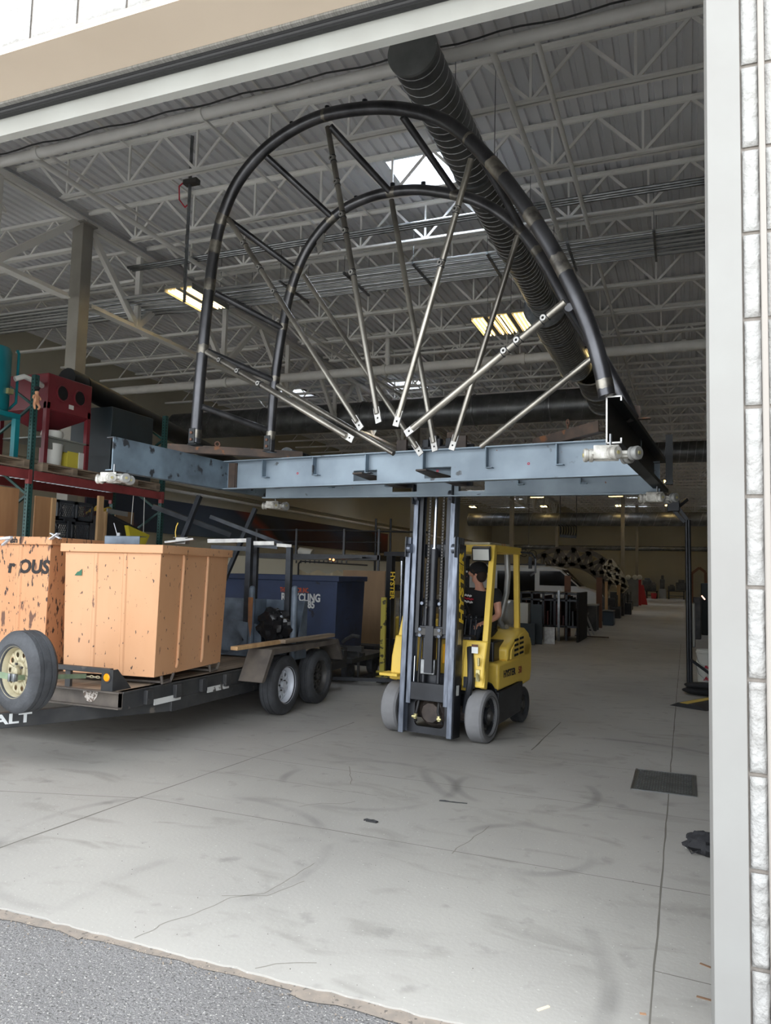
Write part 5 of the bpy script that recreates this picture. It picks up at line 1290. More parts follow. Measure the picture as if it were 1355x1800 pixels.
b = MB(); q = at_y(309, 945, 6.8); b.path([q, q + Vector((-.01, 0, .06)), q + Vector((.0, 0, .12)), q + Vector((.02, 0, .16))], .006, 6); one(b, 'yellow_wire', M_YELLOW, 'short yellow wire curling up out of the clean orange bin', 'wire')
b = MB(); q = at_y(0, 947, 5.55); b.bar(q + Vector((-.2, 0, -.02)), q + Vector((.12, .03, .015)), .04, .025); b.bar(q + Vector((.12, .03, .02)), q + Vector((-.05, .08, -.06)), .03, .02); one(b, 'white_tube_frame', M_RIMW, 'white square tube frame lying on the lettered bin', 'scrap', bevel=.004)
b = MB(); q = at_y(96, 941, 5.9); b.bar(q + Vector((-.05, 0, -.04)), q + Vector((.05, 0, .02)), .05, .01); b.bar(q + Vector((-.05, 0, .02)), q + Vector((.06, .02, -.03)), .04, .01); one(b, 'torn_bracket', M_RIMW, 'torn pale bracket on the rim of the lettered bin', 'scrap')

# grey hopper behind the bin with upright tube frame
HP = thing('dump_hopper', 'blue grey open fronted steel hopper with posts, behind the orange bin', 'hopper', (-5.5, 8.6, TZ))
def hpb(mb, name, m, parent=None, **k): return mb.build(name, m, parent or HP, local=False, **k)
HY = 8.35
def hq(u, v, y=HY): return at_y(u, v, y)
a = hq(400, 1055); c_ = hq(520, 1056); lo = TZ + .02
b = MB(); b.bx(a.x - .6, c_.x, HY + .30, HY + .31, lo, a.z + .02); hpb(b, 'back_panel', M_HOPPER)
b = MB(); b.prism([(0, 0), (.30, 0), (.30, a.z - lo + .02), (.22, a.z - lo + .02)], (c_.x, HY, lo), (0, 1, 0), (0, 0, 1), .01); hpb(b, 'side_panel', M_HOPPER, flat=True)
m_ = hq(446, 1060); b = MB(); b.prism([(0, 0), (.30, 0), (.30, a.z - lo + .02), (.02, a.z - lo + .02)], (m_.x, HY, lo), (0, 1, 0), (0, 0, 1), .01); hpb(b, 'side_panel', M_HOPPER, flat=True)
b = MB(); b.bx(a.x - .6, c_.x, HY, HY + .30, lo, lo + .02); hpb(b, 'floor_panel', M_HOPPER)
b = MB(); q = hq(395, 1065); b.prism([(0, 0), (.55, 0), (.55, .40), (.1, .45), (.3, .2)], (q.x, HY + .02, lo), (1, 0, 0), (0, 0, 1), .01); hpb(b, 'gusset_plate', M_HOPPER)
for (u0, u1, v0) in ((436, 451, 1035), (513, 523, 1035)):
    q = hq((u0 + u1) / 2, v0, HY - .03); w_ = .05; b = MB(); b.tube((q.x, q.y, lo), (q.x, q.y, q.z), w_ * .8, n=12); b.sphere((q.x, q.y, q.z), w_ * .8, 12, 8); hpb(b, 'round_post', M_HOPPER)
q = hq(440, 1050, HY - .075); b = MB(); b.prism([(-.03, 0), (.04, 0), (.04, -.35), (.02, -.5), (-.02, -.3)], q, (1, 0, 0), (0, 0, 1), .002); hpb(b, 'rust_streak_flap', mat('rust_streak', (150, 100, 62), .8, rgb2=(112, 84, 66), scale=6))
# dark square tube frame standing in the hopper
TFm = thing('tube_frame', 'dark square tube frame with pale notched top bars, standing in the hopper', 'tube frame', (-5.3, 8.7, lo))
def tf(mb, name, m, **k): return mb.build(name, m, TFm, local=False, **k)
zT = hq(437, 946, 8.45).z
for (u, v, y, w_) in ((437, 945, 8.45, .075), (449, 950, 8.9, .06), (507, 962, 8.45, .07)):
    q = at_y(u, v, y); b = MB(); b.bx(q.x - w_ / 2, q.x + w_ / 2, y, y + w_, lo, q.z); tf(b, 'post', M_FRSTEEL, bevel=.004)
for (a, c_, y, m_, h) in (((366, 951), (437, 950), 8.43, M_ALU, .05), ((372, 962), (437, 965), 8.5, M_FRSTEEL, .06), ((446, 958), (488, 962), 8.55, M_FRSTEEL, .05), ((446, 955), (482, 955), 8.5, M_ALU, .05), ((486, 958), (512, 960), 8.5, M_ALU, .04)):
    b = MB(); b.bar(at_y(*a, y), at_y(*c_, y + .1), .05, h); tf(b, 'top_bar', m_, flat=True)
# leaning drilled bars
for (a, c_, y0, y1, w_, lb) in (((268, 890), (405, 940), 8.2, 8.9, .06, 'long grey steel bar sloping down behind the clean orange bin'), ((351, 872), (321, 948), 8.6, 8.4, .06, 'drilled steel upright leaning across the long sloping bar'),
                           ((370, 908), (510, 962), 8.9, 9.1, .05, 'second sloping steel bar resting on the tube frame'), ((449, 894), (370, 1075), 9.2, 8.8, .055, 'drilled steel upright leaning behind the tube frame')):
    b = MB(); b.bar(at_y(*a, y0), at_y(*c_, y1), w_, w_, up=(0, 1, 0)); bb = one(b, 'steel_bar', M_FRSTEEL, lb, 'steel bar')
# garbage bag in hopper
q = hq(483, 1100, HY - .02); b = MB(); rings = []
for i in range(15):
    ph = PI * (i + .3) / 15.6; ring = []
    for j_ in range(28):
        t = 2 * PI * j_ / 28; d = Vector((math.sin(ph) * math.cos(t), math.sin(ph) * math.sin(t), math.cos(ph))); r = 1 + .35 * mnoise.noise(d * 2.6) + .16 * mnoise.noise(d * 6)
        ring.append(q + Vector((d.x * .24 * r, d.y * .15 * r, d.z * .20 * r)))
    rings.append(ring)
b.loft(rings); one(b, 'garbage_bag', M_BAG, 'crumpled black plastic bag lying inside the grey hopper', 'bag', sharp=25)
# lumber on the fender
b = MB(); q0 = at_y(402, 1137, 7.35); q1 = at_y(490, 1130, 8.2); zz = .84
b.bar((-4.52, 7.05, .845), (-4.50, 8.4, .845), .09, .04, up=(0, 0, 1)); one(b, 'lumber_board', M_WOODN, 'short pale board lying on the trailer fender, front end towards the bin', 'board', bevel=.003)
b = MB(); b.bar((-4.44, 7.95, .855), (-4.38, 9.18, .855), .10, .045, up=(0, 0, 1)); one(b, 'lumber_board', M_WOOD, 'grey weathered board lying on the trailer fender over both wheels', 'board', bevel=.003)

# ================================================================== BLUE RECYCLING BIN ON FLOOR BEHIND
bn3, P3, fx3, fy3 = bin_('recycling_bin', 'dark blue recycling bin with white and orange lettering behind the trailer', (-5.06, 10.75), math.radians(4), 2.0, 1.3, .45, 1.62, M_BLUEBIN, beads_side=())
def on_front(u, v): return at_plane(u, v, P3(0, -.002, 1), fy3)
text('THE F      ATOR INC.', .105, 'lettering', M_ORTEXT, bn3, on_front(492, 1040), -fx3, (0, 0, 1), bold=.002, sx=.52)
text('RECYCLING', .17, 'lettering', M_WPAINT, bn3, on_front(563, 1058) , -fx3, (0, 0, 1), align='RIGHT', bold=.006, sx=.74)
text('5-8885', .15, 'lettering', M_WPAINT, bn3, on_front(553, 1069), -fx3, (0, 0, 1), align='RIGHT', bold=.006, sx=.80)
b = MB(); b.bx(-6.9, -4.75, 10.7, 12.2, .30, .37); b.bx(-5.4, -4.75, 11.1, 11.2, .371, .42); t2 = thing('bin_cart', 'low dark wheeled cart under the blue recycling bin', 'cart', (-5.8, 11.4, 0))
b.build('cart_frame', M_TRAIL, t2, local=False)
for x, y in ((-6.6, 11.0), (-6.6, 12.0), (-4.95, 11.0), (-4.95, 12.0)): 
    b = MB(); b.lathe([(.04, -.05), (.15, -.05), (.15, .05), (.04, .05)], (x, y, .15), (1, 0, 0), 20, close=True); b.bx(x - .02, x + .02, y - .02, y + .02, .14, .32); b.build('cart_wheel', M_TYRE, t2, local=False)
q = at_y(607, 1130, 11.0)
b = MB(); b.path([(q.x - .05, 11.0, q.z - .0), (q.x, 11.0, q.z + .05), (q.x + .12, 11.0, q.z + .12), (q.x + .22, 11.05, q.z + .10)], .03, 8); b.bx(q.x - .12, q.x + .3, 10.95, 11.05, q.z - .12, q.z - .04); b.bx(q.x + .0, q.x + .03, 10.98, 11.02, 0, q.z - .1); b.bx(q.x + .22, q.x + .25, 10.98, 11.02, 0, q.z - .1); one(b, 'trailer_jack', M_TRAIL, 'dark hitch and jack stand beside the blue recycling bin', 'jack')

# ================================================================== PALLET RACK ON THE LEFT
RKX = -8.0; RKD = 1.05
def upright(y, label):
    t = thing('rack_upright', label, 'rack upright', (RKX - RKD / 2, y, 0))
    for x in (RKX - .04, RKX - RKD):
        b = MB(); b.bx(x - .035, x + .035, y - .038, y - .034, 0, 4.2); b.bx(x - .035, x - .031, y - .038, y + .03, 0, 4.2); b.bx(x + .031, x + .035, y - .038, y + .03, 0, 4.2); p_ = b.build('post', M_RACKG, t, local=False)
        b = MB()
        for k in range(60): 
            z = 1.4 + k * .047
            if z < 4.15: b.bx(x - .012, x + .002, y - .0395, y - .0375, z, z + .022); b.bx(x + .0345, x + .0365, y - .02, y - .008, z, z + .022)
        b.build('slot_holes', M_HOLE, p_, local=False)
    b = MB(); z = .2; s_ = 1
    while z < 3.9:
        a, c_ = (RKX - .06, RKX - RKD + .03) if s_ > 0 else (RKX - RKD + .03, RKX - .06); b.bar((a, y, z), (c_, y, z + .6), .03, .03); z += .6; s_ = -s_
    b.build('brace', M_RACKG, t, local=False); return t
Y1r, Y2r = 7.47, 10.18
upright(Y1r, 'green slotted rack upright beside the maroon cabinet'); upright(Y2r, 'green slotted rack upright at the far end of the red beams'); upright(Y1r - 2.71, 'green slotted rack upright at the near end of the red beams')
for (y0, y1, nm) in ((Y1r - 2.71, Y1r, 'near'), (Y1r, Y2r, 'far')):
    for z in (2.80, 1.30):
        for x, w_ in ((RKX - .02, 'front'), (RKX - RKD, 'rear')):
            b = MB(); b.bx(x - .03, x + .025, y0 + .04, y1 - .04, z, z + .12); b.bx(x - .035, x + .03, y1 - .06, y1 + .0, z - .06, z + .13)
            one(b, 'rack_beam', M_RACKR, 'red %s %s rack beam %s the %s bay' % ('upper' if z > 2 else 'lower', w_, 'of', nm), 'rack beam', bevel=.003)
    b = MB(); 
    for k in range(26): 
        y = y0 + .08 + k * (y1 - y0 - .16) / 26; b.bx(RKX - RKD, RKX - .02, y, y + .012, 2.92, 2.93)
    one(b, 'wire_deck', M_GALV, 'wire mesh deck on the upper beams of the %s bay' % nm, 'rack deck')
    b = MB(); b.bx(RKX - RKD, RKX - .02, y0 + .05, y1 - .05, 1.42, 1.44); one(b, 'shelf_deck', M_PLY, 'plywood deck on the lower beams of the %s bay' % nm, 'rack deck')
def pallet(x0, x1, y0, y1, z, label):
    t = thing('pallet', label, 'pallet', ((x0 + x1) / 2, (y0 + y1) / 2, z))
    for k in range(3):
        b = MB(); y = y0 + (y1 - y0 - .09) * k / 2; b.bx(x0, x1, y, y + .09, z + .018, z + .10); b.build('stringer', M_WOOD, t, local=False)
    n_ = 7
    for k in range(n_):
        b = MB(); x = x0 + (x1 - x0 - .1) * k / (n_ - 1); b.bx(x, x + .1, y0, y1, z + .10, z + .12); b.build('top_board', M_WOOD, t, local=False)
    for k in range(3):
        b = MB(); x = x0 + (x1 - x0 - .1) * k / 2; b.bx(x, x + .1, y0, y1, z, z + .018); b.build('bottom_board', M_WOOD, t, local=False)
PZ = 2.93
pallet(RKX - 1.0, RKX + .02, 6.35, 7.40, PZ, 'weathered pallet under the teal machine on the rack')
pallet(RKX - 1.0, RKX + .02, 7.62, 8.78, PZ, 'weathered pallet under the maroon cabinet on the rack')
pallet(RKX - 1.0, RKX + .02, 8.9, 10.05, PZ, 'weathered pallet under the dark cabinet on the rack')
z0 = PZ + .122
# maroon blasting cabinet
CB = thing('blast_cabinet', 'maroon shrink wrapped blasting cabinet with two round glove holes, on the rack', 'cabinet', (RKX - .5, 8.2, z0))
x0, x1, y0, y1 = RKX - .95, RKX - .06, 7.70, 8.52; zt = 4.30
def cbp(mb, name, m, parent=None, **k): return mb.build(name, m, parent or CB, local=False, **k)
b = MB(); b.add([(x0, y0, 3.80), (x1, y0, 3.80), (x1, y1, 3.80), (x0, y1, 3.80), (x0, y0, zt), (x1, y0, zt), (x1, y1, zt), (x0, y1, zt)], [(0, 3, 2, 1), (4, 5, 6, 7), (0, 1, 5, 4), (1, 2, 6, 5), (2, 3, 7, 6), (3, 0, 4, 7)]); body = cbp(b, 'cabinet_body', M_MAROON, bevel=.012)
for y in (7.96, 8.28):
    b = MB(); b.lathe([(0, 0), (.10, 0), (.10, .004)], (x1 + .001, y, 4.07), (1, 0, 0), 28); cbp(b, 'glove_hole', M_HOLE, body)
    b = MB(); b.lathe([(.10, .0), (.10, .02), (.115, .02), (.115, .0)], (x1 + .001, y, 4.07), (1, 0, 0), 28, close=True); cbp(b, 'hole_ring', M_MAROON, body)
b = MB(); b.bx(x1, x1 + .002, 8.09, 8.18, 3.88, 3.94); cbp(b, 'paper_label', M_BUCKET, body)
b = MB(); b.loft([[Vector((x0 + .02, y0 + .02, 3.80)), Vector((x1 - .02, y0 + .02, 3.80)), Vector((x1 - .02, y1 - .02, 3.80)), Vector((x0 + .02, y1 - .02, 3.80))], [Vector((x0 + .35, y0 + .35, 3.58)), Vector((x1 - .35, y0 + .35, 3.58)), Vector((x1 - .35, y1 - .35, 3.58)), Vector((x0 + .35, y1 - .35, 3.58))]]); cbp(b, 'hopper_cone', M_MAROON, flat=True)
for x in (x0 + .03, x1 - .03):
    for y in (y0 + .03, y1 - .03): b = MB(); b.bx(x - .03, x + .03, y - .03, y + .03, z0, 3.9); cbp(b, 'leg', M_MAROON)
b = MB(); b.bx(x0, x1, y0 + .05, y1, 3.42, 3.44); b.bx(x1 - .06, x1 - .045, y0 + .08, y1 - .05, 3.27, 3.42); cbp(b, 'lower_shelf', mat('wrapped_grey', (126, 128, 122), .4))
b = MB(); b.path([(x1 - .1, 7.70, zt - .18), (x1 - .08, 7.60, zt - .16), (x1 - .06, 7.35, zt - .14), (x1 - .1, 7.24, zt - .2)], .035, 10); cbp(b, 'white_duct_hose', M_BUCKET)
one(MB().lathe([(0, z0 + .0), (.12, z0), (.135, z0 + .30), (.14, z0 + .31), (0, z0 + .31)], (RKX - .2, 7.98, 0), n=24), 'plastic_bucket', M_BUCKET, 'white bucket under the maroon cabinet on its pallet', 'bucket')
b = MB(); b.lathe([(0, 0), (.13, 0), (.15, .05), (.14, .10), (0, .10)], (RKX - .22, 7.98, 3.445), n=24); one(b, 'wrapped_roll', M_BUCKET, 'pale wrapped roll on the lower shelf of the maroon cabinet', 'roll')
b = MB(); b.bx(RKX - .3, RKX - .1, 8.16, 8.36, z0, z0 + .24); cb_ = one(b, 'carton', mat('yellow_carton', (206, 190, 70), .7), 'yellow and black carton under the maroon cabinet', 'carton')
b = MB(); b.bx(RKX - .3, RKX - .09, 8.37, 8.47, z0, z0 + .25); one(b, 'carton', M_BUCKET, 'white printed carton under the maroon cabinet', 'carton')
# dark cabinet
b = MB(); b.bx(RKX - .92, RKX - .12, 9.02, 9.98, z0, 4.12); one(b, 'dark_cabinet', M_DARKBOX, 'big dark slate cabinet on the far pallet of the rack', 'cabinet', bevel=.01)
b = MB(); b.tube((RKX - .55, 8.8, 4.42), (RKX - 2.2, 16, 4.15), .17, n=16); b.tube((RKX - .55, 8.5, 4.45), (RKX - .55, 8.8, 4.42), .17, n=16); one(b, 'black_hose_duct', M_DARKPAINT, 'long sagging black duct running back behind the dark cabinet', 'duct')
# teal machine
TM = thing('teal_machine', 'bright teal machine with a round tank and tall legs, left end of the rack', 'machine', (RKX - .45, 7.0, z0))
def tmb(mb, name, m, parent=None, **k): return mb.build(name, m, parent or TM, local=False, **k)
tx, ty = RKX - .30, 7.03
b = MB(); b.lathe([(0, 3.64), (.20, 3.64), (.22, 3.68), (.22, 4.42), (.20, 4.47), (.05, 4.50), (.05, 4.62), (0, 4.62)], (tx, ty - .02, 0), n=32); tk = tmb(b, 'tank', M_TEAL)
b = MB(); b.lathe([(0, .01), (.085, .01), (.085, 0)], (tx + .15, ty - .17, 4.2), (.72, -.7, 0), 24); tmb(b, 'dial', M_HOLE, tk)
b = MB(); b.bx(tx + .14, tx + .26, ty + .02, ty + .10, 3.86, 3.93); tmb(b, 'latch', M_BRASS, tk)
for dx, dy in ((.22, .20), (.22, -.35), (-.3, .2), (-.3, -.35)):
    b = MB(); b.bx(tx + dx - .035, tx + dx + .035, ty + dy - .035, ty + dy + .035, z0, 3.56); tmb(b, 'leg', M_TEAL)
b = MB(); b.bx(tx - .34, tx + .26, ty - .4, ty + .24, 3.56, 3.63); tmb(b, 'top_frame', M_TEAL, bevel=.01)
b = MB(); b.path([(tx + .1, ty + .26, 4.5), (tx + .12, ty + .27, 4.45), (tx + .12, ty + .27, 3.8), (tx + .08, ty + .2, 3.7)], .018, 8); tmb(b, 'side_pipe', M_TEAL)
# doll tied to upright
DL = thing('baby_doll', 'small pink baby doll with black cap fixed to the green rack upright', 'doll', (RKX + .04, Y1r - .02, 3.72))
q = Vector((RKX + .045, Y1r - .05, 3.86))
def scale_pts(pts): return [q + Vector(p) for p in pts]
vs_ = scale_pts([(0, 0, -.05), (0, 0, .0), (0, 0, .05), (0, 0, .075), (0, 0, .115), (.0, -.045, .04), (.01, -.065, -.005), (.0, .045, .04), (.01, .065, -.005), (0, -.03, -.06), (.02, -.045, -.10), (.01, -.02, -.14), (0, .03, -.06), (.02, .045, -.10), (.01, .02, -.14)])
skin_mesh('doll_body', vs_, [(0, 1), (1, 2), (2, 3), (3, 4), (2, 5), (5, 6), (2, 7), (7, 8), (0, 9), (9, 10), (10, 11), (0, 12), (12, 13), (13, 14)], [.036, .036, .03, .018, .042, .018, .014, .018, .014, .022, .018, .014, .022, .018, .014], M_DOLL, DL, 2)
b = MB(); b.sphere(q + Vector((0, 0, .15)), .04, 12, 8, (1, 1, .6)); b.build('doll_cap', M_TEE, DL, local=False)
for s_ in (-1, 1): b = MB(); b.sphere(q + Vector((.035, s_ * .014 - .01, .12)), .005, 6, 5); b.build('doll_eye', M_HOLE, DL, local=False)
# things on the lower shelf
zs = 1.442
def panel(name, label, y0, y1, x, z1, m, th=.02, cat='board', lean=0.0):
    b = MB(); b.add([(x, y0, zs), (x + th, y0, zs), (x + th, y1, zs), (x, y1, zs), (x + lean, y0, z1), (x + lean + th, y0, z1), (x + lean + th, y1, z1), (x + lean, y1, z1)], [(0, 3, 2, 1), (4, 5, 6, 7), (0, 1, 5, 4), (1, 2, 6, 5), (2, 3, 7, 6), (3, 0, 4, 7)]); return one(b, name, m, label, cat)
panel('plywood_sheet', 'plywood sheet with a hexagon sign, standing left of the near green upright', 6.62, 7.32, RKX - .06, 2.66, M_PLY)
SG = panel('hexagon_sign', 'white card with a yellow hexagon outline on the plywood sheet', 6.60, 6.92, RKX - .035, 2.6, M_BUCKET, th=.004, cat='sign'); 
b = MB(); ring_o = [(.10 * math.cos(PI / 3 * k + PI / 6), .10 * math.sin(PI / 3 * k + PI / 6)) for k in range(6)]; ring_i = [(a * .72, c_ * .72) for a, c_ in ring_o]
vs = [Vector((RKX - .0295, 6.84 + a, 2.42 + c_)) for a, c_ in ring_o + ring_i]; b.add(vs, [(k, (k + 1) % 6, 6 + (k + 1) % 6, 6 + k) for k in range(6)]); b.build('hexagon_print', M_YELLOW, SG, local=False, solid=.001)
panel('plywood_sheet', 'plywood sheet standing right of the near green upright', 7.60, 7.86, RKX - .07, 2.60, M_PLY)
b = MB(); b.bx(RKX - .08, RKX - .03, 7.87, 7.94, zs, 2.60); one(b, 'lumber_stud', M_WOODN, 'pale stud beside the plywood sheet on the rack shelf', 'board')
def crate(y, z, label, x=RKX - .42):
    t = thing('milk_crate', label, 'crate', (x, y, z)); s_ = .33; h = .28
    b = MB(); b.bx(x - s_ / 2, x + s_ / 2, y - s_ / 2, y + s_ / 2, z, z + .012)
    for (a0, a1, c0, c1) in ((-.5, .5, -.5, -.46), (-.5, .5, .46, .5), (-.5, -.46, -.5, .5), (.46, .5, -.5, .5)):
        for zz0, zz1 in ((0, .05), (.24, .28)): b.bx(x + a0 * s_, x + a1 * s_, y + c0 * s_, y + c1 * s_, z + zz0, z + zz1)
    for sx in (-1, 1):
        for sy in (-1, 1): b.bx(x + sx * .15 - .015, x + sx * .15 + .015, y + sy * .15 - .015, y + sy * .15 + .015, z, z + h)
    b.build('crate_frame', M_CRATE, t, local=False)
    b = MB()
    for k in range(9):
        for sg in (-1, 1):
            a0 = -.15 + k * .034
            for f_ in (0, 1):
                for (u0, w0, u1, w1) in ((a0, .05, a0 + sg * .10, .24),):
                    u1 = max(-.15, min(.15, u1))
                    if f_ == 0: b.bar((x + s_ / 2 - .006, y + u0, z + w0), (x + s_ / 2 - .006, y + u1, z + w1), .006, .006)
                    else: b.bar((x + u0, y - s_ / 2 + .006, z + w0), (x + u1, y - s_ / 2 + .006, z + w1), .006, .006)
    b.build('lattice_wall', M_CRATE, t, local=False, flat=True); return t
for (y, z, lb) in ((8.14, 2.03, 'black milk crate, near one of the middle row on the rack shelf'), (8.50, 2.03, 'black milk crate, far one of the middle row on the rack shelf'), (8.20, 2.315, 'black milk crate, near one on top of the stack under the red beam'), (8.56, 2.315, 'black milk crate, far one on top of the stack under the red beam'),
                (8.14, 1.745, 'black milk crate carrying the near stack, second from the shelf'), (8.50, 1.745, 'black milk crate carrying the far stack, second from the shelf'), (8.14, 1.45, 'black milk crate at the bottom of the near stack'), (8.50, 1.45, 'black milk crate at the bottom of the far stack')):
    crate(y, z, lb, RKX - .26)
b = MB(); b.bx(RKX - .075, RKX - .05, 8.13, 8.33, 2.30, 2.335); b.bx(RKX - .075, RKX - .05, 8.20, 8.26, 1.46, 2.30); one(b, 'grey_bracket_bar', M_FRSTEEL, 'grey bracket standing in front of the black crates', 'bracket')
b = MB(); b.bx(RKX - .08, RKX - .04, 8.76, 8.86, zs, 2.72); one(b, 'lumber_stud', M_WOODN, 'brown stud standing between the black crates and the black tub', 'board')
b = MB(); b.bx(RKX - .10, RKX - .05, 8.92, 8.96, zs, 2.5); one(b, 'lumber_stud', M_WOODN, 'thin pale stud standing beside the brown stud', 'board')
b = MB(); b.loft([[Vector((RKX - .6, 9.0, zs)), Vector((RKX - .12, 9.0, zs)), Vector((RKX - .12, 9.5, zs)), Vector((RKX - .6, 9.5, zs))], [Vector((RKX - .68, 8.98, 2.42)), Vector((RKX - .05, 8.98, 2.46)), Vector((RKX - .05, 9.62, 2.28)), Vector((RKX - .68, 9.62, 2.28))]]); b.bar((RKX - .05, 8.98, 2.46), (RKX - .05, 9.64, 2.28), .04, .03); one(b, 'black_tub', M_SACK, 'black plastic tub heaped with yellow hose on the rack shelf', 'tub')
b = MB()
for k in range(5): b.path([(RKX - .4 + .08 * math.cos(w + k), 9.12 + .05 * k + .14 * math.cos(w), 2.47 + .035 * k * (1 if k < 3 else .4) + .07 * math.sin(w)) for w in [PI * i / 8 for i in range(9)]], .014, 6)
one(b, 'yellow_hose', M_YELLOW, 'coils of yellow hose heaped on the black tub', 'hose')
b = MB(); b.bar((RKX - .1, 9.0, 2.52), (RKX - .1, 9.45, 2.50), .02, .07); one(b, 'grey_rag', M_PROP, 'grey strip hanging over the yellow hose', 'rag')
panel('plywood_sheet', 'tan board standing at the far end of the rack shelf', 9.62, 10.05, RKX - .5, 2.58, M_KRAFT)
b = MB(); b.loft([[Vector((RKX - .10, 9.52, 1.9)), Vector((RKX + .0, 9.52, 1.9)), Vector((RKX + .0, 9.7, 1.9)), Vector((RKX - .1, 9.7, 1.9))], [Vector((RKX - .16, 9.34, 2.32)), Vector((RKX + .02, 9.34, 2.32)), Vector((RKX + .02, 9.86, 2.2)), Vector((RKX - .16, 9.86, 2.2))]]); one(b, 'yellow_funnel_bag', M_YBAG, 'translucent yellow bag hanging at the front of the rack shelf', 'bag')
b = MB(); b.tube((RKX - .06, 9.5, 2.3), (RKX - .06, 9.52, 2.8), .006, n=5); b.tube((RKX - .06, 9.8, 2.2), (RKX - .06, 9.78, 2.8), .006, n=5); one(b, 'bag_cord', M_BUCKET, 'white cords holding the yellow bag from the red beam', 'cord')

# ================================================================== MIDDLE GROUND, LEFT OF THE AISLE
# second forklift behind
F2 = thing('forklift', 'second forklift parked behind, dark mast with yellow lettering', 'forklift', (-4.27, 12.3, 0), math.radians(-10))
def f2(mb, name, m, parent=None, **k): return mb.build(name, m, parent or F2, local=True, **k)
for x in (-.28, .12):
    b = MB(); b.bx(x - .06, x + .05, -.5, -.38, .1, 2.05); f2(b, 'mast_rail', M_FBLACK, bevel=.006)
for q_ in ((-.38, .25, -.52, -.44, 1.98, 2.05), (-.34, .2, -.44, -.4, .5, .6), (-.34, .2, -.44, -.4, 1.4, 1.5)):
    b = MB(); b.bx(*q_); f2(b, 'mast_cross_member', M_FBLACK)
b = MB(); b.tube((-.08, -.42, .3), (-.08, -.42, 1.9), .03, n=10); f2(b, 'lift_cylinder', M_CHROME)
b = MB(); b.bx(-.45, .45, 0, 1.5, .3, .95); f2(b, 'body', M_YELLOW, bevel=.04)
b = MB(); b.bx(-.42, -.36, .1, .16, .9, 2.0); b.bx(.36, .42, .1, .16, .9, 2.0); b.bx(-.42, .42, .1, 1.2, 1.98, 2.04); b.bx(-.42, -.36, 1.1, 1.16, .9, 2.0); b.bx(.36, .42, 1.1, 1.16, .9, 2.0); f2(b, 'overhead_guard', M_FBLACK)
for x in (-.42, .42):
    b = MB(); b.lathe([(.1, -.09), (.26, -.09), (.26, .09), (.1, .09)], (x, -.05, .26), (1, 0, 0), 24, close=True); f2(b, 'wheel', M_TYRE)
for x in (-.3, .2): b = MB(); b.bx(x - .05, x + .05, -1.5, -.5, .03, .07); b.bx(x - .05, x + .05, -.56, -.5, .03, .6); f2(b, 'fork_blade', M_FBLACK)
text('HYSTER', .115, 'lettering', M_LYEL, F2, (-.245, -.502, 1.72), Vector((0, 0, -1)), Vector((1, 0, 0)), world=False, bold=.004, sx=1.15)
q = at_z(675, 1160, .0)
b = MB(); qq = at_y(674, 1050, 11.6); b.bx(qq.x - .04, qq.x + .04, 11.6, 11.66, .1, qq.z); b.bx(qq.x - .10, qq.x + .10, 11.6, 11.66, .0, .1); one(b, 'yellow_post', mat('chipped_yellow', (206, 190, 84), .6, spots=(90, 84, 60), spot_scale=10, spot_lo=.55), 'chipped yellow post standing left of the second forklift', 'post')
b = MB(); qa = at_z(585, 1192, .08); qb = at_z(690, 1196, .08); b.bar(qa, qb, .07, .05); one(b, 'long_fork_bar', M_FBLACK, 'long dark bar lying low in front of the second forklift', 'bar')
pallet(-6.4, -5.2, 13.0, 14.0, .0, 'pallet lying on the floor behind the second forklift')
# welding booth: canvas screen, boards, platform with railing
YB = 15.5
def pan(name, label, ul, vt, ur, vb, y, m, th=.03, cat='panel'):
    a = at_y(ul, vt, y); c_ = at_y(ur, vb, y); b = MB(); b.bx(a.x, c_.x, y, y + th, max(0.0, c_.z), a.z); return one(b, name, m, label, cat)
pan('brown_board', 'tall brown board behind the second forklift', 603, 1002, 672, 1200, YB, M_KRAFT)
a = at_y(525, 1000, YB + .3); c_ = at_y(608, 1090, YB + .3); rings = []
b = MB(); nx_ = 26
for iz in range(2):
    pass
rows_ = []
for iz in range(13):
    row = []
    for ix in range(nx_ + 1):
        u = ix / nx_; w_ = iz / 12; x = a.x + (c_.x - a.x) * u; z = a.z + (c_.z - .6 - a.z) * w_ + (1 - w_) * (-.10 * abs(math.sin(u * PI * 2.5))); row.append((x, YB + .3 + .10 * math.sin(u * 16 + w_ * 1.2) * (.4 + w_) + .05 * mnoise.noise(Vector((u * 6, w_ * 4, 0))), z))
    rows_.append(row)
b.add([p for r in rows_ for p in r], [(iz * (nx_ + 1) + ix, iz * (nx_ + 1) + ix + 1, (iz + 1) * (nx_ + 1) + ix + 1, (iz + 1) * (nx_ + 1) + ix) for iz in range(12) for ix in range(nx_)])
one(b, 'canvas_curtain', M_CANVAS, 'draped beige canvas curtain behind the blue recycling bin', 'curtain', sharp=180)
b = MB(); b.path([(a.x, YB + .28, .0), (a.x, YB + .28, a.z + .12), (a.x + .06, YB + .28, a.z + .18), (c_.x + .5, YB + .28, a.z + .12)], .02, 6); one(b, 'curtain_frame', M_FBLACK, 'thin dark pipe frame holding the canvas curtain', 'frame')
pan('cream_partition', 'cream partition wall behind the canvas curtain and tube frame', 330, 975, 690, 1200, 18.5, M_CREAM, th=.1, cat='partition')
PF = thing('platform', 'dark raised platform with pipe railing behind the tube frame', 'platform', (-8.5, 17.0, 0))
a = at_y(440, 972, 16.6); c_ = at_y(668, 978, 16.6)
b = MB(); b.bx(a.x, c_.x, 16.6, 18.2, a.z - .12, a.z); b.build('deck_slab', M_FBLACK, PF, local=False)
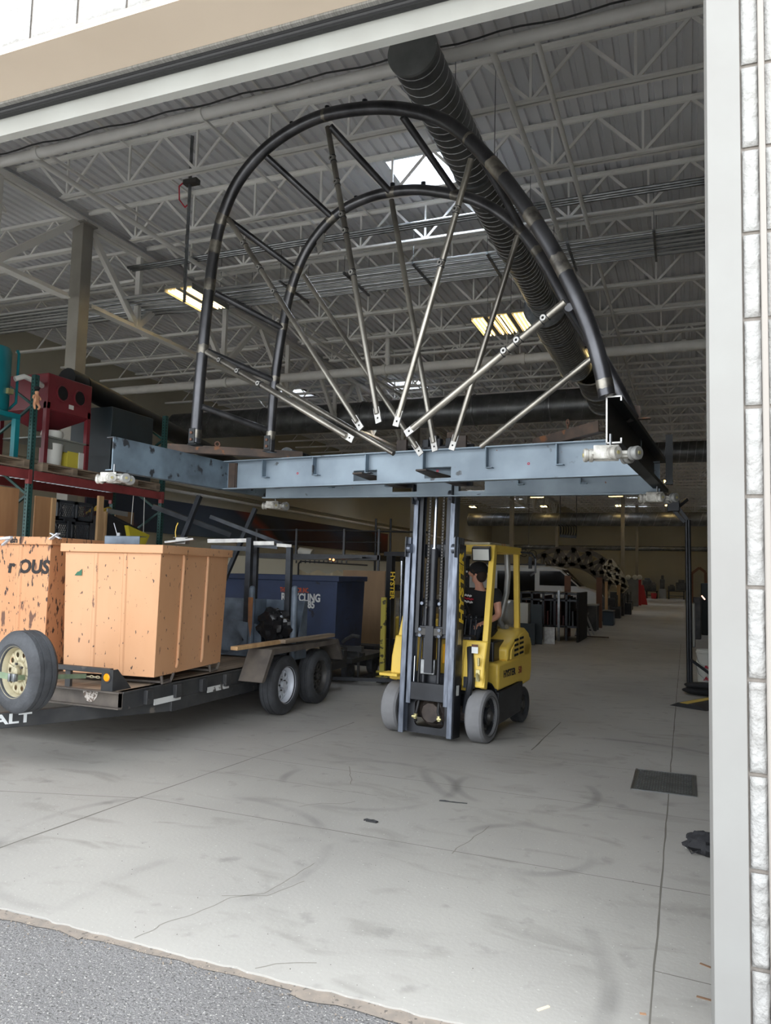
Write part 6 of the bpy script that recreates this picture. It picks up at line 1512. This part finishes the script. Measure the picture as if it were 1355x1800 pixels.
for u in (450, 520, 604, 665):
    q = at_y(u, 960, 16.6); b = MB(); b.bx(q.x - .025, q.x + .025, 16.6, 16.65, 0 if u in (450, 665) else a.z, a.z + .62); b.build('railing_post', M_FBLACK, PF, local=False)
b = MB(); b.tube((a.x, 16.62, a.z + .6), (c_.x + 1.2, 16.62, a.z + .55), .022, n=8); b.tube((a.x, 16.62, a.z + .3), (c_.x, 16.62, a.z + .3), .016, n=8); b.build('railing', M_FBLACK, PF, local=False)
for u in (661, 687):
    q = at_y(u, 912, 18); b = MB(); b.tube((q.x, 18, 0), (q.x, 18, q.z), .03, n=8); b.build('mast_pole', M_FBLACK, PF, local=False)
b = MB(); q = at_y(525, 968, 16.9); b.lathe([(0, 0), (.10, 0), (.18, .35), (0, .35)], q, (1, .2, -.4), 16); one(b, 'lamp_reflector', M_BUCKET, 'pale conical lamp shade lying on the dark platform edge', 'lamp')
b = MB(); b.bar(at_y(520, 983, 16.4), at_y(640, 980, 16.4), .25, .03); 
for k in range(12): q = at_y(522 + k * 8, 985, 16.35); b.bx(q.x - .012, q.x + .012, 16.3, 16.33, q.z - .07, q.z)
one(b, 'cable_carrier', M_FBLACK, 'dark toothed cable carrier under the platform edge', 'carrier')
M_GLOW = mat('warm_bulb', (255, 150, 80), .4, emit=(255, 130, 60), estr=12)
for u, v in ((580, 982), (586, 984)): b = MB(); b.sphere(at_y(u, v, 16.3), .025, 8, 6); one(b, 'work_bulb', M_GLOW, 'small glowing orange work light under the platform, %s of two' % ('upper' if u == 580 else 'lower'), 'lamp')
b = MB(); b.bx(-9.7, -6.6, 13.4, 13.9, .0, .9); one(b, 'low_bench', M_DARKBOX, 'dark low bench behind the blue recycling bin', 'bench', bevel=.02)
b = MB(); q = at_y(650, 1135, 12.8); b.bx(q.x - .9, q.x + .1, 12.8, 13.2, .0, q.z); one(b, 'black_crate_box', M_SACK, 'black draped box behind the hitch of the bin cart', 'box', bevel=.03)

# ================================================================== ALONG THE AISLE
def gb(u, v, y): return at_y(u, v, y)
# dark sheet racks
def boxat(name, label, ul, vt, ur, y, dpt, m, cat, z0=0.0, bevel=.01, vb=None, **k):
    a = gb(ul, vt, y); c_ = gb(ur, vt, y); zb = z0 if vb is None else max(0, gb(ul, vb, y).z); b = MB(); b.bx(a.x, c_.x, y, y + dpt, zb, a.z); return one(b, name, m, label, cat, bevel=bevel, **k)
RKm = M_DARKBOX
for (ul, ur, vt, y, dpt, m, nm, lb, ct) in (
    (908, 940, 1095, 19.0, .05, M_DARKBOX, 'leaning_sheet', 'dark sheet leaning beside the forklift counterweight', 'sheet'),
    (933, 953, 1062, 19.3, .05, M_DARKBOX, 'leaning_sheet', 'narrow slate sheet leaning left of the small silver panel', 'sheet'),
    (954, 975, 1102, 19.6, .04, M_ALU, 'silver_panel', 'small silver panel standing on the floor by the sheet rack', 'panel'),
    (912, 928, 1060, 20.5, .5, M_BUCKET, 'paper_stack', 'pale stacked papers behind the forklift rear post', 'stack'),
    (980, 984, 1038, 20.6, .06, M_GALV, 'bright_post', 'bright metal post standing left of the brown board', 'post'),
    (992, 1003, 1012, 22.5, .05, mat('brown_plank', (120, 84, 66), .7), 'brown_plank', 'tall brown plank standing above the sheet rack', 'plank'),
    (1048, 1058, 1015, 27.0, .1, mat('brown_plank', (120, 84, 66), .7), 'brown_plank', 'dark brown plank standing right of the van nose', 'plank'),
    (1063, 1068, 1022, 30.0, .1, M_WOODN, 'wood_post', 'pale wood post standing behind the slate bin', 'post'),
    (1084, 1090, 1028, 36.0, .12, M_WOODN, 'wood_post', 'pale wood post standing in front of the spoked timber panel', 'post'),
    (1098, 1122, 1015, 50.0, .1, M_GREYP, 'grey_board', 'tall grey board standing beside the red panel', 'board'),
    (1120, 1127, 1017, 52.0, .1, M_REDPAN, 'red_strip_sheet', 'narrow red panel standing behind the wide red one', 'panel')):
    boxat(nm, lb, ul, vt, ur, y, dpt, m, ct, bevel=0)
SRk = thing('sheet_rack', 'tall dark sheet metal rack full of upright stock beside the aisle', 'rack', (-4.0, 21.2, 0))
ya = 20.8; xa = gb(915, 1040, ya).x; xb = gb(1016, 1040, ya).x; zt_ = gb(960, 1041, ya).z
for k in range(6):
    x = xa + (xb - xa) * k / 5; b = MB(); b.bx(x - .03, x + .03, ya, ya + .06, 0, zt_); b.build('rack_post', M_FBLACK, SRk, local=False)
for z in (.35, 1.05, zt_ - .05):
    b = MB(); b.bx(xa, xb, ya, ya + 1.5, z, z + .05); b.build('rack_shelf', M_FBLACK, SRk, local=False)
for k in range(16):
    x = xa + .1 + (xb - xa - .2) * k / 16 ; h = random.uniform(.5, .95) * zt_; b = MB(); b.bx(x, x + .04, ya + .2, ya + 1.3, .4, h); b.build('stock_sheet', random.choice([M_DARKBOX, M_MACH, M_FRSTEEL, mat('dark_red_sheet', (96, 44, 44), .6), mat('brown_plank', (120, 84, 66), .7)]), SRk, local=False)
b = MB(); b.bx(xb + .0, xb + .05, ya - .3, ya + 1.6, 0, zt_ + .02); b.build('end_panel', M_SACK, SRk, local=False)
# workbench and sawhorse
SH = thing('sawhorse', 'grey steel sawhorse standing on the floor beside the aisle', 'sawhorse', (-2.8, 22.9, 0))
ys = 22.7; q0 = gb(1011, 1119, ys); q1 = gb(1038, 1119, ys); qt = gb(1023, 1083, ys)
for dy in (0, .9):
    for q in (q0, q1): b = MB(); b.bar((q.x, ys + dy, 0), (qt.x, ys + dy, qt.z), .05, .05); b.build('leg', M_PROP, SH, local=False)
    b = MB(); b.bar((q0.x * .7 + qt.x * .3, ys + dy, .3 * qt.z), (q1.x * .7 + qt.x * .3, ys + dy, .3 * qt.z), .03, .03); b.build('leg_brace', M_PROP, SH, local=False)
b = MB(); b.bx(qt.x - .08, qt.x + .08, ys - .1, ys + 1.0, qt.z, qt.z + .06); b.build('top_rail', M_MACH, SH, local=False)
b = MB(); b.bar((q0.x, ys - .05, .02), (q0.x + .95, ys - .1, .02), .03, .03); one(b, 'floor_bar', M_RUST, 'thin rusty bar lying on the floor under the sawhorse', 'bar')
WB = thing('workbench', 'grey workbench with two shelves behind the sawhorse', 'workbench', (-3.2, 25.6, 0))
yb = 25.2; x0 = gb(1016, 1062, yb).x; x1 = gb(1049, 1062, yb).x; zt_ = gb(1030, 1062, yb).z
b = MB(); b.bx(x0, x1, yb, yb + .8, zt_ - .05, zt_); b.build('bench_top', M_PROP, WB, local=False)
b = MB(); b.bx(x0, x1 - .3, yb + .05, yb + .7, zt_ - .35, zt_ - .3); b.build('shelf', M_PROP, WB, local=False)
for x in (x0 + .04, x1 - .08):
    for y in (yb + .04, yb + .72): b = MB(); b.bx(x, x + .06, y, y + .06, 0, zt_ - .05); b.build('leg', M_MACH, WB, local=False)
b = MB(); b.bx(x1 - .35, x1 - .05, yb + .1, yb + .7, 0, zt_ - .06); b.build('drawer_unit', M_MACH, WB, local=False)
# slate bin with lid
SB = thing('slate_bin', 'slate coloured square bin with a flat lid beside the aisle', 'bin', (-2.65, 28.9, 0))
y = 28.6; x0 = gb(1059, 1080, y).x; x1 = gb(1078, 1080, y).x; zt_ = gb(1070, 1073, y).z
b = MB(); b.bx(x0, x1, y, y + .6, 0, zt_ - .04); b.build('bin_body', M_BLUEB, SB, local=False, bevel=.02)
b = MB(); b.bx(x0 - .02, x1 + .02, y - .02, y + .62, zt_ - .04, zt_); b.build('bin_lid', M_GREYP, SB, local=False, bevel=.01)
# white van
VN = thing('van', 'white panel van parked left of the aisle, nose towards the aisle', 'van', (-9.0, 33.5, 0))
y = 32.0; xn = gb(1052, 1040, y).x; zr = gb(940, 994, y).z; xl = gb(905, 990, y).x - 2.5
b = MB(); Lv = xn - xl
pr = [(0, .35), (Lv, .35), (Lv, .95), (Lv - .12, 1.12), (Lv - .75, 1.30), (Lv - 1.55, zr - .12), (Lv - 2.0, zr), (.15, zr), (0, zr - .15)]
b.prism(pr, (xl, y + 2.0, 0), (1, 0, 0), (0, 0, 1), 2.0); b.build('van_body', M_VAN, VN, local=False, bevel=.08, seg=3)
b = MB(); b.prism([(Lv - .85, 1.34), (Lv - 1.55, zr - .22), (Lv - 2.4, zr - .22), (Lv - 2.4, 1.34)], (xl, y + .005, 0), (1, 0, 0), (0, 0, 1), .01); b.build('side_window', M_GLASSD, VN, local=False)
b = MB(); b.prism([(Lv - 4.2, .6), (Lv - 4.2, zr - .25), (Lv - 2.6, zr - .25), (Lv - 2.6, .6)], (xl, y + .005, 0), (1, 0, 0), (0, 0, 1), .01); b.build('open_side_door', M_GLASSD, VN, local=False)
b = MB(); b.add([(xl + Lv - .78, y + .15, 1.33), (xl + Lv - .78, y + 1.85, 1.33), (xl + Lv - 1.50, y + 1.8, zr - .15), (xl + Lv - 1.50, y + .2, zr - .15)], [(0, 1, 2, 3)]); b.build('windscreen', M_GLASSD, VN, local=False, solid=.01)
b = MB(); b.bx(xl + 1, xl + Lv - 2.2, y + .3, y + 1.7, zr + .0, zr + .06); b.build('roof_rack', M_FBLACK, VN, local=False)
for x in (Lv - .95, 1.3):
    for yy in (y + .1, y + 1.9): b = MB(); b.lathe([(0, -.1), (.2, -.1), (.35, -.1), (.35, .1), (.2, .1), (0, .1)], (xl + x, yy, .35), (0, 1, 0), 28); b.build('wheel', M_TYRE, VN, local=False)
# lattice arch and timber segment
def arch(name, label, y, cu, cv, Ro, Ri, a0, a1, n, m, cat, z0=None):
    ctr = gb(cu, cv, y); t = thing(name, label, cat, (ctr.x, y, 0)); b = MB(); th = .12
    def P(r, w): return Vector((ctr.x + r * math.cos(w), y, ctr.z + r * math.sin(w)))
    for r in (Ro, Ri):
        k = 28; pts = [P(r, a0 + (a1 - a0) * i / k) for i in range(k + 1)]
        b = MB()
        for p, q in zip(pts, pts[1:]): b.bar(p, q, .22, th, up=(0, 1, 0))
        b.build('arch_chord', m, t, local=False)
    for i in range(n):
        w0 = a0 + (a1 - a0) * i / n; w1 = a0 + (a1 - a0) * (i + 1) / n
        b = MB(); b.bar(P(Ri, w0), P(Ro, w1), .18, th, up=(0, 1, 0)); b.bar(P(Ro, w0), P(Ri, w1), .18, th, up=(0, 1, 0)); b.bar(P(Ri, w1), P(Ro, w1), .16, th, up=(0, 1, 0)); b.build('arch_web', m, t, local=False)
    return t
AR = arch('lattice_arch', 'large dark lattice arch rising behind the white van', 38, 1000, 1062, 2.75, 1.9, math.radians(22), math.radians(165), 9, M_ARCHD, 'arch')
b = MB()
for u in (930, 1060): q = gb(u, 1015, 38); b.bx(q.x - .08, q.x + .08, 38, 38.2, 0, q.z)
b.build('arch_stand', M_ARCHD, AR, local=False)
# timber segment with triangular openings
TS = thing('timber_segment', 'pale timber crescent panel with triangular cut outs beside the aisle', 'timber panel', (-4.2, 37, 0)); y = 36.5
def tp(u, v): return gb(u, v, y)
outl = [(1061, 997), (1073, 984), (1086, 1000), (1096, 1017), (1102, 1033), (1092, 1041)]
nodes = {0: (1061, 997), 1: (1073, 984), 2: (1087, 1001), 3: (1097, 1018), 4: (1102, 1032), 5: (1092, 1041), 6: (1083, 1025), 7: (1068, 1010)}
for a, c_ in ((0, 1), (1, 2), (2, 3), (3, 4), (4, 5), (5, 6), (6, 7), (7, 0), (1, 7), (0, 2), (2, 7), (2, 6), (7, 3), (6, 3), (6, 4), (3, 5)):
    b = MB(); b.bar(tp(*nodes[a]), tp(*nodes[c_]), .16, .12, up=(0, 1, 0)); b.build('timber_strut', M_TIMB, TS, local=False)
b = MB(); q = tp(1092, 1041); b.bx(q.x - .5, q.x + .1, y, y + .6, 0, q.z - .0); b.build('timber_stand', M_MACH, TS, local=False)
# chandelier-like claw cluster hanging
CL = thing('hanging_claws', 'cluster of curved dark rods hanging above the lattice arch', 'hanging rods', gb(997, 925, 40))
for k in range(7):
    q = gb(984 + k * 4.5, 936, 40); b = MB(); b.path([q + Vector((0, 0, -.2)), q + Vector((.06, 0, .05)), q + Vector((.05, 0, .3)), q + Vector((-.08, 0, .4))], .035, 6); b.build('curved_rod', M_FBLACK, CL, local=False)
q = gb(984, 942, 40); q2_ = gb(1013, 944, 40); b = MB(); b.bar(q, q2_, .1, .15); b.tube(q, (q.x, q.y, ZR), .02, n=5); b.tube(q2_, (q2_.x, q2_.y, ZR), .02, n=5); b.build('hanging_bar', M_FBLACK, CL, local=False)
# hanging bicycle
BC = thing('bicycle', 'bicycle hung high on the wall left of the lattice arch', 'bicycle', gb(930, 972, 40))
q = gb(921, 972, 40); q2_ = gb(936, 974, 40)
for c_ in (q, q2_):
    b = MB(); b.path([c_ + Vector((math.cos(w) * .20, 0, math.sin(w) * .20)) for w in [2 * PI * i / 20 for i in range(21)]], .018, 6); b.build('wheel', M_FBLACK, BC, local=False)
b = MB(); m_ = (q + q2_) / 2 + Vector((0, 0, .02)); b.tube(q, m_, .015, n=5); b.tube(m_, q2_, .015, n=5); b.tube(m_, m_ + Vector((.02, 0, .22)), .015, n=5); b.tube(q + Vector((.1, 0, .22)), m_ + Vector((.02, 0, .22)), .015, n=5); b.tube(q, q + Vector((.12, 0, .25)), .015, n=5); b.build('frame', M_FBLACK, BC, local=False)
b = MB(); b.tube(m_ + Vector((0, .05, .2)), (m_.x, m_.y + .05, ZR), .012, n=5); b.build('hanging_rope', M_FBLACK, BC, local=False)
# low dark clutter
for i, (u, v, w_, h, y, m, lb) in enumerate(((1060, 1062, .5, .6, 31, M_MACH, 'dark machine base beside the wood post'), (1075, 1055, .7, .5, 34, M_MACH, 'dark machine base under the timber crescent'), (1092, 1052, .9, .55, 38, M_FBLACK, 'black work stand left of the grey board'), (1103, 1050, .5, .5, 44, M_MACH, 'small grey stand at the foot of the grey board'))):
    q = gb(u, v, y); b = MB(); b.bx(q.x - w_ / 2, q.x + w_ / 2, y, y + .6, 0, h); b.bx(q.x - w_ * .3, q.x + w_ * .2, y + .1, y + .5, h, h + .35); b.tube((q.x + w_ * .3, y + .2, h), (q.x + w_ * .3, y + .2, h + .5), .03, n=6); one(b, 'work_stand', m, lb, 'machine', bevel=.02)
b = MB(); y = 54.0; a = gb(1120, 1028, y); c_ = gb(1138, 1060, y); b.prism([(0, 0), (c_.x - a.x, 0), (c_.x - a.x - .25, a.z), (0.05, a.z)], (a.x, y, 0), (1, 0, 0), (0, 0, 1), -.06); one(b, 'red_sheet', M_REDPAN, 'wide red panel leaning beside the grey board', 'panel')
for u in (1104, 1116, 1124): b = MB(); q = gb(u, 1014, 50.05); b.sphere(q + Vector((0, 0, -.03)), .16, 10, 7); one(b, 'foam_block', M_BUCKET, {1104: 'pale lump on top of the grey board, farthest from the red panel', 1116: 'pale lump on top of the grey board, middle one', 1124: 'pale lump on top of the narrow red panel'}[u], 'foam')
# far benches
def bench(u0, u1, vt, y, label):
    x0 = gb(u0, vt, y).x; x1 = gb(u1, vt, y).x; zt_ = gb(u0, vt, y).z; t = thing('workbench', label, 'workbench', ((x0 + x1) / 2, y, 0))
    b = MB(); b.bx(x0, x1, y, y + 1, zt_ - .08, zt_); b.build('bench_top', M_FBLACK, t, local=False)
    for x in (x0 + .05, x1 - .15):
        for yy in (y + .05, y + .85): b = MB(); b.bx(x, x + .1, yy, yy + .1, 0, zt_ - .08); b.build('leg', M_FBLACK, t, local=False)
    b = MB(); b.bx(x0 + .1, x1 - .1, y + .1, y + .9, .25, .32); b.build('shelf', M_MACH, t, local=False); return x0, x1, zt_
bx0, bx1, bz = bench(1134, 1156, 1038, 72, 'dark bench against the far wall, beside the red panel')
b = MB(); b.lathe([(0, 0), (.2, 0), (.26, .5), (0, .5)], (gb(1149, 1045, 71.5).x, 71.5, 0), n=16); one(b, 'red_bucket', M_REDPAN, 'small red bucket in front of the far bench', 'bucket')
bench(1173, 1204, 1038, 72, 'dark bench against the far wall, nearer the black stand')
b = MB(); y = 74; x0 = gb(1158, 1040, y).x; x1 = gb(1171, 1040, y).x; b.bx(x0, x1, y, y + .8, 0, gb(1158, 1035, y).z); one(b, 'grey_cabinet', M_PROP, 'grey cabinet between the two far benches', 'cabinet', bevel=.03)
for i, (u, v, w_, h, lb) in enumerate(((1137, 1020, .8, .5, 'grey machine on the far bench beside the red panel'), (1148, 1026, .5, .3, 'small machine on the far bench above the red bucket'), (1163, 1018, .4, .9, 'tall narrow machine above the grey cabinet'), (1180, 1030, .6, .3, 'small box on the bench nearer the black stand'), (1197, 1024, .9, .6, 'dark machine on the bench nearer the black stand'))):
    q = gb(u, v, 72.6); zb = gb(u, 1038, 72.6).z if i != 2 else gb(1160, 1035, 74.2).z
    yy = 72.6 if i != 2 else 74.2
    b = MB(); b.bx(q.x - w_ / 2, q.x + w_ / 2, yy, yy + .4, zb, q.z); b.bx(q.x - w_ / 4, q.x + w_ / 3, yy, yy + .3, q.z, q.z + h * .4); one(b, 'bench_machine', M_MACH, lb, 'machine', bevel=.03)

# ================================================================== RIGHT SIDE OF THE AISLE
LS = thing('light_stand', 'tall black double pole stand with angled arms near the door jamb', 'stand', (.05, 12.7, 0))
def lsp(mb, name, m, parent=None, **k): return mb.build(name, m, parent or LS, local=False, **k)
y = 12.7
for u, v in ((1206.5, 914), (1211, 914)):
    q = gb(u, v, y); lo_ = gb(u + 3.5, 1205, y); b = MB(); b.tube((lo_.x, y, .02), q, .026, n=12); lsp(b, 'pole', M_FBLACK)
top_ = gb(1208, 914, y); hd_ = gb(1187, 886, y)
b = MB(); b.bar(top_, gb(1190, 890, y), .05, .05); b.bar(gb(1203, 918, y), gb(1180, 893, y), .05, .05); b.bar(gb(1192, 890, y), gb(1207, 878, y + .1), .06, .05); lsp(b, 'angled_arm', M_FBLACK)
b = MB(); b.bx(hd_.x - .12, hd_.x + .06, y - .06, y + .06, hd_.z - .12, hd_.z + .05); lsp(b, 'clamp_head', M_FBLACK, bevel=.01)
b = MB(); b.bar(gb(1212, 1158, y), gb(1258, 1192, y - .2), .035, .035); lsp(b, 'brace', M_FBLACK)
b = MB(); b.bx(gb(1205, 1205, y).x, .55, y - .05, y + .35, 0, .05); lsp(b, 'base_foot', M_FBLACK)
b = MB(); q = gb(1232, 1205, y - .25)
for (dz, sx, sz) in ((.05, .33, .06), (.13, .30, .05)): b.sphere((q.x + .06, y - .28, dz + .01), 1, 18, 10, (sx, .16, sz))
one(b, 'sand_bag', M_SACK, 'black weight bags lying on the foot of the black stand', 'bag')
def pail(x, y, z, label):
    t = thing('pail', label, 'bucket', (x, y, z)); b = MB(); b.lathe([(0, 0), (.130, 0), (.148, .30), (.160, .31), (.160, .33), (.148, .34), (.150, .365), (.140, .365), (.12, .02), (0, .02)], (x, y, z), n=32); b.build('pail_shell', M_BUCKET, t, local=False)
    b = MB(); b.path([(x - .16, y - .02, z + .30), (x - .12, y - .13, z + .16), (x, y - .17, z + .06), (x + .12, y - .13, z + .16), (x + .16, y - .02, z + .30)], .004, 5); b.build('wire_handle', M_GALV, t, local=False)
    b = MB(); b.prism([(-.05, 0), (.0, .07), (.02, .03), (.05, .06), (.08, 0)], (x - .0, y - .150, z + .06), (1, 0, 0), (0, 0, 1), .001); b.build('red_flame_mark', M_REDP, t, local=False); return t
q = at_z(1240, 1195, 0); pail(q.x, 13.9, 0.0, 'lower white pail with red mark, under the other one'); pail(q.x - .0, 13.9, .19, 'upper white pail stacked inside the lower one')
RP = thing('cable_ramp', 'black rubber cable ramp with yellow lids beside the door jamb', 'cable ramp', (.2, 11.4, 0))
b = MB(Matrix.Translation((.22, 11.45, 0)) @ Matrix.Rotation(math.radians(-28), 4, 'Z')); b.prism([(-.26, 0), (.26, 0), (.14, .055), (-.14, .055)], (0, .45, 0), (1, 0, 0), (0, 0, 1), .9); b.build('ramp_body', M_RUBBER, RP, local=False)
b = MB(Matrix.Translation((.22, 11.45, 0)) @ Matrix.Rotation(math.radians(-28), 4, 'Z')); b.bx(-.11, .0, -.45, .45, .055, .060); b.build('ramp_lid', M_CONC_Y, RP, local=False)
# black bag on the near floor by the jamb
q = at_z(1236, 1505, .0); b = MB(); rings = []
for i in range(13):
    ph = PI * (i + .3) / 13.6; ring = []
    for j_ in range(26):
        t = 2 * PI * j_ / 26; d = Vector((math.sin(ph) * math.cos(t), math.sin(ph) * math.sin(t), math.cos(ph))); r = 1 + .4 * mnoise.noise(d * 2.2 + Vector((3, 0, 0))) + .2 * mnoise.noise(d * 6)
        ring.append(Vector((q.x + .03 + d.x * .14 * r, q.y + .06 + d.y * .10 * r, max(.002, .055 + d.z * .07 * r))))
    rings.append(ring)
b.loft(rings); bg = thing('black_bag', 'crumpled black drawstring bag on the floor against the jamb', 'bag', (q.x, q.y + .05, 0)); b.build('bag_cloth', M_SACK, bg, local=False)
b = MB(); e = at_z(1212, 1492, .03); b.path([(e.x + .05, e.y, .03), (e.x, e.y + .01, .07), (e.x - .02, e.y, .05), (e.x + .01, e.y - .02, .01), (e.x + .05, e.y - .02, .03)], .004, 6); b.build('drawstring', M_SACK, bg, local=False)
b = MB(); e = at_z(1209, 1490, .01); b.tube((e.x - .015, e.y, .012), (e.x + .03, e.y, .02), .008, n=6); b.build('pale_tip', M_BUCKET, bg, local=False)
# machines at the far right
for (ul, ur, vt, y, dpt, m, lb) in ((1218, 1232, 1050, 24, .8, M_MACH, 'dark machine on the floor right of the black stand'), (1232, 1252, 1025, 26, .8, M_DARKBOX, 'taller dark cabinet at the edge of the jamb'), (1216, 1222, 1060, 21, .3, M_PROP, 'pale pail like drum behind the black stand')):
    boxat('floor_machine', lb, ul, vt, ur, y, dpt, m, 'machine', bevel=.03)
b = MB(); y = 40
pts = [gb(1216, 1030, y), gb(1216, 1008, y), gb(1229, 998, y), gb(1240, 1006, y), gb(1240, 1030, y)]
for p, q in zip(pts, pts[1:]): b.bar(p, q, .12, .12, up=(0, 1, 0))
b.bar(Vector((pts[0].x, y, 0)), pts[0], .12, .12); b.bar(Vector((pts[4].x, y, 0)), pts[4], .12, .12)
one(b, 'gable_frame', mat('brown_plank', (120, 84, 66), .7), 'brown house shaped frame standing at the far right', 'frame')
b = MB(); b.tube(gb(1233, 1047, 23.5), gb(1239, 1054, 23.5), .02, n=6); one(b, 'glint_rod', mat('rod_glint', (255, 200, 170), .4, emit=(255, 190, 160), estr=2.5), 'small tilted rod with painted glint on the dark machine at far right', 'rod')  # emission paints a reflection on the rod, which is no lamp

# ================================================================== FLOOR DETAILS
GRt = thing('floor_grate', 'checkered steel cover plate set in a frame in the floor', 'floor grate', (-.15, 6.95, 0))
gx0, gx1, gy0, gy1 = -.415, .055, 6.62, 7.30
b = MB(); b.bx(gx0, gx1, gy0, gy1, .0008, .003); gp = b.build('cover_plate', mat('checker_steel', (92, 92, 90), .5, .5), GRt, local=False)
b = MB()
for i in range(20):
    for k in range(24):
        x = gx0 + .03 + (gx1 - gx0 - .06) * i / 19; yy = gy0 + .03 + (gy1 - gy0 - .06) * k / 23; s_ = 1 if (i + k) % 2 else -1
        b.bar((x - .007, yy - .007 * s_, .0045), (x + .007, yy + .007 * s_, .0045), .004, .003)
b.build('checker_pattern', M_GALV, GRt, local=False, flat=True)
b = MB(); w_ = .016
for (a0, a1, c0, c1) in ((gx0 - w_, gx1 + w_, gy0 - w_, gy0), (gx0 - w_, gx1 + w_, gy1, gy1 + w_), (gx0 - w_, gx0, gy0, gy1), (gx1, gx1 + w_, gy0, gy1)): b.bx(a0, a1, c0, c1, .0008, .0055)
b.build('grate_frame', M_GALV, GRt, local=False)
b = MB(); q = at_z(651, 1443, .006); b.path([q + Vector(p) for p in ((-.05, 0, 0), (-.03, .012, .004), (.0, -.004, .006), (.02, .01, .004), (.05, .004, 0), (.045, -.012, 0), (.01, -.012, .003), (-.03, -.006, 0))], .006, 6); one(b, 'rubber_scrap', M_RUBBER, 'small twisted black rubber scrap alone on the open floor', 'scrap')
b = MB(); q = at_z(795, 1410, .003); b.path([q + Vector(p) for p in ((-.10, .0, 0), (-.06, .01, .002), (-.02, -.008, .004), (.04, .004, .002), (.11, .02, 0))], .0035, 6); b.path([q + Vector(p) for p in ((-.10, -.01, 0), (-.05, -.014, .004), (.0, .004, .002), (.02, .014, 0))], .003, 6); one(b, 'wire_scrap', M_RUBBER, 'thin black wire scrap on the floor in front of the forklift', 'scrap')
for i, (u, v, l_, a_, c_, lb) in enumerate(((955, 1772, .03, .9, (226, 206, 176), 'pale wood chip on the bright concrete near the slab edge'), (1130, 1782, .012, .2, (160, 124, 96), 'tiny orange fleck where the floor joints meet'), (1240, 1697, .025, 2.7, (120, 92, 70), 'brown leaf by the jamb, farther one'), (1238, 1755, .03, 3.0, (120, 92, 70), 'brown leaf by the jamb, nearer one'), (1218, 1141, .04, 2.7, (150, 120, 60), 'dry leaf on the dark floor by the black stand'))):
    if i == 4: continue
    q = at_z(u, v, .0015); d = Vector((math.cos(a_), math.sin(a_), 0)); b = MB(); b.bar(q - d * l_, q + d * l_, .012, .003); one(b, 'wood_chip' if i < 2 else 'dry_leaf', mat('chip_%d' % (i + 1), c_, .8), lb, 'chip' if i < 2 else 'leaf')
pk = at_z(1222, 1141, 0)
b = MB()
for i in range(420):
    x = random.uniform(-4.2, .05); y = random.uniform(3.0, 8.5); r = random.uniform(.001, .0035)
    b.add([(x + r, y, .0006), (x, y + r, .0006), (x - r, y, .0006), (x, y - r, .0006), (x, y, r * 1.2)], [(0, 1, 4), (1, 2, 4), (2, 3, 4), (3, 0, 4)])
tag(b.build('floor_grit', mat('dark_grit', (84, 80, 76), .9), flat=True), 'scattered dark grit and crumbs on the near concrete', 'grit', kind='stuff')
